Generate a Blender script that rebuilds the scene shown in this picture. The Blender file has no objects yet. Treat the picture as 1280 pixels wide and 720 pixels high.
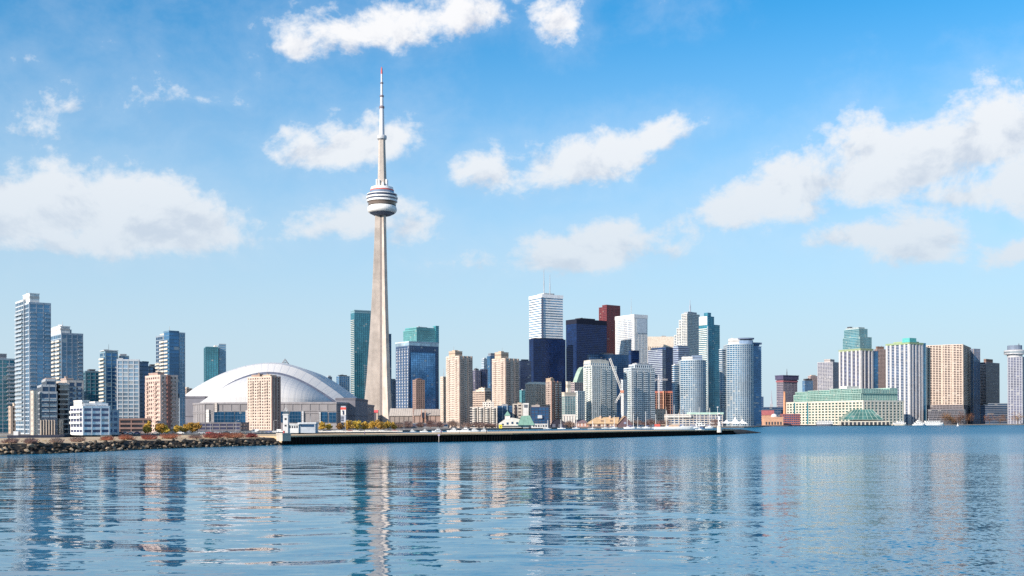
import bpy, math, random
from mathutils import Vector, Matrix, noise
random.seed(7)
R_ = math.radians
SC = bpy.context.scene
COL = SC.collection

# ------------------------------------------------------------------ camera
F = 1359.0                      # focal length in pixels of the 1280 px wide photograph
CAM_H = 8.0
ROLL = R_(-0.2)
HOR = 528.0
cam = bpy.data.cameras.new('camera')
cam.sensor_width = 36.0
cam.lens = 36.0 * F / 1280.0
cam.shift_y = (HOR - 360.0) / 1280.0
cam.clip_start = 0.5
cam.clip_end = 60000.0
cam_o = bpy.data.objects.new('camera', cam)
COL.objects.link(cam_o)
cr, sr = math.cos(ROLL), math.sin(ROLL)
cam_o.matrix_world = Matrix(((cr, -sr, 0, 0), (0, 0, -1, 0), (sr, cr, 0, CAM_H), (0, 0, 0, 1)))
SC.camera = cam_o

# ------------------------------------------------------------------ light, sky, exposure
SUN_DIR = Vector((-0.72, -0.64, 0.43)).normalized()     # towards the sun
SUN_EL = math.asin(SUN_DIR.z)
sun = bpy.data.lights.new('sun', 'SUN')
sun.energy = 4.6
sun.angle = R_(0.5)
sun.color = (1.0, 0.88, 0.76)
sun_o = bpy.data.objects.new('sun', sun)
COL.objects.link(sun_o)
sun_o.rotation_euler = SUN_DIR.to_track_quat('Z', 'Y').to_euler()
vs = SC.view_settings
vs.view_transform = 'Standard'
vs.look = 'None'
vs.exposure = 0.6
vs.gamma = 1.0
vs.use_curve_mapping = False
SC.cycles.max_bounces = 6
SC.cycles.glossy_bounces = 4
SC.cycles.diffuse_bounces = 2
SC.cycles.transmission_bounces = 2
SC.cycles.transparent_max_bounces = 4
SC.cycles.caustics_reflective = False
SC.cycles.caustics_refractive = False
SC.cycles.use_denoising = False

world = bpy.data.worlds.new('World')
SC.world = world
world.use_nodes = True

class NT:
    """tiny helper for building node trees"""
    def __init__(self, tree):
        self.t = tree
        tree.nodes.clear()
    def n(self, kind, **kw):
        nd = self.t.nodes.new(kind)
        for k, v in kw.items():
            setattr(nd, k, v)
        return nd
    def l(self, a, b):
        self.t.links.new(a, b)
    def put(self, sock, v):
        if isinstance(v, bpy.types.NodeSocket):
            self.l(v, sock)
        else:
            sock.default_value = v
    def m(self, op, a, b=0.0, c=0.0, clamp=False):
        nd = self.n('ShaderNodeMath', operation=op)
        nd.use_clamp = clamp
        self.put(nd.inputs[0], a); self.put(nd.inputs[1], b)
        if op in ('MULTIPLY_ADD', 'SMOOTH_MAX', 'SMOOTH_MIN', 'COMPARE'):
            self.put(nd.inputs[2], c)
        return nd.outputs[0]
    def vm(self, op, a, b=(0, 0, 0)):
        nd = self.n('ShaderNodeVectorMath', operation=op)
        self.put(nd.inputs[0], a); self.put(nd.inputs[1], b)
        return nd.outputs[0]
    def comb(self, x, y, z=0.0):
        nd = self.n('ShaderNodeCombineXYZ')
        for s, v in zip(nd.inputs, (x, y, z)):
            self.put(s, v)
        return nd.outputs[0]
    def sep(self, v):
        nd = self.n('ShaderNodeSeparateXYZ')
        self.l(v, nd.inputs[0])
        return nd.outputs
    def mix(self, fac, a, b, blend='MIX'):
        nd = self.n('ShaderNodeMix', data_type='RGBA', blend_type=blend)
        self.put(nd.inputs[0], fac)
        self.put(nd.inputs[6], a); self.put(nd.inputs[7], b)
        return nd.outputs[2]
    def noise(self, vec, scale, detail=4.0, rough=0.5, lac=2.0, dist=0.0, out=0):
        nd = self.n('ShaderNodeTexNoise')
        self.put(nd.inputs['Vector'], vec)
        nd.inputs['Scale'].default_value = scale
        nd.inputs['Detail'].default_value = detail
        nd.inputs['Roughness'].default_value = rough
        nd.inputs['Lacunarity'].default_value = lac
        nd.inputs['Distortion'].default_value = dist
        return nd.outputs[out]
    def ramp(self, fac, stops):
        nd = self.n('ShaderNodeValToRGB')
        self.l(fac, nd.inputs[0])
        e = nd.color_ramp.elements
        while len(e) < len(stops):
            e.new(0.5)
        for i, (p, c) in enumerate(stops):
            e[i].position = p
            e[i].color = (c[0], c[1], c[2], 1) if not isinstance(c, (int, float)) else (c, c, c, 1)
        return nd.outputs[0]
    def smooth(self, v, a, b, lo=0.0, hi=1.0):
        nd = self.n('ShaderNodeMapRange', interpolation_type='SMOOTHSTEP')
        self.put(nd.inputs[0], v)
        nd.inputs[1].default_value = a; nd.inputs[2].default_value = b
        nd.inputs[3].default_value = lo; nd.inputs[4].default_value = hi
        return nd.outputs[0]

def build_world():
    w = NT(world.node_tree)
    out = w.n('ShaderNodeOutputWorld')
    bg = w.n('ShaderNodeBackground')
    bg.inputs[1].default_value = 0.085
    sky = w.n('ShaderNodeTexSky', sky_type='NISHITA')
    sky.sun_disc = False
    sky.sun_elevation = SUN_EL
    sky.sun_rotation = math.atan2(SUN_DIR.x, SUN_DIR.y)
    sky.altitude = 0.0
    sky.air_density = 1.0
    sky.dust_density = 0.4
    sky.ozone_density = 2.2
    skyc = w.mix(1.0, sky.outputs[0], SKY_TINT, 'MULTIPLY')
    hs = w.n('ShaderNodeHueSaturation')
    hs.inputs['Saturation'].default_value = SKY_SAT
    hs.inputs['Value'].default_value = SKY_VAL
    w.l(skyc, hs.inputs['Color'])
    skyc = hs.outputs[0]
    # clouds lie on the sky by direction: azimuth and elevation in degrees
    tc = w.n('ShaderNodeTexCoord')
    x, y, z = w.sep(tc.outputs['Generated'])
    az = w.m('DEGREES', w.m('ARCTAN2', x, y))
    hyp = w.m('SQRT', w.m('ADD', w.m('MULTIPLY', x, x), w.m('MULTIPLY', y, y)))
    el = w.m('DEGREES', w.m('ARCTAN2', z, hyp))
    p = w.comb(az, w.m('MULTIPLY', el, 1.25), 0.0)
    n1 = w.noise(p, 0.24, 9.0, 0.60, 2.1, 0.3)
    n2 = w.noise(w.vm('ADD', p, (31.0, 7.0, 0)), 0.9, 6.0, 0.62)
    # the same field a little towards the sun (up and left): gives lit and shaded sides
    n1s = w.noise(w.vm('ADD', p, (-0.8, 1.1, 0)), 0.24, 6.0, 0.56, 2.1, 0.3)
    field = None
    base = None
    for (cx, cy, rx, ry, rot, s) in CLOUDS:
        a0 = math.degrees(math.atan2(cx - 640, F))
        e0 = math.degrees(math.atan((HOR - cy) / math.hypot(F, cx - 640)))
        kx = math.degrees(1 / F)
        ax, ay = rx * kx * 1.0, ry * kx
        dx = w.m('SUBTRACT', az, a0)
        dy = w.m('SUBTRACT', el, e0)
        c, s_ = math.cos(R_(rot)), math.sin(R_(rot))
        u = w.m('ADD', w.m('MULTIPLY', dx, c / ax), w.m('MULTIPLY', dy, s_ / ax))
        v = w.m('ADD', w.m('MULTIPLY', dx, -s_ / ay), w.m('MULTIPLY', dy, c / ay))
        # flatter underneath than on top
        vb = w.m('MULTIPLY', v, -1.0)
        v2 = w.m('MAXIMUM', w.m('MULTIPLY', v, 0.85), w.m('MULTIPLY', vb, 1.25))
        d = w.m('SQRT', w.m('ADD', w.m('MULTIPLY', u, u), w.m('MULTIPLY', v2, v2)))
        g = w.m('MULTIPLY', w.m('SUBTRACT', 1.0, d), s)
        hb = w.m('MULTIPLY_ADD', v, 0.5, 0.5, clamp=True)
        if field is None:
            field, base = g, hb
        else:
            nearer = w.smooth(w.m('SUBTRACT', g, field), -0.35, 0.35)
            base = w.m('ADD', base, w.m('MULTIPLY', nearer, w.m('SUBTRACT', hb, base)))
            field = w.m('SMOOTH_MAX', field, g, 0.22)
    # scattered clouds for the part of the sky behind and beside the view
    back = w.smooth(w.m('ABSOLUTE', az), 32.0, 60.0)
    gen = w.m('MULTIPLY', w.m('SUBTRACT', w.noise(p, 0.05, 4.0, 0.5), 0.52), 3.0)
    field = w.m('ADD', w.m('MULTIPLY', field, w.m('SUBTRACT', 1.0, back)), w.m('MULTIPLY', gen, back))
    field = w.m('MAXIMUM', field, -1.2)
    nn = w.m('ADD', w.m('MULTIPLY', w.m('SUBTRACT', n1, 0.5), 2.1), w.m('MULTIPLY', w.m('SUBTRACT', n2, 0.5), 1.0))
    dens = w.m('ADD', w.m('MULTIPLY', field, 1.35), nn)
    alpha = w.smooth(dens, -0.06, 0.62)
    # thin veil round the clouds
    veil = w.m('MULTIPLY', w.smooth(w.m('ADD', field, w.m('MULTIPLY', nn, 0.7)), -0.7, 0.4), 0.16)
    alpha = w.m('MULTIPLY', w.m('MAXIMUM', alpha, veil), 0.97)
    low = w.smooth(el, 0.5, 5.0)
    alpha = w.m('MULTIPLY', alpha, low)
    lit = w.m('ADD', w.m('MULTIPLY', w.m('SUBTRACT', n1, n1s), 3.6), w.m('MULTIPLY', base, 0.95))
    lit = w.m('ADD', lit, w.m('MULTIPLY', w.m('SUBTRACT', 1.0, w.smooth(dens, 0.3, 1.3)), 0.15))
    litf = w.smooth(lit, -0.15, 0.72)
    ccol = w.mix(litf, CLOUD_DARK, CLOUD_LIT)
    fin = w.mix(alpha, skyc, ccol)
    # pale air low over the horizon
    hz = w.m('POWER', w.smooth(el, 22.0, 0.0), 0.85)
    fin = w.mix(w.m('MULTIPLY', hz, 0.93), fin, HORIZON_AIR)
    w.l(fin, bg.inputs[0])
    w.l(bg.outputs[0], out.inputs[0])

SKY_TINT = (0.68, 1.13, 1.28, 1)
SKY_SAT = 1.16
SKY_VAL = 1.15
CLOUD_DARK = (4.75, 5.1, 5.95, 1)
CLOUD_LIT = (7.8, 7.75, 7.8, 1)
HORIZON_AIR = (4.6, 5.55, 6.45, 1)
# (x, y, half width, half height, tilt, strength) as seen in the photograph, turned into sky directions above
CLOUDS = [
    (70, 266, 185, 60, 4, 1.0), (210, 282, 125, 46, -4, 1.0), (70, 240, 100, 36, 0, .7), (-40, 264, 120, 60, 0, 1.),
    (110, 300, 110, 35, 0, .8),
    (85, 130, 55, 18, 10, .24), (42, 158, 28, 15, 0, .22), (34, 72, 24, 13, 0, .25), (210, 117, 14, 8, 0, .02),
    (470, 42, 150, 34, 9, .58), (375, 60, 50, 26, 10, .5), (585, 20, 70, 32, 4, .6), (697, 30, 44, 32, 10, .5),
    (440, 184, 108, 34, 10, .8), (380, 190, 50, 34, 0, .6), (490, 170, 60, 34, 0, .6),
    (430, 278, 90, 34, 8, .6), (515, 280, 40, 36, 0, .5),
    (735, 206, 112, 42, 11, .85), (612, 216, 50, 32, 0, .6), (820, 176, 60, 24, 14, .6),
    (728, 318, 96, 36, 5, 1.0), (690, 328, 50, 22, 0, .6), (620, 328, 60, 16, 0, .25), (840, 312, 34, 14, 0, .25),
    (1130, 210, 140, 50, 12, 1.0), (1240, 182, 110, 60, 10, 1.0), (955, 250, 135, 44, 14, 1.0), (905, 262, 60, 34, 8, .8), (1085, 180, 50, 48, 30, .7),
    (1260, 235, 90, 44, 0, .8), (1200, 248, 90, 30, 0, .6),
    (1065, 298, 66, 24, 2, .8), (1150, 306, 80, 38, 4, .85), (1275, 318, 40, 16, 12, .6), (1350, 200, 120, 90, 0, 1.), (1000, 270, 100, 22, 8, .3),
    (822, 10, 16, 8, 0, .1),
]


build_world()
# ------------------------------------------------------------------ placing by what the lens sees
def X(px, d, py=480.0):
    a, b = (px - 640.0) / F, -(py - HOR) / F
    return d * (a * cr - b * sr)
def Z(py, d, px=640.0):
    a, b = (px - 640.0) / F, -(py - HOR) / F
    return CAM_H + d * (a * sr + b * cr)
def D(py, z, px=640.0):
    """distance at which something at height z shows at row py"""
    a, b = (px - 640.0) / F, -(py - HOR) / F
    return (z - CAM_H) / (a * sr + b * cr)
GZ = 1.5                        # height of the mainland above the water

# ------------------------------------------------------------------ materials
def pbsdf(name):
    m = bpy.data.materials.new(name)
    m.use_nodes = True
    t = NT(m.node_tree)
    o = t.n('ShaderNodeOutputMaterial')
    b = t.n('ShaderNodeBsdfPrincipled')
    t.l(b.outputs[0], o.inputs[0])
    return m, t, b

_mats = {}
def wall_mat(col, rough=0.8, var=0.16, scale=0.25, metal=0.0, spec=0.3):
    key = ('w', col, rough, var, scale, metal)
    if key in _mats:
        return _mats[key]
    m, t, b = pbsdf('painted_surface')
    g = t.n('ShaderNodeNewGeometry')
    pos = g.outputs['Position']
    st = t.vm('MULTIPLY', pos, (1.0, 1.0, 0.12))
    n = t.noise(pos, scale, 4.0, 0.6)
    n2 = t.noise(st, scale * 3.0, 3.0, 0.6)
    f = t.m('ADD', t.m('MULTIPLY', n, 0.6), t.m('MULTIPLY', n2, 0.4))
    k = t.smooth(f, 0.3, 0.7, 1.0 - var, 1.0 + var)
    k = t.m('MULTIPLY', k, t.m('MULTIPLY_ADD', g.outputs['Random Per Island'], var * 1.1, 1.0 - var * .55))
    c = t.n('ShaderNodeVectorMath', operation='SCALE')
    c.inputs[0].default_value = col
    t.l(k, c.inputs['Scale'])
    t.l(c.outputs[0], b.inputs['Base Color'])
    b.inputs['Roughness'].default_value = rough
    b.inputs['Metallic'].default_value = metal
    b.inputs['Specular IOR Level'].default_value = spec
    _mats[key] = m
    return m

def glass_mat(col, metal=0.35, rough=0.1, var=0.32, wob=0.012, blind=0.03):
    key = ('g', col, metal, rough, var)
    if key in _mats:
        return _mats[key]
    m, t, b = pbsdf('window_glass')
    uv = t.n('ShaderNodeUVMap')
    u, v, _ = t.sep(uv.outputs[0])
    cell = t.comb(t.m('FLOOR', u), t.m('FLOOR', v), 0.0)
    wn = t.n('ShaderNodeTexWhiteNoise', noise_dimensions='3D')
    g = t.n('ShaderNodeNewGeometry')
    oi = t.n('ShaderNodeObjectInfo')
    seed = t.comb(0.0, 0.0, t.m('MULTIPLY', oi.outputs['Random'], 100.0))
    cell = t.vm('ADD', cell, seed)
    t.l(cell, wn.inputs['Vector'])
    r = wn.outputs['Value']
    big = t.noise(g.outputs['Position'], 0.035, 2.0, 0.5)
    k = t.m('MULTIPLY', t.m('MULTIPLY_ADD', r, var, 1.0 - var * 0.5), t.smooth(big, 0.3, 0.7, 0.7, 1.3))
    c = t.n('ShaderNodeVectorMath', operation='SCALE')
    c.inputs[0].default_value = col
    t.l(k, c.inputs['Scale'])
    # some panes have a pale blind behind them
    wn2 = t.n('ShaderNodeTexWhiteNoise', noise_dimensions='3D')
    t.l(t.vm('ADD', cell, (17.3, 5.1, 2.0)), wn2.inputs['Vector'])
    bl = t.m('LESS_THAN', wn2.outputs['Value'], blind)
    cc = t.mix(t.m('MULTIPLY', bl, 0.55), c.outputs[0], (0.5, 0.48, 0.44, 1))
    t.l(cc, b.inputs['Base Color'])
    b.inputs['Metallic'].default_value = metal
    b.inputs['Roughness'].default_value = rough
    b.inputs['IOR'].default_value = 1.6
    # each pane sits a hair out of true
    off = t.vm('MULTIPLY', t.vm('SUBTRACT', wn2.outputs['Color'], (0.5, 0.5, 0.5)), (wob, wob, wob))
    nv = t.vm('NORMALIZE', t.vm('ADD', g.outputs['Normal'], off))
    t.l(nv, b.inputs['Normal'])
    _mats[key] = m
    return m

# base colours
WHITE = (.74, .72, .69); CREAM = (.62, .55, .46); BEIGE = (.50, .40, .31); PINK = (.50, .385, .31); TAN = (.46, .35, .26)
BROWN = (.22, .14, .115); DBROWN = (.13, .09, .085); CONC = (.42, .385, .34); GREY = (.30, .31, .33); PGREY = (.48, .50, .52); DGREY = (.09, .095, .11)
NAVY = (.015, .022, .05); BLUEG = (.20, .30, .40); LBLUE = (.40, .48, .55); GREEN = (.27, .43, .31); RED = (.28, .075, .065); STEEL = (.36, .37, .39)
G_BLUE = glass_mat((.04, .16, .32), .30)
G_MID = glass_mat((.11, .24, .37), .38)
G_PALE = glass_mat((.24, .36, .47), .30)
G_TEAL = glass_mat((.045, .21, .27), .30)
G_LTEAL = glass_mat((.14, .36, .38), .30)
G_NAVY = glass_mat((.005, .028, .11), .25, blind=0.0, var=.8)
G_DEEP = glass_mat((.02, .075, .17), .30, blind=0.03)
G_DARK = glass_mat((.045, .05, .065), .15)
G_BROWN = glass_mat((.06, .045, .05), .15)
G_GREEN = glass_mat((.20, .42, .36), .25)
G_VIOLET = glass_mat((.075, .085, .16), .2, blind=.04)

# ------------------------------------------------------------------ mesh collecting
class MB:
    def __init__(self):
        self.v, self.f, self.mi, self.uv = [], [], [], []
    def face(self, pts, mi=0, uv=None):
        i = len(self.v)
        self.v += [tuple(p) for p in pts]
        self.f.append(tuple(range(i, i + len(pts))))
        self.mi.append(mi)
        self.uv.append(uv or [(0.5, 0.5)] * len(pts))
    def box(self, c, ax, ay, az, mi=0):
        """box from a centre and three half-axis vectors"""
        c, ax, ay, az = Vector(c), Vector(ax), Vector(ay), Vector(az)
        P = lambda i, j, k: c + ax * i + ay * j + az * k
        for q in (((-1, -1, -1), (-1, 1, -1), (1, 1, -1), (1, -1, -1)), ((-1, -1, 1), (1, -1, 1), (1, 1, 1), (-1, 1, 1)),
                  ((-1, -1, -1), (1, -1, -1), (1, -1, 1), (-1, -1, 1)), ((1, 1, -1), (-1, 1, -1), (-1, 1, 1), (1, 1, 1)),
                  ((1, -1, -1), (1, 1, -1), (1, 1, 1), (1, -1, 1)), ((-1, 1, -1), (-1, -1, -1), (-1, -1, 1), (-1, 1, 1))):
            self.face([P(*t) for t in q], mi)
    def cube(self, x0, x1, y0, y1, z0, z1, mi=0):
        self.box(((x0 + x1) / 2, (y0 + y1) / 2, (z0 + z1) / 2), ((x1 - x0) / 2, 0, 0), (0, (y1 - y0) / 2, 0), (0, 0, (z1 - z0) / 2), mi)
    def tube(self, pts, radii, n=8, mi=0, caps=True):
        rings = []
        for k, p in enumerate(pts):
            p = Vector(p)
            a = Vector(pts[max(0, k - 1)]); b = Vector(pts[min(len(pts) - 1, k + 1)])
            t = (b - a).normalized() if (b - a).length > 1e-9 else Vector((0, 0, 1))
            s = t.orthogonal().normalized() if abs(t.z) < 0.999 else Vector((1, 0, 0))
            w = t.cross(s)
            r = radii[k] if isinstance(radii, (list, tuple)) else radii
            rings.append([p + s * (r * math.cos(2 * math.pi * j / n)) + w * (r * math.sin(2 * math.pi * j / n)) for j in range(n)])
        for a, b in zip(rings, rings[1:]):
            for j in range(n):
                self.face([a[j], a[(j + 1) % n], b[(j + 1) % n], b[j]], mi)
        if caps:
            self.face(list(reversed(rings[0])), mi); self.face(rings[-1], mi)
    def lathe(self, c, prof, n=32, mis=None):
        """prof: list of (radius, z); mis: material per segment"""
        cx, cy = c
        for k, ((r0, z0), (r1, z1)) in enumerate(zip(prof, prof[1:])):
            mi = mis[k] if mis else 0
            for j in range(n):
                a, b = 2 * math.pi * j / n, 2 * math.pi * (j + 1) / n
                p = [(cx + r0 * math.cos(a), cy + r0 * math.sin(a), z0), (cx + r0 * math.cos(b), cy + r0 * math.sin(b), z0),
                     (cx + r1 * math.cos(b), cy + r1 * math.sin(b), z1), (cx + r1 * math.cos(a), cy + r1 * math.sin(a), z1)]
                if r0 < 1e-6: p = [p[0], p[2], p[3]]
                elif r1 < 1e-6: p = p[:3]
                self.face(p, mi)
    def prism(self, fp, z0, z1, mi=0, cap=None, bay=4.0, fl=3.2, zuv=None):
        n = len(fp)
        off = 0.0
        for i in range(n):
            p, q = Vector(fp[i]), Vector(fp[(i + 1) % n])
            L = (q - p).length
            nb = max(1, round(L / bay))
            u0, u1 = off, off + nb
            v0, v1 = 0.0, (z1 - z0) / fl
            self.face([(p.x, p.y, z0), (q.x, q.y, z0), (q.x, q.y, z1), (p.x, p.y, z1)], mi, [(u0, v0), (u1, v0), (u1, v1), (u0, v1)])
            off += nb + 3
        self.face([(p[0], p[1], z1) for p in fp], mi if cap is None else cap)
        self.face([(p[0], p[1], z0) for p in reversed(fp)], mi if cap is None else cap)
    def ring(self, fp, z0, z1, t, mi=0):
        o = offset(fp, t)
        n = len(fp)
        for i in range(n):
            j = (i + 1) % n
            a, b, c, d = fp[i], fp[j], o[j], o[i]
            self.face([(d[0], d[1], z0), (c[0], c[1], z0), (c[0], c[1], z1), (d[0], d[1], z1)], mi)
            self.face([(d[0], d[1], z1), (c[0], c[1], z1), (b[0], b[1], z1), (a[0], a[1], z1)], mi)
            self.face([(a[0], a[1], z0), (b[0], b[1], z0), (c[0], c[1], z0), (d[0], d[1], z0)], mi)
    def build(self, name, mats, parent=None, smooth=False, loc=None):
        me = bpy.data.meshes.new(name)
        o = bpy.data.objects.new(name, me)
        COL.objects.link(o)
        off = Vector((0, 0, 0))
        if parent is not None:
            o.parent = parent
            q = parent
            while q is not None:
                off += q.location
                q = q.parent
        elif loc is not None:
            o.location = loc
            off = Vector(loc)
        me.from_pydata([(a - off.x, b - off.y, c - off.z) for a, b, c in self.v], [], self.f)
        if not isinstance(mats, (list, tuple)):
            mats = [mats]
        for m in mats:
            me.materials.append(m)
        me.polygons.foreach_set('material_index', self.mi)
        lay = me.uv_layers.new(name='UVMap')
        flat = [c for face in self.uv for uvp in face for c in uvp]
        lay.data.foreach_set('uv', flat)
        if smooth:
            me.polygons.foreach_set('use_smooth', [True] * len(self.f))
        me.update()
        return o

def offset(fp, t):
    n = len(fp)
    out = []
    for i in range(n):
        p0, p1, p2 = Vector(fp[i - 1]), Vector(fp[i]), Vector(fp[(i + 1) % n])
        e1, e2 = (p1 - p0).normalized(), (p2 - p1).normalized()
        n1, n2 = Vector((e1.y, -e1.x)), Vector((e2.y, -e2.x))
        b = n1 + n2
        if b.length < 1e-6:
            b = n1
        b.normalize()
        k = t / max(0.3, b.dot(n1))
        q = p1 + b * k
        out.append((q.x, q.y))
    return out

def thing(name, label, cat, loc, group=None):
    o = bpy.data.objects.new(name, None)
    COL.objects.link(o)
    o.location = loc
    o.empty_display_size = 1.0
    o['label'] = label
    o['category'] = cat
    if group:
        o['group'] = group
    return o
def tag(o, label, cat, group=None):
    o['label'] = label; o['category'] = cat
    if group: o['group'] = group
    return o
def structure(o):
    o['kind'] = 'structure'
    return o

# ------------------------------------------------------------------ footprints
def corner(L, M, R, d, a=50.0, py=480.0):
    """a rectangle whose near corner shows at M and whose two visible sides run to L and R; a = turn of the left side"""
    ca, sa = math.cos(R_(a)), math.sin(R_(a))
    kL, kR = X(L, 1.0, py), X(R, 1.0, py)
    mx = X(M, d, py)
    w1 = max(2.0, (mx - kL * d) / (ca + kL * sa))
    w2 = max(2.0, (kR * d - mx) / (sa - kR * ca))
    u, v = Vector((-ca, sa)), Vector((sa, ca))
    m = Vector((mx, d))
    return [tuple(m), tuple(m + v * w2), tuple(m + v * w2 + u * w1), tuple(m + u * w1)]
def flat(L, R, d, depth, turn=0.0, py=480.0):
    """a rectangle seen square on, or nearly"""
    x0, x1 = X(L, d, py), X(R, d, py)
    t = math.tan(R_(turn)) * (x1 - x0)
    return [(x0, d), (x1, d + t), (x1, d + t + depth), (x0, d + depth)]
def bowed(L, R, d, bulge, depth, n=12, py=480.0):
    """a block with a curved front"""
    x0, x1 = X(L, d, py), X(R, d, py)
    pts = []
    for i in range(n + 1):
        s = i / n
        pts.append((x0 + (x1 - x0) * s, d - bulge * math.sin(math.pi * s) ** 0.8))
    pts += [(x1, d + depth), (x0, d + depth)]
    return pts
def inset(fp, f0, f1, g0, g1):
    """a smaller rectangle inside a four-cornered footprint, by fractions along its first (right) and last (left) side"""
    o, a, b = Vector(fp[0]), Vector(fp[1]) - Vector(fp[0]), Vector(fp[3]) - Vector(fp[0])
    P = lambda s, t: tuple(o + a * s + b * t)
    return [P(f0, g0), P(f1, g0), P(f1, g1), P(f0, g1)]
def centre(fp):
    return sum(p[0] for p in fp) / len(fp), sum(p[1] for p in fp) / len(fp)

# ------------------------------------------------------------------ facades
def style(glass, band=None, bf=0.3, pier=None, pw=0.8, bay=4.0, fl=3.2, bt=0.2, pt=0.3, cap=PGREY, every=1, parapet=1.0):
    return dict(glass=glass, band=band, bf=bf, pier=pier, pw=pw, bay=bay, fl=fl, bt=bt, pt=pt, cap=cap, every=every, parapet=parapet)

def block(parent, fp, z0, z1, s, name='tower_wall', grid='facade_grid', win=None):
    """one storeyed block: glass body, spandrel bands and piers standing proud of it, parapet"""
    mb = MB()
    nfl = max(1, round((z1 - z0 - s['parapet']) / s['fl']))
    fl = (z1 - z0 - s['parapet']) / nfl
    mb.prism(fp, z0, z1, 0, 1, s['bay'], fl)
    body = mb.build(name, [s['glass'], wall_mat(s['cap'])], parent)
    gb = MB()
    if s['band']:
        h = fl * s['bf']
        for k in range(nfl):
            if k % s['every']:
                continue
            gb.ring(fp, z0 + k * fl + 0.02, z0 + k * fl + h, s['bt'], 0)
        gb.ring(fp, z1 - s['parapet'], z1 + 0.35, s['bt'] + 0.07, 0)
    if s['pier']:
        n = len(fp)
        for i in range(n):
            p, q = Vector(fp[i]), Vector(fp[(i + 1) % n])
            L = (q - p).length
            if L < 1.0:
                continue
            e = (q - p) / L
            nn = Vector((e.y, -e.x))
            nb = max(1, round(L / s['bay']))
            for k in range(nb + 1):
                c = p + e * (L * k / nb)
                c = c + nn * (s['pt'] / 2 - 0.05)
                if k == 0: c = c + e * s['pw'] / 2 * 0.9
                if k == nb: c = c - e * s['pw'] / 2 * 0.9
                zt = z1 - 0.1
                gb.box((c.x, c.y, (z0 + zt) / 2), (e.x * s['pw'] / 2, e.y * s['pw'] / 2, 0),
                       (nn.x * (s['pt'] / 2 + 0.05), nn.y * (s['pt'] / 2 + 0.05), 0), (0, 0, (zt - z0) / 2), 1)
    if gb.f:
        gb.build(grid, [wall_mat(s['band'] or s['pier']), wall_mat(s['pier'] or s['band'])], parent)
    if win:
        # panes one by one: the hundred highest as parts, what is left below them as one
        me = None
        spots = []
        for i in win:
            p, q = Vector(fp[i]), Vector(fp[(i + 1) % len(fp)])
            L = (q - p).length; e = (q - p) / L; nn = Vector((e.y, -e.x))
            nb = max(1, round(L / s['bay'])); w = (L / nb - s['pw']) * .5 * .94; h = fl * (1 - s['bf']) * .47
            for k in range(nfl):
                for j in range(nb):
                    c = p + e * (L * (j + .5) / nb) + nn * .05
                    spots.append((z0 + (k + s['bf'] / 2 + .5) * fl, c, e, nn, w, h, i))
        spots.sort(key=lambda t: -t[0])
        meshes = {}
        rest = MB()
        for n, (z, c, e, nn, w, h, i) in enumerate(spots):
            if n < 100:
                pm = MB() if i not in meshes else None
                if pm is not None:
                    o0 = Vector((c.x, c.y, z)); P = parent.location
                    pm.box((c.x, c.y, z), (e.x * w, e.y * w, 0), (nn.x * .05, nn.y * .05, 0), (0, 0, h))
                    ob = pm.build('window', s['glass'], parent)
                    off = o0 - P
                    ob.data.transform(Matrix.Translation(-off)); ob.location = off
                    meshes[i] = ob
                else:
                    ob = meshes[i].copy(); COL.objects.link(ob); ob.parent = parent
                    ob.location = Vector((c.x, c.y, z)) - parent.location
            else:
                rest.box((c.x, c.y, z), (e.x * w, e.y * w, 0), (nn.x * .05, nn.y * .05, 0), (0, 0, h))
        if rest.f:
            rest.build('lower_windows', s['glass'], parent)['kind'] = 'stuff'
    return body

def box_on(parent, fp, z0, z1, col, name='penthouse', rough=0.8):
    mb = MB()
    mb.prism(fp, z0, z1, 0, 0)
    # a darker louvre strip, a coping and a hatch: keeps it from reading as a plain box
    if z1 - z0 > 2.5:
        mb.ring(fp, z0 + (z1 - z0) * .45, z0 + (z1 - z0) * .72, 0.08, 1)
    mb.ring(fp, z1 - 0.35, z1 + 0.25, 0.22, 0)
    # cooling plant, vents and a whip aerial on the roof
    rr_ = random.Random(int(fp[0][0] * 13 + z1 * 7))
    o_, a_, b_ = Vector(fp[0]), Vector(fp[1]) - Vector(fp[0]), Vector(fp[-1]) - Vector(fp[0])
    if len(fp) == 4 and a_.length > 5 and b_.length > 5 and name == 'penthouse':
        for k in range(3):
            c = o_ + a_ * rr_.uniform(.15, .85) + b_ * rr_.uniform(.15, .85)
            h = rr_.uniform(.6, 1.7); w_ = rr_.uniform(.6, 1.6)
            mb.cube(c.x - w_, c.x + w_, c.y - w_ * .7, c.y + w_ * .7, z1 - .05, z1 + h, k % 2)
        c = o_ + a_ * rr_.uniform(.2, .8) + b_ * rr_.uniform(.2, .8)
        mb.tube([(c.x, c.y, z1), (c.x, c.y, z1 + rr_.uniform(3, 7))], [.16, .08], 5, 1)
    return mb.build(name, [wall_mat(col, rough), wall_mat(tuple(c * .6 for c in col))], parent)

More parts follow.
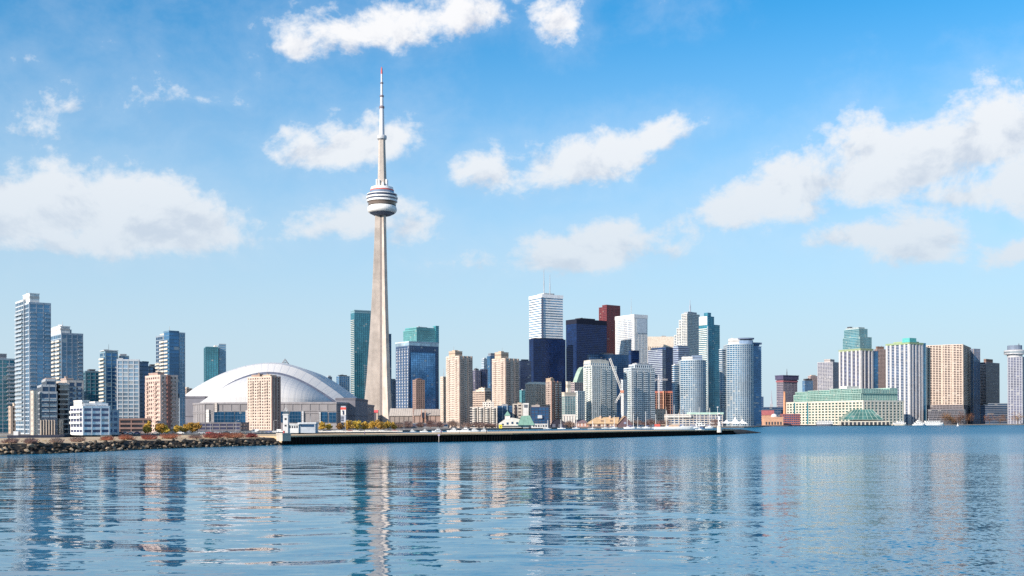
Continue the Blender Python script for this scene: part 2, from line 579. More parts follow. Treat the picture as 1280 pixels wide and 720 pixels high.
def balconies(parent, fp, edge, s0, s1, depth, z0, z1, fl, slab=(.6, .6, .58), rail=None, n_from=1):
    """a column of balconies on one side: slab, parapet"""
    p, q = Vector(fp[edge]), Vector(fp[(edge + 1) % len(fp)])
    e = (q - p)
    L = e.length
    e = e / L
    nn = Vector((e.y, -e.x))
    a, b = p + e * (L * s0), p + e * (L * s1)
    c = (a + b) / 2
    hw = (b - a).length / 2
    mb = MB()
    nfl = max(1, round((z1 - z0) / fl))
    fl = (z1 - z0) / nfl
    for k in range(n_from, nfl):
        z = z0 + k * fl
        o = c + nn * (depth / 2 + 0.02)
        mb.box((o.x, o.y, z), (e.x * hw, e.y * hw, 0), (nn.x * depth / 2, nn.y * depth / 2, 0), (0, 0, 0.16), 0)
        o = c + nn * (depth - 0.03)
        mb.box((o.x, o.y, z + 0.66), (e.x * hw, e.y * hw, 0), (nn.x * 0.06, nn.y * 0.06, 0), (0, 0, 0.5), 1)
    return mb.build('balcony_stack', [wall_mat(slab), wall_mat(rail or slab, 0.5)], parent)

def mast(parent, x, y, z0, z1, r0, r1, col=STEEL, name='antenna'):
    mb = MB()
    mb.tube([(x, y, z0), (x, y, z0 + (z1 - z0) * .55), (x, y, z0 + (z1 - z0) * .56), (x, y, z1)], [r0, r0, r1, r1 * .6], 8)
    mb.tube([(x, y, z0 - .2), (x, y, z0 + 1.2)], [r0 * 2.2, r0 * 1.6], 8)
    return mb.build(name, wall_mat(col, .5), parent)

BUILDING = 'towers of the skyline'
def building(name, label, fp, cat='building', z=GZ):
    cx, cy = centre(fp)
    return thing(name, label, cat, (cx, cy, z))
# ================================================================== the setting
def water_mat():
    m, t, b = pbsdf('lake_water')
    g = t.n('ShaderNodeNewGeometry')
    pos = g.outputs['Position']
    px, py, _ = t.sep(pos)
    big = t.noise(t.vm('MULTIPLY', pos, (1.0, .45, 1.0)), 0.012, 3.0, 0.55)
    # swell, ripples, and a fine chop where the wind touches the water
    warp = t.vm('ADD', pos, t.vm('MULTIPLY', t.noise(pos, 0.06, 2.0, .5, out=1), (6.0, 6.0, 0.0)))
    a1 = t.vm('SUBTRACT', t.noise(t.vm('MULTIPLY', warp, (.4, 1.0, 1.0)), 0.16, 1.5, .5, out=1), (.5, .5, .5))
    a2 = t.vm('SUBTRACT', t.noise(t.vm('MULTIPLY', warp, (.3, 1.0, 1.0)), 0.62, 2.5, .55, out=1), (.5, .5, .5))
    a3 = t.vm('SUBTRACT', t.noise(pos, 2.6, 2.0, .55, out=1), (.5, .5, .5))
    # the breeze: a belt under the quay, and the open water to the right
    wy = t.smooth(t.m('ADD', py, t.m('MULTIPLY', t.m('SUBTRACT', big, .5), 130.0)), 185.0, 290.0)
    rx = t.m('DIVIDE', px, t.m('MAXIMUM', py, 1.0))
    wr = t.smooth(t.m('ADD', rx, t.m('MULTIPLY', t.m('SUBTRACT', big, .5), .5)), 0.10, 0.34)
    wind = t.m('MAXIMUM', wy, t.m('MULTIPLY', wr, .45))
    # far off the waves are too small to see one by one: they become roughness instead
    far = t.smooth(py, 420.0, 800.0)
    near = t.m('SUBTRACT', 1.0, far)
    s1 = t.m('MULTIPLY', near, t.m('MULTIPLY_ADD', wind, 0.02, 0.075))
    s2 = t.m('MULTIPLY', near, t.m('MULTIPLY_ADD', wind, 0.12, 0.21))
    s3 = t.m('MULTIPLY', near, t.m('MULTIPLY_ADD', wind, 1.1, 0.05))
    def sc(v, s):
        nd = t.n('ShaderNodeVectorMath', operation='SCALE')
        t.l(v, nd.inputs[0]); t.put(nd.inputs['Scale'], s)
        return nd.outputs[0]
    sl = t.vm('ADD', t.vm('ADD', sc(a1, s1), sc(a2, s2)), sc(a3, s3))
    nv = t.vm('NORMALIZE', t.vm('ADD', t.vm('MULTIPLY', sl, (0.6, 1.0, 0.0)), (0, 0, 1)))
    t.l(nv, b.inputs['Normal'])
    b.inputs['Base Color'].default_value = (.002, .125, .225, 1)
    b.inputs['IOR'].default_value = 1.30
    b.inputs['Specular Tint'].default_value = (.60, .90, 1.0, 1)
    t.l(t.m('ADD', t.m('MULTIPLY_ADD', wind, .15, .03), t.m('MULTIPLY', far, .2)), b.inputs['Roughness'])
    return m

def ground_mat(name, c1, c2, scale=.05, c3=None):
    m, t, b = pbsdf(name)
    g = t.n('ShaderNodeNewGeometry')
    pos = g.outputs['Position']
    n = t.noise(pos, scale, 6.0, .6)
    n2 = t.noise(pos, scale * 14, 4.0, .6)
    c = t.mix(t.smooth(n, .38, .62), (*c1, 1), (*c2, 1))
    c = t.mix(t.m('MULTIPLY', t.smooth(n2, .45, .7), .5), c, (*(c3 or tuple(x * .6 for x in c1)), 1))
    t.l(c, b.inputs['Base Color'])
    b.inputs['Roughness'].default_value = .92
    return m

def sheet(name, pts, z, mat, kind=True):
    """flat sheet from world points, cut by an ear-clipping fill"""
    import bmesh
    bm = bmesh.new()
    vs_ = [bm.verts.new((p[0], p[1], z)) for p in pts]
    f = bm.faces.new(vs_)
    bmesh.ops.triangulate(bm, faces=[f])
    for fc in bm.faces:
        if fc.normal.z < 0:
            fc.normal_flip()
    me = bpy.data.meshes.new(name)
    bm.to_mesh(me); bm.free()
    o = bpy.data.objects.new(name, me)
    COL.objects.link(o)
    me.materials.append(mat)
    if kind: structure(o)
    return o

# the lake reaches the horizon on every side
mb = MB()
for (x0, x1, y0, y1) in ((-45000, 45000, -3000, 45000),):
    mb.face([(x0, y0, 0), (x1, y0, 0), (x1, y1, 0), (x0, y1, 0)])
structure(mb.build('lake_water', water_mat()))

SHORE = [(-900, 660), (-40, 660), (150, 660), (300, 690), (470, 770), (505, 950), (620, 1190), (690, 1340), (930, 1390), (948, 1500), (962, 1860), (1140, 1980), (1300, 2000), (2600, 2050)]
shore = [(X(px, d, 530), d) for px, d in SHORE]
mb = MB()
wide = [(-40000, 660.0)] + shore + [(40000, 2100.0)]
for (a, b) in zip(wide, wide[1:]):
    mb.face([(a[0], a[1], GZ), (b[0], b[1], GZ), (b[0], 44000, GZ), (a[0], 44000, GZ)])
structure(mb.build('ground', ground_mat('city_ground', (.16, .15, .14), (.22, .19, .165), .03)))
mb = MB()
for (a, b) in zip(shore, shore[1:]):
    mb.face([(a[0], a[1], -1), (b[0], b[1], -1), (b[0], b[1], GZ), (a[0], a[1], GZ)])
    e = (Vector(b) - Vector(a)).normalized()
    nn = Vector((e.y, -e.x)) * .35
    mb.face([(a[0] + nn.x, a[1] + nn.y, GZ - .5), (b[0] + nn.x, b[1] + nn.y, GZ - .5), (b[0] + nn.x, b[1] + nn.y, GZ + .12), (a[0] + nn.x, a[1] + nn.y, GZ + .12)])
    mb.face([(a[0] + nn.x, a[1] + nn.y, GZ + .12), (b[0] + nn.x, b[1] + nn.y, GZ + .12), (b[0], b[1], GZ + .12), (a[0], a[1], GZ + .12)])
structure(mb.build('shore_edge', wall_mat((.20, .185, .17))))
# paved promenade, car park and lawns along the near shore
def strip(name, px0, px1, d0, d1, mat, z):
    n = 8
    f = [(X(px0 + (px1 - px0) * i / n, d0, 540), d0) for i in range(n + 1)]
    bk = [(X(px0 + (px1 - px0) * i / n, d1, 540), d1) for i in range(n, -1, -1)]
    return sheet(name, f + bk, z, mat)
strip('pavement', -60, 290, 690, 722, ground_mat('paving', (.36, .34, .31), (.42, .39, .35), .2), GZ + .012)
strip('road', 150, 460, 840, 862, ground_mat('asphalt', (.06, .06, .062), (.075, .073, .07), .1), GZ + .012)
strip('lawn', 300, 462, 800, 826, ground_mat('dry_grass', (.20, .17, .07), (.13, .14, .05), .15), GZ + .012)
strip('car_park', 160, 440, 735, 785, ground_mat('car_park_asphalt', (.17, .165, .16), (.21, .20, .19), .1), GZ + .012)

# ------------------------------------------------------------------ the rubble spit on the left
SPIT = [(-160, 573.5), (-60, 570.5), (0, 568.5), (60, 567), (120, 564.5), (180, 561.5), (240, 559.6), (300, 557.6), (352, 556.3)]
def on_water(px, py):
    d = D(py, 0.0, px)
    return X(px, d, py), d
spit = [Vector(on_water(px, py)) for px, py in SPIT]
spit[0] = spit[1] + (spit[1] - spit[2]) * 3
def along(path, step):
    """points and outward (lakeward) normals every step metres"""
    out = []
    for a, b in zip(path, path[1:]):
        e = (b - a); L = e.length; e = e / L
        k = 0.0
        while k < L:
            out.append((a + e * k, e, Vector((e.y, -e.x))))
            k += step
    return out
gravel = ground_mat('gravel_path', (.58, .42, .265), (.48, .345, .215), .12, (.34, .26, .14))
rubble_m = ground_mat('rubble_fill', (.025, .02, .017), (.016, .014, .012), .3)
TOPZ = 2.75
mb = MB()
rows = []
SP = along(spit, 6.0)
for p, e, nn in SP + [(spit[-1], SP[-1][1], SP[-1][2])]:
    j = noise.noise((p.x * .08, p.y * .08, 0)) * .35
    prof = [(1.5, -1.0), (-1.2, 1.0), (-4.2, TOPZ - .2 + j), (-6, TOPZ + j * .5), (-18, TOPZ + .35 + j), (-58, TOPZ + .5 + j * .6), (-66, -1.0)]
    rows.append([(p.x + nn.x * o, p.y + nn.y * o, z) for o, z in prof])
for a, b in zip(rows, rows[1:]):
    for k in range(len(a) - 1):
        mb.face([a[k], b[k], b[k + 1], a[k + 1]], 0 if 2 <= k <= 4 else 1)
mb.face(list(reversed(rows[-1])), 1)
structure(mb.build('spit_ground', [gravel, rubble_m], smooth=False))

# ------------------------------------------------------------------ boulders on the spit
def rock_mat():
    m, t, b = pbsdf('boulder_stone')
    g = t.n('ShaderNodeNewGeometry')
    tc = t.n('ShaderNodeTexCoord')
    oi = t.n('ShaderNodeObjectInfo')
    n = t.noise(tc.outputs['Object'], 2.2, 5.0, .65)
    base = t.ramp(oi.outputs['Random'], [(0.0, (.018, .015, .012)), (.5, (.05, .04, .03)), (.8, (.17, .13, .09)), (1.0, (.50, .40, .29))])
    c = t.mix(t.smooth(n, .35, .7), base, t.mix(1.0, base, (.55, .52, .48, 1), 'MULTIPLY'))
    _, _, z = t.sep(g.outputs['Position'])
    wet = t.smooth(t.m('ADD', z, t.m('MULTIPLY', n, .5)), 1.0, .55)      # weed and wet at the waterline
    c = t.mix(t.m('MULTIPLY', wet, .85), c, (.025, .028, .02, 1))
    t.l(c, b.inputs['Base Color'])
    t.l(t.m('MULTIPLY_ADD', wet, -.4, .85), b.inputs['Roughness'])
    return m
ROCKM = rock_mat()
def rock_mesh(i):
    import bmesh
    rnd = random.Random(100 + i)
    bm = bmesh.new()
    bmesh.ops.create_icosphere(bm, subdivisions=2, radius=1.0)
    sx, sy, sz = rnd.uniform(.9, 1.45), rnd.uniform(.75, 1.05), rnd.uniform(.55, .85)
    cuts = [(Vector((rnd.gauss(0, 1), rnd.gauss(0, 1), rnd.gauss(0, 1))).normalized(), rnd.uniform(.5, .8)) for _ in range(9)]
    for v in bm.verts:
        for nrm, dd in cuts:
            k = v.co.dot(nrm) - dd
            if k > 0:
                v.co -= nrm * k
        v.co += v.co * noise.noise(v.co * 2 + Vector((i * 9, 0, 0))) * .14
        v.co = Vector((v.co.x * sx, v.co.y * sy, v.co.z * sz))
    me = bpy.data.meshes.new('boulder')
    bm.to_mesh(me); bm.free()
    me.materials.append(ROCKM)
    return me
rocks = [rock_mesh(i) for i in range(10)]
rr = random.Random(3)
cand = []
for p, e, nn in along(spit[1:], 1.35):
    if p.x < X(-30, p.y): continue
    for row, (o, z) in enumerate(((1.0, .15), (-.6, .75), (-1.9, 1.5), (-3.3, 2.0), (-4.7, 2.4))):
        if row == 4 and rr.random() < .45: continue
        if row in (0, 2) and rr.random() < .12: continue
        r = rr.uniform(.42, .85) * (1.4 if rr.random() < .12 else 1)
        q = p + nn * (o + rr.uniform(-.5, .5)) + e * rr.uniform(-.7, .7)
        cand.append((q, z + rr.uniform(-.2, .25), r))
cand.sort(key=lambda c: -c[2] / c[0].y)
extra = MB()
import itertools
for i, (q, z, r) in enumerate(cand):
    if i < 290:
        o = bpy.data.objects.new('boulder', rocks[i % 10])
        COL.objects.link(o)
        o.location = (q.x, q.y, z)
        o.scale = (r * rr.uniform(.9, 1.2), r * rr.uniform(.9, 1.1), r * rr.uniform(.85, 1.15))
        o.rotation_euler = (rr.uniform(-.5, .5), rr.uniform(-.5, .5), rr.uniform(0, 6.28))
        tag(o, 'angular tan and grey boulder among the riprap armouring the spit', 'boulder', 'boulders armouring the rubble spit')
    else:
        me = rocks[i % 10]
        rot = Matrix.Rotation(rr.uniform(0, 6.28), 3, 'Z') @ Matrix.Rotation(rr.uniform(-.5, .5), 3, 'X')
        vv = [rot @ (v.co * r) + Vector((q.x, q.y, z)) for v in me.vertices]
        for pl in me.polygons:
            extra.face([vv[k] for k in pl.vertices])
ex = extra.build('rubble', ROCKM)
ex['kind'] = 'stuff'

# ------------------------------------------------------------------ the long quay with its black sheet-pile wall
QUAY = [(352, 556.3, 547.6), (480, 553.6, 545.2), (640, 551.0, 542.4), (720, 548.4, 540.9), (800, 546.0, 539.7), (870, 544.2, 538.9), (917, 542.9, 538.8)]
qp, qz = [], []
for px, yb, yt in QUAY:
    x, d = on_water(px, yb)
    qp.append(Vector((x, d)))
    qz.append(Z(yt, d, px))
qz = [2.95, 2.9, 2.85, 2.8, 2.75, 2.65, 2.5]
quay = thing('quay', 'long low quay with a black sheet pile wall and sandy top reaching across the harbour', 'quay', (qp[2].x, qp[2].y, 0))
pile = wall_mat((.009, .008, .008), .8, .4, .4, 0, .1)
mb = MB(); deck = MB(); cope = MB(); fend = MB()
QW = 72.0
prev = None
nseg = 0
for i, (a, b) in enumerate(zip(qp, qp[1:])):
    e = (b - a); L = e.length; e /= L
    nn = Vector((e.y, -e.x))
    n = int(L / 1.4)
    for k in range(n):
        t0, t1 = k / n, (k + 1) / n
        zt = qz[i] + (qz[i + 1] - qz[i]) * t0
        P = lambda t, o: a + e * (L * t) + nn * o
        pr = [(t0, 0), (t0 + (t1 - t0) * .15, .42), (t0 + (t1 - t0) * .5, .42), (t0 + (t1 - t0) * .65, 0), (t1, 0)]
        for (ta, oa), (tb, ob) in zip(pr, pr[1:]):
            pa, pb = P(ta, oa), P(tb, ob)
            mb.face([(pa.x, pa.y, -1), (pb.x, pb.y, -1), (pb.x, pb.y, zt - .02), (pa.x, pa.y, zt - .02)])
    za, zb = qz[i], qz[i + 1]
    ba, bb = a - nn * QW, b - nn * QW
    deck.face([(a.x, a.y, za + .3), (b.x, b.y, zb + .3), (bb.x, bb.y, zb + .3), (ba.x, ba.y, za + .3)])
    deck.face([(bb.x, bb.y, -1), (ba.x, ba.y, -1), (ba.x, ba.y, za + .3), (bb.x, bb.y, zb + .3)])
    ea, eb = a + nn * .55, b + nn * .55
    ia, ib = a - nn * .5, b - nn * .5
    cope.face([(ea.x, ea.y, za), (eb.x, eb.y, zb), (eb.x, eb.y, zb + .5), (ea.x, ea.y, za + .5)])
    cope.face([(ea.x, ea.y, za + .5), (eb.x, eb.y, zb + .5), (ib.x, ib.y, zb + .5), (ia.x, ia.y, za + .5)])
    cope.face([(ib.x, ib.y, zb + .25), (ia.x, ia.y, za + .25), (ia.x, ia.y, za + .5), (ib.x, ib.y, zb + .5)])
    cope.face([(eb.x, eb.y, zb), (ea.x, ea.y, za), (a.x, a.y, za), (b.x, b.y, zb)])
a, b = qp[0], qp[1]
e = (b - a).normalized(); nn = Vector((e.y, -e.x))
deck.face([(a.x - nn.x * QW, a.y - nn.y * QW, -1), (a.x, a.y, -1), (a.x, a.y, 3.2), (a.x - nn.x * QW, a.y - nn.y * QW, 3.2)])
mb.build('sheet_pile_wall', pile, quay)
deck.build('deck', ground_mat('quay_gravel', (.62, .44, .26), (.52, .37, .22), .1, (.42, .30, .18)), quay)
cope.build('coping', wall_mat((.52, .375, .235), .9), quay)
# the quay's tip: dark stones running down into the water
tip = [qp[-1], Vector(on_water(930, 542.3)), Vector(on_water(960, 541.2))]
mb = MB()
rows = []
hs_ = [3.3, 3.2, 3.0, 2.9, 2.4, 1.8, 1.1, .4]
for i in range(8):
    s = i / 7
    c = tip[0].lerp(tip[2], s)
    e = (tip[2] - tip[0]).normalized(); nn = Vector((e.y, -e.x))
    w = 9.0 * (1 - s * .7)
    c2 = c - nn * 6.0
    row = []
    for k in range(7):
        u = -1 + 2 * k / 6
        zz = hs_[i] * (1 - abs(u) ** 2.2) - .6 * abs(u) + .35 * noise.noise((i * .9, k * .8, 4))
        q = c2 - nn * u * w
        row.append((q.x, q.y, zz))
    rows.append(row)
for r0, r1 in zip(rows, rows[1:]):
    for k in range(6):
        mb.face([r0[k], r1[k], r1[k + 1], r0[k + 1]])
mb.build('stone_tip', ground_mat('tip_stone', (.012, .010, .009), (.022, .016, .013), .4), quay)
# ================================================================== towers and buildings
def tw(name, label, L, M, R, ytop, d, s, a=50, cat='tower', z0=GZ, group=BUILDING, win=None):
    fp = corner(L, M, R, d, a)
    o = building(name, label, fp, cat)
    if group: o['group'] = group
    zt = Z(ytop, d, M)
    block(o, fp, z0, zt, s, win=win)
    return o, fp, zt
def zz(y, fp, px=640):
    return Z(y, centre(fp)[1], px)

# ---------------------------------------------------------------- left cluster
s = style(G_TEAL, (.52, .55, .56), .26, (.45, .48, .5), .5, 5, 3.0)
o, fp, zt = tw('glass_tower', 'teal glass apartment tower with pale floor bands cut by the left edge of the photo', -38, -22, 20, 447.6, 800, s)
box_on(o, inset(fp, .1, .78, .15, .85), zt, zz(441, fp), (.36, .34, .35))
balconies(o, fp, 0, .72, .98, 1.4, 8, zt - 3, 3.0, (.6, .6, .6))

s = style(G_MID, (.42, .47, .52), .24, (.32, .37, .43), .5, 4.2, 2.75)
o, fp, zt = tw('glass_tower', 'tallest grey blue glass tower of the left cluster with a white box on its roof', 22, 37, 63.4, 378, 700, s, 52)
f2 = inset(fp, -.06, .55, .35, 1.02)
block(o, f2, GZ, zz(374.5, fp), style(G_MID, (.52, .55, .57), .3, (.40, .44, .48), .5, 4.2, 2.75))
box_on(o, inset(fp, .05, .5, .05, .6), zt, zz(367.8, fp), WHITE)
balconies(o, fp, 0, .04, .26, 1.1, 8, zt - 4, 2.75, (.5, .54, .58), (.30, .38, .45))
balconies(o, fp, 0, .74, .97, 1.1, 8, zt - 4, 2.75, (.42, .48, .54), (.20, .32, .42))
balconies(o, f2, 3, .05, .9, 1.1, 8, zt - 4, 2.75, (.46, .50, .53), (.34, .40, .45))
mast(o, *centre(fp), zt, zz(364.5, fp), .25, .15)

s = style(G_MID, (.36, .43, .50), .22, (.28, .34, .41), .5, 4.0, 2.9)
o, fp, zt = tw('glass_tower', 'blue glass tower with cream balconies and white roof box beside the tallest left tower', 64, 77, 103.6, 416.5, 760, s, 52)
box_on(o, inset(fp, -.02, .42, .05, .95), zt, zz(408, fp), WHITE)
box_on(o, inset(fp, .42, .62, .3, .8), zt, zz(411, fp), PGREY)
balconies(o, fp, 3, .03, .46, 1.5, 8, zt - 3, 2.9, CREAM, (.66, .6, .52))
balconies(o, fp, 3, .56, .97, 1.5, 8, zt - 3, 2.9, CREAM, (.66, .6, .52))
balconies(o, fp, 0, .78, .97, 1.2, 8, zt - 3, 2.9, (.45, .5, .55), (.28, .38, .46))

s = style(G_TEAL, (.14, .22, .27), .25, (.12, .19, .24), .5, 4, 3.0)
o, fp, zt = tw('glass_block', 'short dark teal glass block between the cream balconied tower and the light edged tower', 103, 107, 125.5, 464, 860, s, 60)
box_on(o, inset(fp, .3, .7, .2, .8), zt, zt + 1.6, DGREY)

# stepped dark block with curved balconied front
o = None
fpA = corner(44, 50, 71, 640, 62)
fpA = corner(44.5, 51, 71.2, 640, 62)
o = building('stepped_block', 'dark glass stepped apartment block with a beige column at its left edge, behind the spit', fpA, 'building')
sA = style(G_DEEP, (.36, .38, .40), .2, (.22, .25, .28), .4, 4, 3.0)
block(o, fpA, GZ, Z(490, 640, 55), sA)
f2 = inset(fpA, .1, .98, .1, .9); block(o, f2, Z(490, 640, 55) - .5, Z(481, 640, 55), sA, 'upper_storey')
f3 = inset(fpA, .35, .96, .1, .8); block(o, f3, Z(481, 640, 55) - .5, Z(474, 640, 60), sA, 'upper_storey')
box_on(o, inset(fpA, .4, .98, .15, .75), Z(474, 640, 60) - .3, Z(472.5, 640, 60), (.40, .30, .26), 'roof_slab')
fpB = corner(38.8, 42, 45.6, 637, 50)
block(o, fpB, GZ, Z(489, 637, 42), style(G_DARK, (.55, .46, .38), .55, (.58, .5, .42), 1.2, 2.2, 3.0), 'beige_wing')
balconies(o, fpA, 0, .05, .5, 1.4, 9, Z(490, 640, 55) - 2, 3.0, (.5, .5, .5), (.16, .24, .30))
balconies(o, fpA, 0, .55, .95, 1.4, 9, Z(490, 640, 55) - 2, 3.0, (.5, .5, .5), (.16, .24, .30))
pb = MB()
p, q = Vector(fpA[0]), Vector(fpA[1])
for k in range(6):
    c = p.lerp(q, (k + .3) / 6) + Vector((0, -1.2))
    pb.cube(c.x - .4, c.x + .4, c.y - .4, c.y + .4, GZ, Z(525, 640, 55))
pb.build('colonnade', wall_mat((.42, .35, .29)), o)

fp = corner(71.5, 84, 104.5, 655, 55)
o = building('concrete_block', 'concrete framed apartment block stepped towards its left with pale balcony bands', fp, 'building')
block(o, fp, GZ, Z(476, 655, 85), style(G_DEEP, (.46, .41, .37), .26, (.44, .40, .37), 1.0, 5, 3.0))
box_on(o, inset(fp, -.02, .4, .05, .6), Z(476, 655, 85), Z(473, 655, 80), (.42, .33, .29))
box_on(o, inset(fp, .1, .2, .3, .4), Z(476, 655, 85), Z(470.5, 655, 80), (.45, .34, .29), 'chimney')
block(o, corner(67.6, 75, 84.5, 652.5, 60), GZ, Z(479.5, 653, 75), style(G_DARK, (.55, .48, .43), .34, None, .5, 5, 3.0, bt=.9), 'balcony_wing')
block(o, corner(70.5, 74, 78, 645, 50), GZ, Z(525, 645, 75), style(G_DARK, (.48, .40, .33), .4, (.48, .40, .33), .9, 3, 3.2), 'base_storey')
balconies(o, fp, 0, .3, .5, 1.2, 8, Z(480, 655, 85), 3.0, (.55, .55, .56), (.3, .36, .42))
balconies(o, fp, 0, .62, .8, 1.2, 8, Z(480, 655, 85), 3.0, (.55, .55, .56), (.3, .36, .42))

# white low block
fp = corner(88.5, 103.5, 137, 625, 52)
o = building('white_block', 'white seven storey block with ribbon windows and a stepped roof by the left shore', fp, 'building')
sW = style(G_VIOLET, (.80, .79, .78), .5, (.74, .74, .74), .7, 5.5, 3.0, cap=WHITE)
block(o, fp, GZ, Z(508, 625, 104), sW, win=(0, 3))
block(o, inset(fp, .1, .97, .1, .9), Z(508, 625, 104), Z(504.5, 625, 110), sW, 'upper_storey')
box_on(o, inset(fp, .02, .28, .1, .8), Z(508, 625, 104), Z(500.5, 625, 104), (.72, .68, .65))
box_on(o, inset(fp, .55, .8, .2, .8), Z(504.5, 625, 104), Z(502, 625, 104), WHITE)
balconies(o, fp, 3, .05, .95, 1.3, 5, Z(509, 625, 104), 3.0, WHITE)
block(o, corner(131, 134, 148, 640, 60), GZ, Z(513, 640, 140), style(G_DEEP, (.44, .46, .5), .45, (.44, .46, .5), .8, 4, 3.2), 'side_wing')

fp = corner(11, 13.5, 20.5, 745, 55)
o = building('narrow_block', 'narrow beige low block squeezed between the two left glass towers', fp, 'building')
block(o, fp, GZ, Z(508, 745, 15), style(G_DARK, (.46, .36, .29), .5, (.50, .40, .32), 1.4, 3, 3.0))
box_on(o, inset(fp, .6, .95, .1, .8), Z(508, 745, 15), Z(504, 745, 15), BEIGE)

# light edged tower with thin cap, and slab tower in front
s = style(G_BLUE, (.20, .30, .36), .24, (.16, .25, .32), .5, 4, 2.9)
o, fp, zt = tw('edged_tower', 'blue glass tower with a cream left edge and a thin flat roof slab', 125.5, 132, 147, 439.5, 830, s, 55)
mb = MB(); f2 = offset(inset(fp, -.02, .98, .05, .8), .8)
mb.prism(f2, zz(437.6, fp), zz(436.6, fp)); mb.build('roof_slab', wall_mat(PGREY), o)
box_on(o, inset(fp, .1, .8, .2, .75), zt, zz(437.6, fp), DGREY)
balconies(o, fp, 3, .05, .95, 1.4, 8, zt - 3, 2.9, CREAM, (.66, .60, .52))
f2 = corner(147, 150, 161, 850, 60)
block(o, f2, GZ, Z(445, 850, 150), s, 'rear_wing')
box_on(o, inset(f2, .1, .8, .2, .8), Z(445, 850, 150), Z(442.5, 850, 150), STEEL)

s = style(G_PALE, (.50, .54, .58), .3, (.46, .50, .54), .6, 3.6, 2.9)
o, fp, zt = tw('slab_tower', 'pale grey blue glass slab tower standing on the brown car park podium', 143.5, 146.5, 174, 449.5, 780, s, 76)
box_on(o, inset(fp, .05, .25, .1, .9), zt, zz(446.5, fp), PGREY)
balconies(o, fp, 3, .05, .95, 1.3, 22, zt - 3, 2.9, (.5, .46, .42))
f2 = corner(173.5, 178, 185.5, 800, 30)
block(o, f2, GZ, Z(452, 800, 180), style(G_DEEP, (.10, .15, .21), .25, None, .5, 4, 2.9), 'shaded_wing')  # the slab's right face: its shade is put into these dark colours
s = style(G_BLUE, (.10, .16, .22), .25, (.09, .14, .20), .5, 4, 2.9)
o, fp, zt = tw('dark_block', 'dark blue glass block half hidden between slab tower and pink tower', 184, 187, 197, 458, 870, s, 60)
box_on(o, inset(fp, .2, .7, .2, .8), zt, zt + 1.6, DGREY)

# pink concrete condominium
sP = style(G_BROWN, (.58, .45, .39), .52, (.58, .45, .39), 1.3, 3.2, 2.8, cap=PINK)
o, fp, zt = tw('pink_tower', 'pink concrete tower in front of the tall glass tower left of the white dome', 182, 200.5, 222, 469, 715, sP, 50, win=(0, 3))
box_on(o, inset(fp, -.02, .35, .15, .75), zt, zz(465.5, fp), (.40, .29, .25))
mb = MB()
p, q = Vector(fp[0]), Vector(fp[1]); e = (q - p).normalized(); nn = Vector((e.y, -e.x))
for t in (.42, .5):
    c = p.lerp(q, t) + nn * .4
    mb.box((c.x, c.y, (GZ + zt) / 2), (e.x * .7, e.y * .7, 0), (nn.x * .55, nn.y * .55, 0), (0, 0, (zt - GZ) / 2))
mb.build('brick_pilaster', wall_mat((.33, .16, .13)), o)
for t0, t1 in ((.06, .22), (.62, .78)):
    balconies(o, fp, 3, t0, t1, 1.1, 6, zt - 3, 2.8, (.56, .43, .37), (.50, .38, .33))
for t0, t1 in ((.1, .32), (.62, .86)):
    balconies(o, fp, 0, t0, t1, 1.1, 6, zt - 3, 2.8, (.50, .38, .34), (.44, .33, .30))

# tall tower behind it
fp = corner(195.5, 211.8, 229.6, 850, 50)
o = building('curved_top_tower', 'tall tower with cream left face and blue glass front rising behind the pink tower', fp, 'tower'); o['group'] = BUILDING
zt = Z(418, 850, 205)
block(o, fp, GZ, zt, style(G_DEEP, (.26, .32, .38), .25, (.24, .30, .36), .5, 4, 2.9))
balconies(o, fp, 3, .03, .33, 1.4, 8, zt - 20, 2.9, CREAM, (.62, .55, .46))
balconies(o, fp, 3, .36, .66, 1.4, 8, zt - 3, 2.9, CREAM, (.66, .6, .52))
balconies(o, fp, 3, .69, .98, 1.4, 8, zt - 3, 2.9, CREAM, (.66, .6, .52))
block(o, inset(fp, -.05, .62, -.05, .35), GZ + 30, Z(413.8, 850, 215), style(G_BLUE, (.12, .22, .32), .2, None, .5, 3.5, 2.9), 'glass_prow')
block(o, inset(fp, .66, 1.05, -.04, .4), GZ, Z(415.5, 850, 225), style(G_MID, (.40, .46, .52), .28, (.36, .42, .48), .5, 3, 2.9), 'side_bay')
box_on(o, inset(fp, .1, .6, .3, .8), zt, Z(416, 850, 205), CREAM)

# brown car park podium
fp = flat(149, 193, 725, 40, 4)
o = building('brown_podium', 'long brown car park building with open decks behind the yellow trees', fp, 'building')
block(o, fp, GZ, Z(523.5, 725, 170), style(G_DARK, (.19, .125, .115), .42, (.17, .11, .10), .8, 7, 3.3, bt=.5, cap=DBROWN))
box_on(o, inset(fp, .6, .7, .3, .7), Z(523.5, 725, 170), Z(521, 725, 170), DBROWN, 'stair_head')
fp = flat(222, 300, 960, 30, 2)
o = building('low_podium', 'low dark grey podium with railings in front of the domed stadium', fp, 'building')
block(o, fp, GZ, Z(528.5, 960, 260), style(G_VIOLET, (.17, .165, .19), .4, (.15, .15, .17), .8, 6, 3.5, cap=DGREY))

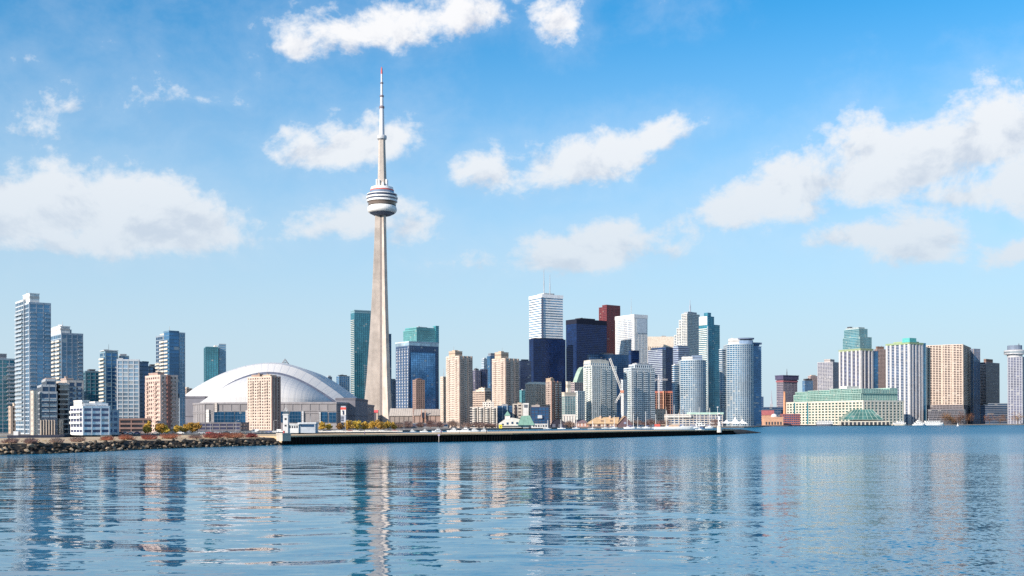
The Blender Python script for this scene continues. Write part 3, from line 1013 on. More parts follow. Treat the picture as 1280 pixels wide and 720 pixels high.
# far towers behind the dome
s = style(G_TEAL, (.08, .22, .28), .22, (.07, .19, .25), .5, 4, 3.2)
o, fp, zt = tw('far_tower', 'teal glass tower with a taller pale slab on its right, beyond the dome', 255, 257.5, 273, 433.5, 1750, s, 70)
f2 = corner(272.6, 274, 282.6, 1765, 70)
block(o, f2, GZ, Z(429.8, 1765, 277), style(G_MID, (.36, .44, .50), .25, None, .5, 4, 3.2), 'pale_slab')
box_on(o, inset(fp, .75, .95, .2, .8), zt, zz(431, fp), WHITE)
s = style(G_BLUE, (.20, .28, .36), .25, (.18, .25, .32), .5, 4, 3.2)
o, fp, zt = tw('far_block', 'dark blue far block with a flat roof just right of the white dome', 420.5, 424, 437, 470, 1900, s, 55)
box_on(o, inset(fp, .1, .8, .2, .8), zt, zz(468.3, fp), DGREY)
s = style(G_MID, (.32, .40, .47), .25, None, .5, 4, 3.2)
o, fp, zt = tw('far_block', 'small grey far block peeping over the right shoulder of the dome', 408, 410, 415, 471, 2000, s, 55)
box_on(o, inset(fp, .2, .8, .2, .8), zt, zt + 2, STEEL)
fp = corner(228, 233, 240, 1500, 50)
o = building('low_beige_block', 'beige block showing behind the left shoulder of the dome', fp, 'building')
block(o, fp, GZ, Z(485.5, 1500, 234), style(G_BROWN, (.48, .38, .31), .5, (.48, .38, .31), 1.2, 3.4, 3))
box_on(o, inset(fp, .2, .6, .2, .7), Z(485.5, 1500, 234), Z(484, 1500, 234), BEIGE)

# ---------------------------------------------------------------- the domed stadium
def stadium():
    d0 = 1160.0
    cx = X(336.5, 1240)
    o = thing('domed_stadium', 'great white domed stadium with a sliding arched roof and blue windows', 'stadium', (cx, 1260, GZ))
    Zb = lambda y, d: Z(y, d, 336)
    # drum: eight-cornered wall
    xl, xr = X(229.5, 1215), X(444, 1215)
    drum = [(X(256, d0), d0), (X(420, d0), d0), (xr, 1222), (xr, 1380), (X(420, 1425), 1425), (X(256, 1425), 1425), (xl, 1380), (xl, 1222)]
    zd = Zb(503.2, d0)
    zs = Zb(496.5, 1222)
    mb = MB()
    conc = (.25, .24, .25)
    mb.prism(drum, GZ, zd, 0, 0, 12, 8)
    for z0, z1, t in ((zd - 1.6, zd + .4, .8), (zd - 9.5, zd - 8.7, .5), (GZ + 17, GZ + 18, .6), (GZ, GZ + 5.5, 1.2)):
        mb.ring(drum, z0, z1, t, 1)
    # panel joints as shallow fins
    for i in (7, 0, 1):
        p, q = Vector(drum[i]), Vector(drum[(i + 1) % 8]); L = (q - p).length; e = (q - p) / L; nn = Vector((e.y, -e.x))
        n = int(L / 9)
        for k in range(n + 1):
            c = p + e * (L * k / n) + nn * .15
            mb.box((c.x, c.y, (GZ + zd) / 2), (e.x * .35, e.y * .35, 0), (nn.x * .3, nn.y * .3, 0), (0, 0, (zd - GZ) / 2 - 1), 1)
    mb.build('drum_wall', [wall_mat(conc, .85, .16, .06), wall_mat((.26, .25, .265))], o)
    # corner blocks that carry the arch
    for (pL, pR, y0, y1, yt) in ((229.5, 256, 1196, 1300, 495.2), (419.5, 444, 1196, 1300, 497.3)):
        mb = MB()
        f = [(X(pL, y0), y0), (X(pR, y0), y0), (X(pR, y0), y1), (X(pL, y0), y1)]
        mb.prism(f, GZ, Z(yt, y0, pL), 0, 0, 9, 6)
        mb.ring(f, Z(yt, y0, pL) - 2.4, Z(yt, y0, pL) - .4, .4, 1)
        mb.ring(f, GZ + 14, GZ + 15, .3, 1)
        mb.build('corner_block', [wall_mat((.185, .185, .215), .85, .16, .05), wall_mat((.13, .13, .155))], o)
    # blue glazing of the front
    gm = glass_mat((.015, .07, .15), .3, blind=.02)
    for (a, b, yt, yb) in ((267.5, 280, 515, 528.4), (281, 292.5, 515, 528.4), (293.5, 307, 515, 528.4), (351, 357, 514.5, 528), (361.5, 376, 514.5, 528), (401, 409, 515, 528), (411, 420, 515.5, 528)):
        mb = MB()
        y = d0 - .75
        mb.prism([(X(a, y), y), (X(b, y), y), (X(b, y), d0 + .5), (X(a, y), d0 + .5)], Z(yb, y, a), Z(yt, y, a), 0, 0, 2.4, 3.2)
        w = mb.build('window', gm, o)
        fr = MB()
        n = max(2, round((X(b, y) - X(a, y)) / 3.2))
        for k in range(n + 1):
            xx = X(a, y) + (X(b, y) - X(a, y)) * k / n
            fr.cube(xx - .1, xx + .1, y - .12, y + .1, Z(yb, y, a), Z(yt, y, a))
        for k in range(4):
            zq = Z(yb, y, a) + (Z(yt, y, a) - Z(yb, y, a)) * k / 3
            fr.cube(X(a, y), X(b, y), y - .1, y + .1, zq - .12, zq + .12)
        fr.build('frame', wall_mat((.10, .17, .26), .5), w)
    # pale buttresses and stair towers
    for (a, b, yt, yb, col) in ((257.5, 261, 512, 528, WHITE), (268.2, 271.2, 503.6, 515, (.55, .50, .46)), (306.8, 309.8, 513, 528, (.58, .5, .46)), (377, 379.3, 514, 528, (.5, .5, .52)), (399, 400.6, 515, 528, PGREY), (357.6, 359, 513, 528, PGREY)):
        y = d0 - 1.6
        mb = MB()
        mb.cube(X(a, y), X(b, y), y, d0 + .4, Z(yb, y, a), Z(yt, y, a))
        for k in range(1, 5):
            zq = Z(yb, y, a) + (Z(yt, y, a) - Z(yb, y, a)) * k / 5
            mb.cube(X(a, y) - .1, X(b, y) + .1, y - .15, d0, zq - .18, zq + .18, 1)
        mb.build('stair_tower', [wall_mat(col), wall_mat(tuple(c * .7 for c in col))], o)
    # sign tower: red band over a dark figure on white
    y = d0 - 2.5
    mb = MB()
    mb.cube(X(426, y), X(432, y), y, d0 + .4, Z(528, y, 429), Z(507.5, y, 429), 0)
    mb.cube(X(425.7, y), X(432.4, y), y - .3, y - .05, Z(512, y, 429), Z(509.2, y, 429), 1)
    mb.cube(X(425.9, y), X(432.2, y), y - .3, y - .05, Z(519, y, 429), Z(512.2, y, 429), 2)
    mb.cube(X(428.2, y), X(430.4, y), y - .42, y - .32, Z(518.4, y, 429), Z(513, y, 429), 3)
    mb.cube(X(427.2, y), X(430.4, y), y - .40, y - .32, Z(514.3, y, 429), Z(513.2, y, 429), 3)
    for k in range(3):
        mb.cube(X(426.3, y), X(429.4, y), y - .3, y - .05, Z(522 + k * 2.2, y, 429), Z(520.6 + k * 2.2, y, 429), 3)
    mb.build('sign_tower', [wall_mat((.42, .44, .5)), wall_mat((.70, .09, .07)), wall_mat(WHITE), wall_mat((.03, .05, .10))], o)
    # roof: a profile in px is turned into world heights at its own distance
    white = wall_mat((.71, .72, .75), .45, .05, .02)
    def roofm(ribs):
        m, t, b = pbsdf('roof_membrane')
        uv = t.n('ShaderNodeUVMap'); u, v, _ = t.sep(uv.outputs[0])
        fr = t.m('FRACT', t.m('MULTIPLY', u, ribs))
        ln = t.m('LESS_THAN', t.m('ABSOLUTE', t.m('SUBTRACT', fr, .5)), .035)
        cell = t.n('ShaderNodeTexWhiteNoise', noise_dimensions='1D')
        t.l(t.m('FLOOR', t.m('ADD', t.m('MULTIPLY', u, ribs), .5)), cell.inputs['W'])
        g = t.n('ShaderNodeNewGeometry')
        n = t.noise(g.outputs['Position'], .05, 4, .6)
        k = t.m('ADD', t.m('MULTIPLY', cell.outputs['Value'], .10), t.m('MULTIPLY', n, .08))
        c = t.mix(k, (.58, .57, .565, 1), (.32, .325, .345, 1))
        c = t.mix(t.m('MULTIPLY', ln, .75), c, (.35, .37, .42, 1))
        t.l(c, b.inputs['Base Color']); b.inputs['Roughness'].default_value = .6
        return m
    N = 48
    def arc(pts, d):
        """smooth arch through (px, y) points, as world points at distance d"""
        out = []
        n = len(pts)
        for i in range(N + 1):
            s = i / N * (n - 1); k = min(int(s), n - 2); f = s - k
            p0, p1, p2, p3 = pts[max(0, k - 1)], pts[k], pts[k + 1], pts[min(n - 1, k + 2)]
            q = []
            for c in (0, 1):
                a0, a1, a2, a3 = p0[c], p1[c], p2[c], p3[c]
                q.append(.5 * ((2 * a1) + (-a0 + a2) * f + (2 * a0 - 5 * a1 + 4 * a2 - a3) * f * f + (-a0 + 3 * a1 - 3 * a2 + a3) * f ** 3))
            out.append((X(q[0], d, q[1]), d, Z(q[1], d, q[0])))
        return out
    outer = [(229.5, 494.8), (244, 484.5), (262, 474.2), (282, 465), (305, 457.6), (325, 454.1), (343, 453.2), (360, 455), (380, 461), (398, 470), (415, 481.5), (428, 491), (436, 497.3)]
    inner = [(256.5, 503.2), (266, 494), (280, 483.5), (295, 475), (312, 468.6), (325, 466), (338, 465.2), (352, 466.6), (368, 471.5), (385, 479.5), (400, 488.5), (412, 496.5), (420.5, 503.2)]
    yo, yi = 1240.0, 1212.0
    A = arc(outer, yo)
    I = arc(inner, yi)
    mid = [((2 * a[0] + i[0]) / 3, (2 * a[1] + i[1]) / 3 - 6, a[2] * .66 + i[2] * .34 + 2.0) for a, i in zip(A, I)]
    mb = MB()
    for rowA, rowB, v0 in ((I, mid, 0), (mid, A, .3)):
        for k in range(N):
            mb.face([rowA[k], rowA[k + 1], rowB[k + 1], rowB[k]], 0, [(k / N, v0), ((k + 1) / N, v0), ((k + 1) / N, v0 + .3), (k / N, v0 + .3)])
    back = [(x, 1330.0, z * .985) for x, y, z in A]
    backd = [(cx + (x - cx) * .8, 1405.0, max(zd, z * .55)) for x, y, z in A]
    for r0, r1, v0 in ((A, back, .6), (back, backd, .8)):
        for k in range(N):
            mb.face([r0[k], r0[k + 1], r1[k + 1], r1[k]], 0, [(k / N, v0), ((k + 1) / N, v0), ((k + 1) / N, v0 + .2), (k / N, v0 + .2)])
    mb.build('arched_roof', roofm(22), o, smooth=True)
    # shade of the gap under the arch's rim, put into dark solid boxes
    mb = MB()
    for k in range(N):
        a, b = Vector(I[k]), Vector(I[k + 1])
        mb.box((a + b) / 2 + Vector((0, .2, -.9)), (b - a) / 2 * 1.02, (0, 1.6, 0), (0, 0, 1.15))
    mb.build('rim_gap_shade', wall_mat((.10, .12, .18)), o)
    # front shell: from under the rim down to the drum, bulging towards the lake
    S = [(x, y + 3.0, z - 1.8) for x, y, z in I]
    rows = []
    M_ = 10
    for j in range(M_ + 1):
        t = j / M_
        ang = t * math.pi / 2
        row = []
        for x, y, z in S:
            row.append((x, y - (y - d0 - 3) * math.sin(ang), zd + .3 + (z - zd - .3) * math.cos(ang) ** .9 if j < M_ else zd + .3))
        # near the base the shell follows the drum's rounded corner
        rows.append([(cx + (x - cx) * (1 - .00 * t), y + (abs(x - cx) / (S[-1][0] - cx)) ** 4 * (S[0][1] - y), z) for x, y, z in row])
    mb = MB()
    for r0, r1 in zip(rows, rows[1:]):
        for k in range(N):
            mb.face([r0[k], r0[k + 1], r1[k + 1], r1[k]], 0, [(k / N, 0), ((k + 1) / N, 0), ((k + 1) / N, 1), (k / N, 1)])
    mb.build('front_shell', roofm(30), o, smooth=True)
    # lattice on the crown of the arch
    mb = MB()
    bx, bz = X(356, 1245), Z(454.6, 1245, 356)
    for dx in (-4.5, 4.5):
        mb.tube([(bx + dx, 1245, bz - 1), (bx, 1245, bz + 5.2)], .35, 6)
        mb.tube([(bx + dx, 1249, bz - 1), (bx, 1249, bz + 5.2)], .35, 6)
    for dx in (-2.4, 0, 2.4):
        mb.tube([(bx + dx, 1247, bz - 1), (bx + dx * .5, 1247, bz + 3.4)], .25, 6)
    mb.tube([(bx - 3, 1247, bz + 1.4), (bx + 3, 1247, bz + 1.4)], .3, 6)
    mb.tube([(bx, 1247, bz + 5), (bx, 1247, bz + 6.6)], .15, 6)
    mb.build('roof_lattice', wall_mat((.20, .21, .24), .5), o)
stadium()

# beige condominium before the dome
sC = style(G_BROWN, (.54, .445, .38), .56, (.54, .445, .38), 1.5, 3.4, 2.75, cap=BEIGE)
o, fp, zt = tw('beige_tower', 'beige concrete tower standing in front of the middle of the dome', 309.6, 339, 350.2, 470.5, 1000, sC, 40, win=(0, 3))
box_on(o, inset(fp, .05, .9, .5, .85), zt, zz(467.6, fp), (.36, .26, .21))
box_on(o, inset(fp, .1, .8, .08, .4), zt, zz(468.6, fp), BEIGE)
mb = MB()
p, q = Vector(fp[0]), Vector(fp[1]); e = (q - p).normalized(); nn = Vector((e.y, -e.x))
for t in (.1, .5, .9):
    c = p.lerp(q, t) + nn * .4
    mb.box((c.x, c.y, (GZ + zt) / 2), (e.x * 1.0, e.y * 1.0, 0), (nn.x * .5, nn.y * .5, 0), (0, 0, (zt - GZ) / 2))
mb.build('brick_pilaster', wall_mat((.33, .22, .19)), o)
for t0, t1 in ((.14, .26), (.44, .56), (.74, .86)):
    balconies(o, fp, 3, t0, t1, 1.0, 6, zt - 3, 2.75, (.50, .41, .35), (.46, .38, .32))

# ---------------------------------------------------------------- the great needle
def needle():
    d = 1700.0
    k = d / F
    px0 = 478.2
    cx, cy = X(px0, d, 400), d
    ZT = lambda y: Z(y, d, px0)
    o = thing('observation_tower', 'very tall slender concrete observation tower with a ringed pod and long antenna', 'tower', (cx, cy, GZ))
    conc = wall_mat((.50, .435, .385), .85, .2, .07)
    dark = wall_mat((.20, .175, .17), .8)
    # Y-shaped shaft: three tapering wings round a six-sided core
    zs = [ZT(y) for y in (534, 520, 500, 470, 430, 390, 350, 310, 285, 262)]
    Ls = [v * k for v in (27.0, 24.8, 22.6, 19.7, 16.8, 14.2, 12.1, 10.3, 9.3, 8.5)]
    Ts = [v * k for v in (6.9, 6.6, 6.3, 5.9, 5.5, 5.2, 4.9, 4.6, 4.5, 4.4)]
    angs = [R_(190), R_(310), R_(70)]
    mb = MB(); ms = MB()
    def section(L, T):
        out = []
        for a, f_ in zip(angs, (1.0, .66, .66)):
            u = Vector((math.cos(a), math.sin(a))); w = Vector((-u.y, u.x))
            h = T / 2
            out.append(u * L * f_ - w * h * .85)
            out.append(u * L * f_ + w * h * .85)
            # the re-entrant corner between this wing and the next, filled out by the core
            b = a + R_(60)
            out.append(Vector((math.cos(b), math.sin(b))) * T * .80 - Vector((math.cos(b + 1.5708), math.sin(b + 1.5708))) * T * .30)
            out.append(Vector((math.cos(b), math.sin(b))) * T * .80 + Vector((math.cos(b + 1.5708), math.sin(b + 1.5708))) * T * .30)
        return out
    secs = [section(L, T) for L, T in zip(Ls, Ts)]
    for (s0, z0), (s1, z1) in zip(zip(secs, zs), zip(secs[1:], zs[1:])):
        n = len(s0)
        for i in range(n):
            j = (i + 1) % n
            mi = 1 if i % 4 == 2 else 0
            mb.face([(cx + s0[i].x, cy + s0[i].y, z0), (cx + s0[j].x, cy + s0[j].y, z0), (cx + s1[j].x, cy + s1[j].y, z1), (cx + s1[i].x, cy + s1[i].y, z1)], mi)
    mb.build('shaft', [conc, dark], o)
    # the core faces in the valleys are darker than the wings
    c = (cx, cy)
    white = wall_mat((.80, .79, .78), .5, .04)
    glassd = glass_mat((.05, .07, .12), .3)
    grey = wall_mat((.30, .33, .38), .5)
    r = lambda v: v * k
    P = lambda rad, y: (r(rad), ZT(y))
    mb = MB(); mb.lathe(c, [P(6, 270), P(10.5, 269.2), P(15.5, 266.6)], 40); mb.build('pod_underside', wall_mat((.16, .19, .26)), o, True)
    prof = [P(15.2, 266.9)]
    for i in range(9):
        a = -math.pi / 2 + math.pi * i / 8
        prof.append((r(14.2 + 4.2 * math.cos(a)), ZT(261.8) + r(4.9) * math.sin(a)))
    mb = MB(); mb.lathe(c, prof, 48); mb.build('radome', wall_mat((.80, .79, .77), .6, .03), o, True)
    mb = MB()
    mb.lathe(c, [P(17.2, 257.2), P(17.6, 254), P(18.4, 252.8)], 48); mb.build('window_band', glass_mat((.16, .12, .10), .2), o)
    mb = MB(); mb.lathe(c, [P(17.8, 253.2), P(19.0, 252.7), P(19.0, 250.6), P(17.8, 250.2)], 48); mb.build('balcony_ring', white, o)
    mb = MB(); mb.lathe(c, [P(17.8, 250.6), P(18.1, 248.5)], 48); mb.build('window_band', glassd, o)
    mb = MB(); mb.lathe(c, [P(17.6, 248.9), P(19.5, 248.4), P(19.5, 246.6), P(17.6, 246.2)], 48); mb.build('balcony_ring', white, o)
    mb = MB(); mb.lathe(c, [P(18.0, 246.6), P(18.6, 244.2)], 48); mb.build('window_band', glassd, o)
    mb = MB(); mb.lathe(c, [P(17.6, 244.6), P(18.9, 244.0), P(18.9, 243.2), P(15, 242.2)], 48); mb.build('balcony_ring', white, o)
    mb = MB(); mb.lathe(c, [P(16.0, 242.8), P(14.6, 239.2)], 48); mb.build('upper_glazing', glass_mat((.22, .27, .34), .3), o)
    mb = MB(); mb.lathe(c, [P(14.0, 239.4), P(14.8, 239.2), P(14.8, 238.0), P(14, 237.8)], 48); mb.build('red_band', wall_mat((.62, .14, .12)), o)
    mb = MB(); mb.lathe(c, [P(13.9, 238.1), P(14.4, 237.6), P(13.8, 234.6), P(10, 233.9), P(0, 233.4)], 48); mb.build('roof_drum', white, o)
    mb = MB()
    for i in range(8):
        a = i / 8 * 2 * math.pi + .3
        x, y = cx + r(6.6) * math.cos(a), cy + r(6.6) * math.sin(a)
        h = (224.6, 226, 229, 225)[i % 4]
        mb.tube([(x, y, ZT(234)), (x, y, ZT(h))], r(1.15), 8)
    mb.build('antenna_box', white, o)
    mb = MB()
    mb.lathe(c, [P(6.2, 234), P(5.6, 228), P(5.2, 215), P(4.5, 190), P(4.2, 174)], 6); mb.build('upper_shaft', wall_mat((.46, .41, .37), .8, .12), o)
    mb = MB(); mb.lathe(c, [P(4.2, 175.2), P(5.9, 173.8), P(6.1, 171.6), P(5.8, 169.8), P(3.4, 169)], 32); mb.build('small_pod', wall_mat((.52, .53, .55), .4), o)
    wh = wall_mat((.56, .57, .61), .5, .04)
    dk = wall_mat((.20, .16, .18), .5)
    rd = wall_mat((.55, .12, .12), .5)
    mb = MB()
    mb.lathe(c, [P(3.3, 169.2), P(2.9, 150), P(2.7, 136), P(3.2, 135.4), P(3.2, 133), P(2.2, 132.4), P(2.0, 121.6), P(2.6, 121.2), P(2.6, 119.4), P(1.6, 119), P(1.5, 105),
                 P(2.0, 104.6), P(2.0, 103.2), P(1.25, 102.8), P(1.15, 92.5), P(1.3, 92.3), P(1.0, 86), P(.35, 83.6)], 12,
             [0, 0, 1, 1, 1, 0, 1, 1, 1, 0, 1, 1, 1, 0, 2, 2, 2])
    mb.build('antenna_mast', [wh, dk, rd], o)
    # entrance hall at the foot, with a red strip over its door
    mb = MB()
    y = 1652
    f = flat(443, 462, y, 30)
    mb.prism(f, GZ, Z(512.5, y, 450)); mb.ring(f, Z(512.5, y, 450) - 1, Z(512.5, y, 450) + .2, .4)
    mb.build('entrance_hall', wall_mat((.52, .45, .37)), o)
    mb = MB()
    y = 1640
    f = flat(460.5, 472, y, 12)
    mb.prism(f, GZ, Z(513, y, 465)); mb.ring(f, Z(513, y, 465) - .6, Z(513, y, 465) + .2, .3)
    mb.build('porch', wall_mat((.54, .44, .36)), o)
    mb = MB(); mb.cube(X(464.5, y), X(470, y), y - .3, y + .1, GZ, Z(516.5, y, 466)); mb.build('door', wall_mat((.10, .09, .11)), o)
    mb = MB(); mb.cube(X(463.5, y), X(472.5, y), y - 1.2, y - .1, Z(515.8, y, 466), Z(512.6, y, 466)); mb.build('red_sign', wall_mat((.68, .12, .14)), o)
needle()

# ---------------------------------------------------------------- between needle and black towers
s = style(G_TEAL, (.07, .20, .26), .2, (.06, .17, .23), .4, 4, 3.3)
fp = corner(438.8, 443.5, 489.5, 1900, 60)
o = building('slant_tower', 'tall teal glass tower half hidden behind the concrete observation tower', fp, 'tower'); o['group'] = BUILDING
block(o, inset(fp, 0, .84, 0, 1), GZ, Z(391, 1900, 450), s)
block(o, inset(fp, .841, 1, .04, .96), GZ, Z(415.5, 1900, 486), style(G_DEEP, (.05, .12, .2), .2, None, .4, 4, 3.3), 'lower_wing')
f2 = inset(fp, .0, .83, 0.0, 1)
mb = MB()
mb.prism(f2, Z(391, 1900, 450) + .4, Z(388.2, 1900, 450), 0, 0); mb.ring(f2, Z(388.6, 1900, 450), Z(387.2, 1900, 450), .5, 0)
mb.build('crown', wall_mat((.20, .33, .38), .5), o)
balconies(o, fp, 3, .02, .98, 1.0, 10, Z(398, 1900, 440), 3.3, (.55, .55, .52), (.45, .48, .47))
balconies(o, fp, 0, .25, .55, 1.2, 8, Z(455, 1900, 450), 3.3, (.45, .47, .5), (.2, .28, .34))

# big blue glass block with the pale frame, and the crowned tower behind it
fp = corner(495, 511.5, 548, 1750, 52)
o = building('blue_block', 'deep blue glass office block with a paler glazed bay in its front face', fp, 'tower'); o['group'] = BUILDING
zt = Z(432, 1750, 520)
block(o, fp, GZ, zt, style(G_DEEP, (.10, .15, .25), .35, (.12, .17, .27), .8, 4.5, 3.5))
mb = MB(); mb.prism(offset(fp, .4), zt + .4, Z(427, 1750, 520), 0, 0, 4, 3.5); mb.ring(offset(fp, .4), Z(428, 1750, 520), Z(426.4, 1750, 520), .5, 1)
mb.build('crown', [glass_mat((.34, .46, .55), .3, blind=.02), wall_mat((.45, .52, .58))], o)
f2 = inset(fp, .04, .88, -.035, .5)
block(o, f2, GZ, Z(440, 1750, 525), style(glass_mat((.15, .36, .62), .45, blind=.02), (.09, .22, .40), .12, (.14, .28, .48), .35, 4.2, 3.5), 'glazed_bay')
p, q = Vector(fp[3]), Vector(fp[0]); e = (q - p).normalized(); nn = Vector((e.y, -e.x)); L = (q - p).length
for i in range(5):
    mb = MB()
    c = p + e * L * (i + .5) / 5
    mb.box((c.x + nn.x * .1, c.y + nn.y * .1, (GZ + zt) / 2), (e.x * .25, e.y * .25, 0), (nn.x * .25, nn.y * .25, 0), (0, 0, (zt - GZ) / 2 - 3))
    for j in range(24):
        z = GZ + 8 + (zt - GZ - 12) * j / 24
        q = c + nn * .4
        mb.box((q.x, q.y, z), (e.x * 1.3, e.y * 1.3, 0), (nn.x * .3, nn.y * .3, 0), (0, 0, .75))
    mb.build('balcony_stack', wall_mat((.55, .56, .58), .6), o)
fp = corner(504.5, 521, 548.5, 1860, 50)
o = building('teal_crown_tower', 'tower with a bright teal glass crown and corner spike behind the blue block', fp, 'tower'); o['group'] = BUILDING
block(o, fp, GZ, Z(412, 1860, 520), style(G_LTEAL, (.14, .36, .38), .22, (.14, .34, .36), .4, 4, 3.3))
block(o, inset(fp, .02, .9, .04, .9), Z(412, 1860, 520), Z(409, 1860, 525), style(G_LTEAL, (.10, .34, .36), .3, None, .4, 4, 3.3), 'crown')
block(o, inset(fp, .86, 1.0, -.02, .2), Z(412, 1860, 520) - 20, Z(405.8, 1860, 546), style(G_TEAL, (.08, .32, .36), .3, None, .4, 3, 3.3), 'corner_spike')
box_on(o, inset(fp, .2, .6, .2, .7), Z(409, 1860, 520), Z(407.8, 1860, 520), STEEL)

s = style(G_BROWN, (.29, .20, .17), .5, (.30, .205, .175), 1.4, 3.2, 2.9, cap=BROWN)
o, fp, zt = tw('brown_tower', 'short brown tower standing in front of the blue glass office block', 516, 520, 530.8, 475, 1480, s, 60)
box_on(o, inset(fp, .2, .8, .2, .8), zt, zz(473.4, fp), BROWN)
s = style(G_DEEP, (.36, .38, .42), .3, None, .5, 4, 3.2)
o, fp, zt = tw('far_block', 'slim pale and dark far block in the gap left of the blue office block', 487.5, 490.5, 495.6, 475, 1960, s, 50)
box_on(o, inset(fp, .2, .8, .2, .8), zt, zt + 2, STEEL)

# convention halls with sloping metal roofs
def hall(name, label, L, R, ytop, yslope, d, depth, wall, roofc, slope_in=10):
    fp = flat(L, R, d, depth)
    o = building(name, label, fp, 'building')
    zs, zt = Z(yslope, d, L), Z(ytop, d + slope_in, L)
    mb = MB(); mb.prism(fp, GZ, zs, 0, 0)
    x0, x1 = fp[0][0], fp[1][0]
    n = max(3, int((x1 - x0) / 6))
    for k in range(n + 1):
        xx = x0 + (x1 - x0) * k / n
        mb.cube(xx - .4, xx + .4, d - .5, d + .2, GZ, zs - .2, 1)
    mb.build('hall_wall', [wall_mat(wall), wall_mat(tuple(c * .75 for c in wall))], o)
    mb = MB()
    a = [(x0 - 1, d - 1.5, zs), (x1 + 1, d - 1.5, zs)]
    b = [(x0 - 1, d + slope_in, zt), (x1 + 1, d + slope_in, zt)]
    c = [(x0 - 1, d + depth, zt), (x1 + 1, d + depth, zt)]
    g = [(x0 - 1, d + depth, zs), (x1 + 1, d + depth, zs)]
    mb.face([a[0], a[1], b[1], b[0]]); mb.face([b[0], b[1], c[1], c[0]]); mb.face([a[1], g[1], c[1], b[1]]); mb.face([a[0], b[0], c[0], g[0]]); mb.face([a[0], g[0], g[1], a[1]])
    m = int((x1 - x0) / 3)
    for k in range(m + 1):
        xx = x0 - .9 + (x1 - x0 + 1.8) * k / m
        mid = Vector((xx, (d - 1.5 + d + slope_in) / 2, (zs + zt) / 2 + .1)); ax = Vector((0, (slope_in + 1.5) / 2, (zt - zs) / 2))
        mb.box(mid, (.09, 0, 0), ax, (0, -.05, .12))
    mb.build('sloping_roof', wall_mat(roofc, .6, .1, .08), o)
    return o, fp
o, fp = hall('sloping_hall', 'hall with a big plain sloping grey roof just right of the needle foot', 487, 516, 510.5, 520, 1560, 50, (.27, .23, .21), (.45, .40, .355), 14)
o, fp = hall('red_brick_hall', 'red brick hall with a round arch window and sloping roof beside the brown tower', 517.5, 557, 511.5, 519.5, 1400, 50, (.33, .24, .205), (.40, .35, .31), 12)
mb = MB(); y = 1398.2
mb.tube([(X(529, y), y - 1, Z(519, y, 529)), (X(529, y), y + .5, Z(519, y, 529))], 3.6, 20); mb.build('arch_window', glass_mat((.03, .04, .07), .2), o)
mb = MB(); mb.cube(X(526.2, y), X(527.3, y), y - 1.4, y + .2, GZ, Z(512, y, 527)); mb.cube(X(530.8, y), X(532, y), y - 1.4, y + .2, GZ, Z(513, y, 531)); mb.build('brick_pier', wall_mat((.42, .25, .19)), o)
mb = MB(); mb.cube(X(517, y), X(557, y), y - 6, y - .2, GZ + 3, GZ + 4.2); mb.build('canopy', wall_mat((.16, .16, .17)), o)
fp = flat(484, 560, 1330, 24)
o = building('low_terminal', 'long low grey terminal with a flat roof behind the marina', fp, 'building')
block(o, fp, GZ, Z(529, 1330, 520), style(G_DEEP, (.20, .215, .235), .4, (.20, .21, .22), .6, 6, 3.5, cap=GREY))

# twin beige condominiums
sT = style(G_BROWN, (.60, .50, .425), .52, (.60, .50, .425), 1.35, 3.0, 2.75, cap=BEIGE)
def condo(label, L, M, R, yt, d, yroof, group='pair of beige concrete towers'):
    o, fp, zt = tw('beige_tower', label, L, M, R, yt, d, sT, 50, group=group, win=(0, 3))
    box_on(o, inset(fp, -.03, .5, .25, .75), zt, zz(yroof, fp), (.52, .40, .31))
    box_on(o, inset(fp, .1, .3, .4, .6), zz(yroof, fp), zz(yroof - 1.4, fp), BEIGE, 'lift_box')
    p, q = Vector(fp[0]), Vector(fp[1]); e = (q - p).normalized(); nn = Vector((e.y, -e.x)); L_ = (q - p).length
    mb = MB()
    for t in (.06, .36, .66, .95):
        c = p + e * (L_ * t) + nn * .5
        mb.box((c.x, c.y, (GZ + zt) / 2), (e.x * .9, e.y * .9, 0), (nn.x * .6, nn.y * .6, 0), (0, 0, (zt - GZ) / 2 + .3))
    mb.build('wall_rib', wall_mat((.40, .31, .26)), o)
    for t0, t1 in ((.12, .3), (.7, .88)):
        balconies(o, fp, 3, t0, t1, 1.1, 6, zt - 3, 2.75, (.56, .46, .39), (.52, .42, .36))
    balconies(o, fp, 0, .1, .33, 1.2, 6, zt - 3, 2.75, (.44, .35, .30), (.40, .32, .28))
    balconies(o, fp, 0, .70, .92, 1.2, 6, zt - 3, 2.75, (.44, .35, .30), (.40, .32, .28))
    return o, fp, zt
o, fp, zt = condo('tall beige concrete tower with punched windows standing right of the brick hall', 557.8, 573.5, 590.3, 445, 1350, 439.5)
f2 = corner(550.6, 554, 558.6, 1385, 50)
block(o, f2, GZ, Z(471, 1385, 554), sT, 'side_wing')
mast(o, *centre(f2), Z(471, 1385, 554), Z(460, 1385, 554), .35, .25)
condo('tall beige concrete tower with punched windows standing left of the black towers', 615.3, 631, 648.5, 448, 1440, 441)

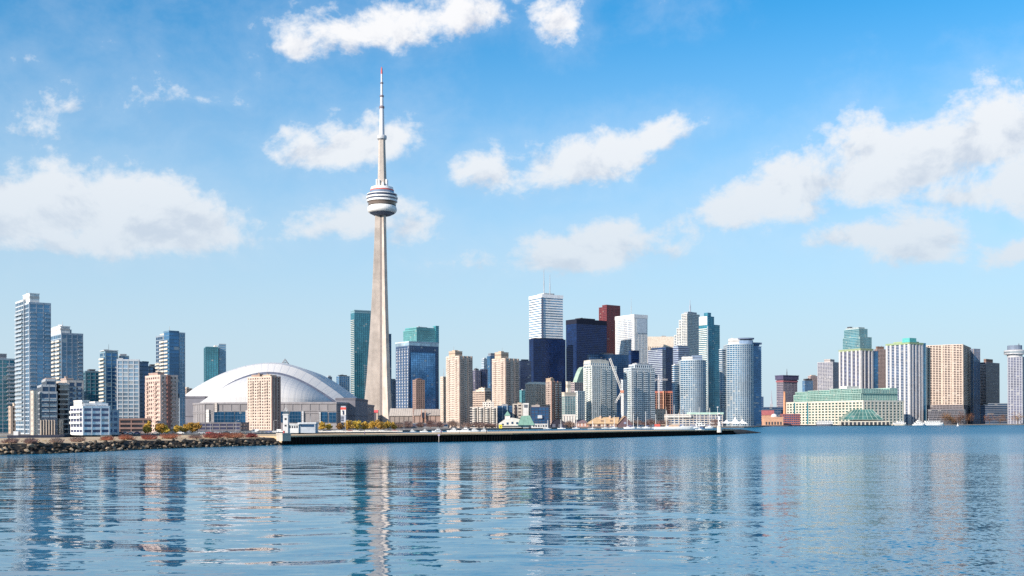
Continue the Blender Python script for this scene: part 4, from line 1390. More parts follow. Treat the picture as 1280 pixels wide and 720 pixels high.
# behind and between
s = style(G_VIOLET, (.20, .19, .24), .36, (.19, .18, .23), .6, 3.5, 3.0)
o, fp, zt = tw('violet_block', 'dusky violet office block with two roof levels between the beige towers', 590.5, 594, 600.5, 463, 1800, s, 55)
f2 = corner(600.3, 602, 609.5, 1810, 60); block(o, f2, GZ, Z(461.5, 1810, 604), style(G_NAVY, (.10, .11, .17), .35, (.10, .11, .16), .6, 3.5, 3.0), 'dark_wing')
box_on(o, inset(fp, .2, .8, .2, .8), zt, zt + 2.5, DGREY)
fp = corner(602, 605, 610, 2080, 50)
o = building('pale_far_tower', 'pale blue far tower with a blank face beside the taller blue slab', fp, 'tower'); o['group'] = BUILDING
block(o, fp, GZ, Z(448.6, 2080, 605), style(G_PALE, (.46, .50, .55), .45, None, .5, 4, 3.3))
box_on(o, inset(fp, .2, .7, .2, .7), Z(448.6, 2080, 605), Z(447.3, 2080, 605), PGREY)
s = style(G_BLUE, (.08, .15, .25), .22, (.075, .13, .22), .4, 4, 3.3)
o, fp, zt = tw('blue_slab', 'blue glass slab with a grey roof rising behind the right beige tower', 609, 613, 634, 445, 1950, s, 55)
box_on(o, inset(fp, .05, .9, .1, .9), zt, zz(442, fp), (.22, .25, .30))
s = style(G_VIOLET, (.15, .16, .23), .38, None, .6, 3.5, 3.3)
o, fp, zt = tw('violet_block', 'dusky blue banded office block just left of the black tower', 648, 650.5, 664, 451, 1900, s, 65)
box_on(o, inset(fp, .2, .8, .2, .8), zt, zz(449.6, fp), DGREY)
f2 = corner(649.5, 652, 661, 1700, 55)
o = building('teal_low_block', 'low teal glass block below the banded office block', f2, 'building')
block(o, f2, GZ, Z(488, 1700, 652), style(G_LTEAL, (.12, .30, .34), .25, (.12, .28, .32), .5, 4, 3.2))
box_on(o, inset(f2, .2, .8, .2, .8), Z(488, 1700, 652), Z(486.6, 1700, 652), STEEL)
fp = corner(590.6, 606, 614, 1560, 46)
o = building('cream_office', 'cream and brown low office block with a stepped roof between beige towers', fp, 'building')
block(o, fp, GZ, Z(489, 1560, 605), style(G_BROWN, (.52, .43, .36), .5, (.42, .31, .25), 1.0, 3.5, 3.2))
box_on(o, inset(fp, .05, .95, .05, .5), Z(489, 1560, 605), Z(485, 1560, 605), CREAM)
box_on(o, inset(fp, .3, .9, .6, .9), Z(489, 1560, 605), Z(486.8, 1560, 605), CREAM)

# terraced white balconied block and blue glass wing
fp = flat(587.5, 621.5, 1300, 22, 4)
o = building('balconied_block', 'white balconied apartment block with rounded bays behind the marina', fp, 'building')
zt = Z(509, 1300, 605)
block(o, fp, GZ, zt, style(G_DARK, (.58, .53, .48), .26, None, .5, 3.5, 3.1, cap=CREAM))
f2 = inset(fp, .47, .86, .1, .8)
block(o, f2, zt, Z(502.5, 1300, 610), style(G_DARK, (.66, .61, .55), .5, (.66, .61, .55), 1.5, 3.5, 3.1), 'upper_storey')
box_on(o, inset(fp, .6, .76, .2, .7), Z(502.5, 1300, 610), Z(500.5, 1300, 610), CREAM)
for i in range(4):
    t0 = .08 + i * .235
    xa, xb = fp[0][0] + (fp[1][0] - fp[0][0]) * t0, fp[0][0] + (fp[1][0] - fp[0][0]) * (t0 + .15)
    mb = MB()
    n = 9
    for k in range(n):
        z = GZ + 3 + (zt - GZ - 5) * k / (n - 1)
        pts = [((xa + xb) / 2 + (xb - xa) / 2 * math.cos(math.pi + math.pi * j / 8), fp[0][1] + .4 - 2.6 * math.sin(math.pi * j / 8)) for j in range(9)]
        mb.prism(pts, z - .5, z + .75)
    mb.build('balcony_stack', wall_mat((.68, .63, .57)), o)
    mb = MB(); mb.cube(xb + .8, xb + 1.9, fp[0][1] - 1.4, fp[0][1] + .5, GZ, zt + .6); mb.build('wall_rib', wall_mat((.62, .56, .50)), o)
fp = flat(621.8, 640, 1330, 22, 4)
o = building('blue_glass_block', 'small deep blue glass block right of the balconied block', fp, 'building')
block(o, fp, GZ, Z(507.5, 1330, 630), style(G_DEEP, (.04, .11, .22), .25, (.04, .10, .2), .5, 4, 3.2))
box_on(o, inset(fp, .3, .7, .2, .8), Z(507.5, 1330, 630), Z(506, 1330, 630), GREY)
for t in (.33, .66):
    mb = MB(); xx = fp[0][0] + (fp[1][0] - fp[0][0]) * t
    mb.cube(xx - .35, xx + .35, fp[0][1] - .6, fp[0][1] + 2, GZ, Z(507, 1330, 630)); mb.build('wall_rib', wall_mat((.45, .5, .55)), o)

# harbour hall: white sloping walls, green roofs, clock-like lantern tower
def harbour_hall():
    d = 1240.0
    o = thing('harbour_hall', 'white harbour hall with green pointed roofs and a square white tower', 'building', (X(643, d), d, GZ))
    zz_ = lambda y: Z(y, d, 640)
    wh = wall_mat((.60, .575, .54))
    gr = wall_mat((.17, .31, .25), .6)
    mb = MB()
    pts = [(623, 534.5), (623, 529.5), (630, 524.5), (640, 522), (650, 524), (653.4, 527), (653.4, 534.5)]
    fr = [(X(a, d), d, zz_(b)) for a, b in pts]; bk = [(x, d + 24, z) for x, y, z in fr]
    mb.face(fr); mb.face(list(reversed(bk)))
    for k in range(len(fr)):
        j = (k + 1) % len(fr)
        mb.face([fr[k], bk[k], bk[j], fr[j]])
    mb.build('hall_wall', wh, o)
    for k, (a, b) in enumerate(((627, 529.5), (633, 528), (639, 527.3), (645, 527.6))):
        mb = MB(); mb.cube(X(a, d), X(a + 2.4, d), d - .3, d + .1, zz_(b + 2.6), zz_(b)); mb.build('window', G_DEEP, o)
    mb = MB(); mb.cube(X(624, d), X(652, d), d - 2.2, d - .1, zz_(532.2), zz_(531.6)); mb.build('canopy', wh, o)
    # pointed cupola
    mb = MB(); f = flat(631, 637.4, d + 2, 7); mb.prism(f, zz_(526), zz_(519)); mb.build('cupola', wh, o)
    mb = MB(); f = offset(f, .7); ap = (*centre(f), zz_(513.5))
    for k in range(4): mb.face([(*f[k], zz_(519.4)), (*f[(k + 1) % 4], zz_(519.4)), ap])
    mb.tube([ap, (ap[0], ap[1], ap[2] + 3)], .12, 5)
    mb.build('cupola_roof', gr, o)
    # square tower
    mb = MB(); f = flat(653.6, 660.6, d - 3, 6.5); mb.prism(f, GZ, zz_(504.5)); mb.ring(f, zz_(506), zz_(504), .35); mb.build('tower_wall', wh, o)
    mb = MB(); mb.cube(X(655, d - 3.2), X(659.2, d - 3.2), d - 3.4, d - 2.9, zz_(509.5), zz_(505.8)); mb.build('tower_window', wall_mat((.12, .13, .15)), o)
    # flaring green roof at the tower's foot
    mb = MB()
    q = [(647, 532.5), (668, 532.5)]
    a, b = (X(647, d - 7), d - 7, zz_(531.5)), (X(668, d - 7), d - 7, zz_(531.5))
    a2, b2 = (X(651.5, d - 3.4), d - 3.4, zz_(520)), (X(662, d - 3.4), d - 3.4, zz_(519.5))
    a3, b3 = (X(647, d + 16), d + 16, zz_(531.5)), (X(668, d + 16), d + 16, zz_(531.5))
    a4, b4 = (X(651.5, d + 8), d + 8, zz_(520)), (X(662, d + 8), d + 8, zz_(519.5))
    mb.face([a, b, b2, a2]); mb.face([b, b3, b4, b2]); mb.face([a3, a, a2, a4]); mb.face([b3, a3, a4, b4]); mb.face([a2, b2, b4, a4]); mb.face([a, a3, b3, b])
    for t in (.0, .33, .66, 1):
        p = Vector(a).lerp(Vector(b), t); r = Vector(a2).lerp(Vector(b2), t)
        mb.tube([p, r], .22, 5)
    mb.build('flared_roof', gr, o)
    mb = MB(); f = flat(664, 684.5, d - 6, 8); mb.prism(f, GZ, zz_(530)); mb.ring(f, zz_(530.6), zz_(529.8), .25); mb.build('side_wing', wall_mat((.62, .59, .56)), o)
    for k in range(6):
        a0 = 666 + k * 3.1
        mb = MB(); mb.cube(X(a0, d - 6), X(a0 + 1.6, d - 6), d - 6.35, d - 5.9, zz_(533.6), zz_(531.4)); mb.build('shop_front', G_DARK, o)
harbour_hall()
fp = flat(641, 653, 1330, 20, 4)
o = building('beige_slot_block', 'beige low block with one tall dark slot above the harbour hall', fp, 'building')
block(o, fp, GZ, Z(505, 1330, 646), style(G_BROWN, (.52, .46, .40), .6, (.52, .46, .40), 1.6, 5, 4))
mb = MB(); mb.cube(X(643.2, 1329), X(645.4, 1329), 1329, 1330.2, GZ + 6, Z(507.5, 1330, 646)); mb.build('slot_window', wall_mat((.05, .04, .05)), o)
box_on(o, inset(fp, .5, .9, .2, .8), Z(505, 1330, 646), Z(503.4, 1330, 646), BEIGE)
fp = flat(663.5, 686, 1310, 22, 4)
o = building('navy_glass_block', 'navy glass low block with a projecting white box behind the harbour hall', fp, 'building')
block(o, fp, GZ, Z(508.8, 1310, 675), style(G_DEEP, (.05, .07, .13), .3, (.05, .07, .12), .6, 4, 3.4))
mb = MB(); mb.cube(X(672, 1309), X(677.5, 1309), 1308.5, 1311, Z(523, 1310, 675), Z(519, 1310, 675)); mb.build('white_box', wall_mat(PGREY), o)
box_on(o, inset(fp, .05, .5, .2, .8), Z(508.8, 1310, 675), Z(506.5, 1310, 675), (.38, .33, .30))

# beige pair below the black tower
fp = corner(656.8, 669, 684.5, 1480, 42)
o = building('beige_pitched_tower', 'beige tower with cream left face and sloping cornice under the black tower', fp, 'tower')
block(o, fp, GZ, Z(480.5, 1480, 668), style(G_BROWN, (.58, .49, .41), .6, (.58, .49, .41), 1.5, 3.2, 3.0, cap=CREAM))
mb = MB(); f = offset(fp, .8); f2 = offset(fp, -3)
z0, z1 = Z(480.2, 1480, 668), Z(477.2, 1480, 668)
for k in range(4): mb.face([(*f[k], z0), (*f[(k + 1) % 4], z0), (*f2[(k + 1) % 4], z1), (*f2[k], z1)])
mb.face([(*p, z1) for p in f2]); mb.build('sloping_cornice', wall_mat(CREAM), o)
mb = MB()
p, q = Vector(fp[0]), Vector(fp[1]); e = (q - p).normalized(); nn = Vector((e.y, -e.x))
for t in (.2, .4, .6, .8):
    c = p.lerp(q, t) + nn * .35; mb.box((c.x, c.y, (GZ + z0) / 2), (e.x * .5, e.y * .5, 0), (nn.x * .4, nn.y * .4, 0), (0, 0, (z0 - GZ) / 2 - 1))
mb.build('wall_rib', wall_mat((.46, .37, .32)), o)
fp = corner(682.5, 689, 701.5, 1450, 48)
o = building('brown_ribbed_tower', 'brown and pale ribbed tower with a higher left half right of the beige cornice tower', fp, 'tower')
block(o, fp, GZ, Z(477, 1450, 690), style(G_BROWN, (.40, .33, .30), .5, (.40, .32, .28), 1.3, 3.0, 2.9))
box_on(o, inset(fp, -.03, .3, .05, .95), Z(477, 1450, 690), Z(473, 1450, 690), TAN)
for t0, t1 in ((.36, .58), (.72, .96)):
    balconies(o, fp, 0, t0, t1, 1.2, 5, Z(478, 1450, 690), 2.9, (.55, .52, .50), (.60, .57, .55))
mb = MB(); p, q = Vector(fp[0]), Vector(fp[1]); e = (q - p).normalized(); nn = Vector((e.y, -e.x))
for t in (.03, .3, .65):
    c = p.lerp(q, t) + nn * .4; mb.box((c.x, c.y, (GZ + Z(476, 1450, 690)) / 2), (e.x * .8, e.y * .8, 0), (nn.x * .5, nn.y * .5, 0), (0, 0, (Z(476, 1450, 690) - GZ) / 2))
mb.build('brick_pilaster', wall_mat((.34, .19, .15)), o)
# ---------------------------------------------------------------- financial district
# white bank tower with twin masts
fp = corner(662, 678, 703.8, 2350, 60)
o = building('white_bank_tower', 'tallest white office tower with two thin masts, rising above the black tower', fp, 'tower'); o['group'] = BUILDING
zt = Z(368, 2350, 680)
block(o, fp, GZ, zt, style(G_MID, (.80, .80, .80), .55, None, .5, 4, 5.4, bt=.35, cap=WHITE, parapet=7))
mb = MB(); p = Vector(fp[0]); mb.cube(p.x - 1.8, p.x + 2.2, p.y - .9, p.y + 3, GZ, zt - 6); mb.build('corner_notch', wall_mat((.05, .07, .12), .4), o)
mb = MB(); mb.ring(fp, zt - 7, zt + .5, .9, 0); mb.build('roof_band', wall_mat((.78, .79, .81)), o)
box_on(o, inset(fp, .25, .75, .25, .75), zt, zt + 5, PGREY)
for (px, y) in ((680.3, 336), (687.8, 343)):
    mast(o, X(px, 2372), 2372, zt, Z(y, 2372, 680), 1.0, .7, (.32, .34, .38), 'mast')
# black towers
sB = style(G_NAVY, (.008, .025, .085), .3, (.007, .02, .075), .5, 3.2, 3.7, bt=.12, pt=.25, cap=DGREY)
fp = corner(661.6, 667, 707, 2150, 62)
o = building('black_tower', 'black steel and glass slab tower directly in front of the white masted tower', fp, 'tower'); o['group'] = BUILDING
block(o, fp, GZ, Z(423.3, 2150, 680), sB)
box_on(o, inset(fp, .05, .95, .05, .95), Z(423.3, 2150, 680), Z(422.3, 2150, 680), (.03, .035, .05), 'roof_band')
fp = corner(707.8, 721, 758.5, 2190, 54)
o = building('black_tower', 'taller black glass tower left of the red tower', fp, 'tower'); o['group'] = BUILDING
zt = Z(399, 2190, 730)
block(o, fp, GZ, zt, sB)
mb = MB(); mb.ring(fp, zt - 9, zt + .6, .35); mb.build('roof_band', wall_mat((.012, .016, .035)), o)
box_on(o, inset(fp, .2, .7, .25, .7), zt, Z(396.6, 2190, 730), (.05, .05, .07))
# red granite tower with stepped edge
fp = corner(749, 758.5, 775.5, 2380, 52)
o = building('red_tower', 'slender dark red granite tower with stepped corners behind the black tower', fp, 'tower'); o['group'] = BUILDING
sR = style(glass_mat((.07, .03, .045), .2, blind=.02), (.21, .055, .06), .35, (.19, .048, .055), 1.4, 4.2, 3.8, cap=RED)
block(o, inset(fp, 0, 1, 0, .55), GZ, Z(381, 2380, 760), sR)
block(o, inset(fp, .0, .8, .551, 1), GZ, Z(383.5, 2380, 752), sR, 'stepped_wing')
block(o, inset(fp, 1.001, 1.06, .1, .45), GZ, Z(384.5, 2380, 770), sR, 'corner_rib')
# white marble tower
fp = corner(769.6, 793, 809.3, 2280, 56)
o = building('pale_bank_tower', 'pale grey white office tower with striped left face right of the red tower', fp, 'tower'); o['group'] = BUILDING
zt = Z(393.2, 2280, 785)
block(o, fp, GZ, zt, style(G_MID, (.66, .66, .65), .3, (.70, .70, .69), 1.6, 4.2, 3.8, bt=.3, pt=.6, cap=WHITE, parapet=6))
mb = MB(); mb.ring(fp, zt - 7, zt + .6, .9); mb.build('roof_band', wall_mat((.68, .69, .70)), o)
for t0, t1 in ((.48, .66), (.74, .92)):
    balconies(o, fp, 3, t0, t1, .9, 8, zt - 12, 3.8, (.28, .31, .38), (.24, .28, .36))
mb = MB(); p, q = Vector(fp[0]), Vector(fp[1]); e = (q - p).normalized(); nn = Vector((e.y, -e.x)); L = (q - p).length
c = p + e * L * .55 + nn * .7
zm = Z(416, 2280, 800)
mb.box((c.x, c.y, (zt - 8 + zm) / 2), (e.x * L * .38, e.y * L * .38, 0), (nn.x * .4, nn.y * .4, 0), (0, 0, (zt - 8 - zm) / 2)); mb.build('blank_panel', wall_mat((.50, .56, .62), .5), o)
mast(o, *centre(fp), zt, zt + 40, .5, .3)

# dark glass in front of the red tower
fp = corner(734, 738, 787, 1990, 70)
o = building('dark_glass_block', 'wide dark blue glass block below the red tower', fp, 'building')
block(o, fp, GZ, Z(442.5, 1990, 760), style(G_DEEP, (.03, .06, .12), .25, (.025, .05, .11), .4, 4, 3.6))
f2 = corner(786, 789, 799, 1940, 60); block(o, f2, GZ, Z(438, 1940, 790), style(G_NAVY, (.02, .04, .09), .25, None, .4, 4, 3.6), 'higher_wing')
box_on(o, inset(fp, .3, .6, .2, .8), Z(442.5, 1990, 760), Z(441, 1990, 760), DGREY)

# crescent-topped condominium and its lower wings
fp = corner(729.5, 740, 770.5, 1500, 56)
o = building('arched_roof_tower', 'white balconied tower with a curved cream roof cap, behind the tan roofed shed', fp, 'tower'); o['group'] = 'white balconied waterfront towers'
zt = Z(457, 1500, 750)
sK = style(glass_mat((.06, .14, .19), .3), (.58, .61, .60), .28, (.66, .68, .66), .9, 3.6, 2.9, cap=CREAM)
block(o, fp, GZ, zt, sK)
f2 = inset(fp, -.02, .72, .1, .9); block(o, f2, zt, Z(453, 1500, 750), style(G_PALE, (.62, .6, .54), .4, (.6, .58, .53), 1, 3.6, 2.9, cap=CREAM), 'upper_storey')
mb = MB()
a, b = Vector(f2[3]).lerp(Vector(f2[0]), .2), Vector(f2[1])
dep = (Vector(f2[2]) - Vector(f2[1]))
n = 10; z0 = Z(453.2, 1500, 750); hh = Z(448.6, 1500, 750) - z0
top = []
for k in range(n + 1):
    p = Vector(f2[0]).lerp(Vector(f2[1]), k / n)
    h = z0 + hh * math.sin(math.pi * (.18 + .64 * k / n)) ** .7
    top.append((p, h))
for (p0, h0), (p1, h1) in zip(top, top[1:]):
    q0, q1 = p0 + dep, p1 + dep
    mb.face([(*p0, z0), (*p1, z0), (*p1, h1), (*p0, h0)]); mb.face([(*q1, z0), (*q0, z0), (*q0, h0), (*q1, h1)]); mb.face([(*p0, h0), (*p1, h1), (*q1, h1), (*q0, h0)])
p, h = top[0]; mb.face([(*p, z0), (*p, h), (*(p + dep), h), (*(p + dep), z0)])
p, h = top[-1]; mb.face([(*p, z0), (*p, h), (*(p + dep), h), (*(p + dep), z0)])
mb.build('curved_cap', wall_mat((.58, .54, .47)), o)
for t0, t1 in ((.36, .52), (.60, .74), (.84, .98)):
    balconies(o, fp, 0, t0, t1, 1.6, 5, zt - 2, 2.9, (.70, .71, .70), (.62, .66, .66))
for t0, t1 in ((.1, .4), (.6, .9)):
    balconies(o, fp, 3, t0, t1, 1.5, 5, zt - 2, 2.9, (.66, .66, .60), (.62, .66, .60))
f3 = corner(718.5, 722, 731, 1470, 50); block(o, f3, GZ, Z(489, 1470, 725), sK, 'lower_wing')
# cream stepped building to its left
fp = corner(702.5, 706, 719.5, 1440, 62)
o = building('green_glass_block', 'grey green glass block with a cream stepped roof left of the curved cap tower', fp, 'building')
block(o, fp, GZ, Z(495, 1440, 710), style(glass_mat((.20, .34, .34), .25), (.34, .38, .38), .3, (.36, .40, .40), .6, 4, 3.0))
box_on(o, inset(fp, -.05, 1.02, -.05, .9), Z(495, 1440, 710), Z(490.5, 1440, 710), CREAM, 'cornice')
box_on(o, inset(fp, .3, .6, .2, .8), Z(490.5, 1440, 710), Z(476.7, 1440, 710), CREAM)
f2 = flat(703.5, 719, 1425, 8); mb = MB(); mb.prism(f2, GZ, Z(518.5, 1425, 710)); mb.ring(f2, Z(520, 1425, 710), Z(518, 1425, 710), .4)
for k in range(5): mb.cube(f2[0][0] + 1 + k * 3.6, f2[0][0] + 1.6 + k * 3.6, 1424.2, 1425.2, GZ, Z(520, 1425, 710))
mb.build('portico', wall_mat((.6, .57, .54)), o)
fp = corner(712, 718, 731, 1720, 50)
o = building('green_dome_block', 'stepped cream block with a pale green curved roof peeping left of the curved cap tower', fp, 'building')
block(o, fp, GZ, Z(478, 1720, 720), style(G_VIOLET, (.42, .36, .34), .45, (.40, .34, .32), .8, 4, 3.3))
f2 = inset(fp, .25, 1, .1, .9)
mb = MB(); n = 8; z0 = Z(478, 1720, 720); hh = Z(458, 1720, 720) - z0
row = []
for k in range(n + 1):
    t = k / n; p = Vector(f2[0]).lerp(Vector(f2[1]), t); row.append((p, z0 + hh * math.sin(t * math.pi / 2)))
dep = Vector(f2[3]) - Vector(f2[0])
for (p0, h0), (p1, h1) in zip(row, row[1:]):
    mb.face([(*p0, z0), (*p1, z0), (*p1, h1), (*p0, h0)]); mb.face([(*p0, h0), (*p1, h1), (*(p1 + dep), h1), (*(p0 + dep), h0)]); mb.face([(*(p0 + dep), z0), (*(p0 + dep), h0), (*(p1 + dep), h1), (*(p1 + dep), z0)])
p, h = row[-1]; mb.face([(*p, z0), (*(p + dep), z0), (*(p + dep), h), (*p, h)])
mb.build('curved_roof', wall_mat((.30, .40, .33)), o)

# second balconied condominium
fp = corner(780, 789, 818.5, 1530, 58)
o = building('balconied_tower', 'white balconied tower with a square grey roof box, right of the luffing crane', fp, 'tower'); o['group'] = 'white balconied waterfront towers'
zt = Z(460, 1530, 800)
sK2 = style(glass_mat((.05, .12, .20), .3), (.54, .58, .60), .28, (.62, .65, .66), .9, 3.6, 2.9, cap=PGREY)
block(o, fp, GZ, zt, sK2)
f2 = inset(fp, .18, .92, .1, .9); block(o, f2, zt, Z(455.5, 1530, 800), sK2, 'upper_storey')
box_on(o, inset(fp, .3, .8, .2, .8), Z(455.5, 1530, 800), Z(453.6, 1530, 800), STEEL)
for t0, t1 in ((.04, .16), (.24, .42), (.52, .68), (.80, .97)):
    balconies(o, fp, 0, t0, t1, 1.6, 5, zt - 2, 2.9, (.68, .70, .71), (.6, .64, .66))
for t0, t1 in ((.1, .4), (.6, .9)):
    balconies(o, fp, 3, t0, t1, 1.5, 5, zt - 2, 2.9, (.55, .6, .6), (.45, .55, .55))
f3 = corner(776.5, 778.5, 784, 1510, 50); block(o, f3, GZ, Z(475, 1510, 780), sK2, 'lower_wing')

# grey offices to the right
fp = flat(809, 842, 2430, 60, 2)
o = building('cream_ribbed_tower', 'wide cream ribbed tower top showing above the grey offices', fp, 'tower'); o['group'] = BUILDING
zt = Z(421, 2430, 825)
block(o, fp, GZ, zt, style(G_BROWN, (.62, .54, .46), .5, (.66, .58, .50), 2.2, 5.2, 3.6, pt=.8, cap=CREAM, parapet=6))
mb = MB(); mb.ring(fp, zt - 22, zt + .5, .9); mb.build('blank_crown', wall_mat((.64, .56, .47)), o)
box_on(o, inset(fp, .6, .75, .2, .8), zt, zt + 3, STEEL)
fp = corner(810, 828, 842, 2060, 50)
o = building('grey_office', 'grey banded office tower with dark glass right side below the cream ribbed tower', fp, 'tower'); o['group'] = BUILDING
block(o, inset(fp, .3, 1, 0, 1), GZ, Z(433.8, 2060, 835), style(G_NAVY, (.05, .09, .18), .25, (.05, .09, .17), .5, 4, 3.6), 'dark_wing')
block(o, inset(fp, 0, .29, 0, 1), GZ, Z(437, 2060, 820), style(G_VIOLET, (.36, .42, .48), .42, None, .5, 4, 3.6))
f2 = corner(841.5, 848, 861.5, 1900, 55)
o = building('blue_banded_office', 'blue grey banded office block right of the dark glass office tower', f2, 'tower'); o['group'] = BUILDING
block(o, f2, GZ, Z(434, 1900, 850), style(G_VIOLET, (.30, .37, .47), .42, None, .5, 4, 3.6))
box_on(o, inset(f2, .0, .9, .1, .9), Z(434, 1900, 850), Z(432, 1900, 850), (.22, .28, .38))

# building under construction
fp = flat(817.5, 841, 1640, 28, 6)
o = building('unfinished_building', 'unfinished concrete frame wrapped in rust red formwork under a tower crane', fp, 'building')
x0, x1 = fp[0][0], fp[1][0]
zb, zt = Z(512, 1640, 825), Z(489.5, 1640, 825)
mb = MB()
mb.prism(offset(inset(fp, .1, .9, .2, .9), 0), GZ, zt - 1); mb.build('core_wall', wall_mat((.16, .10, .12)), o)
mb = MB()
for k in range(8):
    z = zb + (zt - zb) * k / 7; mb.prism(fp, z - .35, z + .1)
mb.build('floor_slab', wall_mat((.42, .27, .22)), o)
mb = MB()
for i in range(9):
    t = i / 8; c = Vector(fp[0]).lerp(Vector(fp[1]), t); mb.cube(c.x - .35, c.x + .35, c.y - .3, c.y + .5, GZ, zt)
    c = Vector(fp[3]).lerp(Vector(fp[0]), t); mb.cube(c.x - .3, c.x + .3, c.y - .3, c.y + .3, GZ, zt)
mb.build('column_frame', wall_mat((.45, .25, .20)), o)
mb = MB(); mb.ring(fp, zt - 2.2, zt + .8, .5); mb.build('formwork', wall_mat((.52, .18, .13)), o)
mb = MB(); c = Vector(fp[0]).lerp(Vector(fp[1]), .5); mb.cube(c.x - 1, c.x + 1, c.y - 1.6, c.y - .4, GZ, zt + 1); mb.build('hoist_mast', wall_mat((.60, .33, .22)), o)
fp = flat(818, 832, 1600, 24)
o = building('cream_low_block', 'plain cream low block at the foot of the unfinished building', fp, 'building')
block(o, fp, GZ, Z(511.5, 1600, 825), style(G_BROWN, (.58, .49, .41), .7, (.58, .49, .41), 2.2, 4, 4))

# rounded glass condominium
fp = bowed(851, 882.5, 1580, 13, 26)
o = building('bowed_glass_tower', 'rounded blue glass tower with a white roof box above the sailboat masts', fp, 'tower'); o['group'] = 'pair of bowed glass towers'
zt = Z(450, 1570, 866)
sQ = style(glass_mat((.03, .115, .21), .3), (.45, .50, .53), .3, (.36, .42, .47), .45, 4, 2.9)
block(o, fp, GZ, zt, sQ)
f2 = flat(854, 877.5, 1588, 14); box_on(o, f2, zt, Z(446, 1588, 866), WHITE)
f2 = flat(866, 877.8, 1586, 15); box_on(o, f2, zt, Z(444.5, 1588, 866), (.20, .26, .36), 'lift_box')
f3 = corner(841, 843, 852.5, 1590, 60); block(o, f3, GZ, Z(456.5, 1590, 845), style(G_MID, (.54, .57, .60), .36, None, .5, 4, 2.9, bt=.9), 'balcony_wing')
box_on(o, inset(f3, .1, .9, .1, .9), Z(456.5, 1590, 845), Z(454.8, 1590, 845), PGREY)
# twin rounded tower
fp = bowed(909, 942, 1600, 13, 26)
o = building('bowed_glass_tower', 'wider rounded blue glass tower with dark roof fins, beyond the quay tip', fp, 'tower'); o['group'] = 'pair of bowed glass towers'
zt = Z(430, 1590, 925)
block(o, fp, GZ, zt, sQ)
box_on(o, flat(913, 925, 1606, 14), zt, Z(423.2, 1606, 920), WHITE)
fq = bowed(924, 941.5, 1606, 4, 16)
mb = MB(); mb.prism(fq, zt, Z(425.5, 1606, 930)); mb.build('lift_box', wall_mat((.18, .26, .38)), o)
mb = MB(); mb.prism(offset(fq, 1.5), Z(424.2, 1606, 930), Z(422.4, 1606, 930)); mb.build('roof_fin', wall_mat((.12, .16, .24)), o)
f3 = corner(900, 903, 911, 1606, 60); block(o, f3, GZ, Z(436.5, 1606, 905), style(G_MID, (.50, .54, .58), .36, None, .5, 4, 2.9, bt=.9), 'balcony_wing')
f4 = corner(940, 941.5, 951.6, 1612, 70); block(o, f4, GZ, Z(433, 1612, 945), style(G_BLUE, (.18, .26, .38), .3, None, .5, 4, 2.9, bt=.5), 'side_wing')
mb = MB(); mb.prism(offset(f4, .8), Z(430.4, 1612, 945), Z(428, 1612, 945)); mb.prism(inset(f4, .2, .8, .2, .8), Z(433, 1612, 945), Z(430.4, 1612, 945)); mb.build('roof_fin', wall_mat((.12, .16, .24)), o)

# stepped cream tower with spire and teal tower beside it
d = 2000
fp = corner(843, 859, 877.5, d, 48)
o = building('stepped_tower', 'cream stepped tower with a thin spire, terraced on its left, beside the teal tower', fp, 'tower'); o['group'] = BUILDING
sS = style(glass_mat((.08, .13, .19), .25), (.60, .59, .55), .42, (.58, .57, .53), .9, 4.5, 3.0, cap=CREAM)
for (g0, g1, y) in ((.0, .42, 392), (.42, .62, 399.5), (.62, .80, 409.5), (.80, 1.0, 418)):
    block(o, inset(fp, .001, .8 if g0 else .85, g0 + .001, g1), GZ, Z(y, d, 860), sS, 'tower_wall' if not g0 else 'stepped_wing')
f5 = inset(fp, .852, 1.0, .02, .5); block(o, f5, GZ, Z(402, d, 872), style(G_MID, (.58, .57, .53), .45, (.5, .5, .46), .6, 3.5, 3.0), 'side_wing')
box_on(o, inset(fp, .1, .7, .05, .35), Z(392, d, 860), Z(389.5, d, 860), (.36, .40, .45))
mast(o, *centre(inset(fp, .3, .5, .15, .3)), Z(389.5, d, 860), Z(373.5, d, 860), 1.6, .8, (.30, .35, .42), 'spire')
fp = corner(874, 884.8, 900.5, 1700, 48)
o = building('teal_tower', 'teal glass tower with a blank white upper face and lower shaded right half', fp, 'tower'); o['group'] = BUILDING
zt = Z(395.5, 1700, 885)
sTl = style(G_TEAL, (.06, .23, .33), .25, (.05, .20, .30), .4, 4, 3.0)
f1 = inset(fp, 0, .5, 0, 1)
block(o, f1, GZ, zt, sTl)
block(o, inset(fp, .0, .26, .0, .4), zt, Z(391, 1700, 885), sTl, 'crown')
block(o, inset(fp, .501, 1, .06, .95), GZ, Z(405.3, 1700, 895), style(G_TEAL, (.06, .25, .33), .25, None, .4, 4, 3.0), 'lower_wing')
balconies(o, f1, 3, .04, .96, 1.3, 5, Z(409, 1700, 880), 3.0, (.64, .64, .60), (.66, .66, .62))
p, q = Vector(f1[3]), Vector(f1[0]); e = (q - p).normalized(); nn = Vector((e.y, -e.x)); c = p.lerp(q, .5) + nn * .35
mb = MB(); L = (q - p).length; z1, z0 = zt + .2, Z(406, 1700, 880); mb.box((c.x, c.y, (z0 + z1) / 2), (e.x * L * .46, e.y * L * .46, 0), (nn.x * .3, nn.y * .3, 0), (0, 0, (z1 - z0) / 2)); mb.build('blank_panel', wall_mat((.76, .74, .70)), o)
mb = MB(); p = Vector(inset(fp, -.03, 0, -.03, 0)[0]); mb.cube(p.x - .5, p.x + .5, p.y - .4, p.y + .4, GZ, Z(408, 1700, 885)); mb.build('wall_rib', wall_mat((.5, .55, .58)), o)

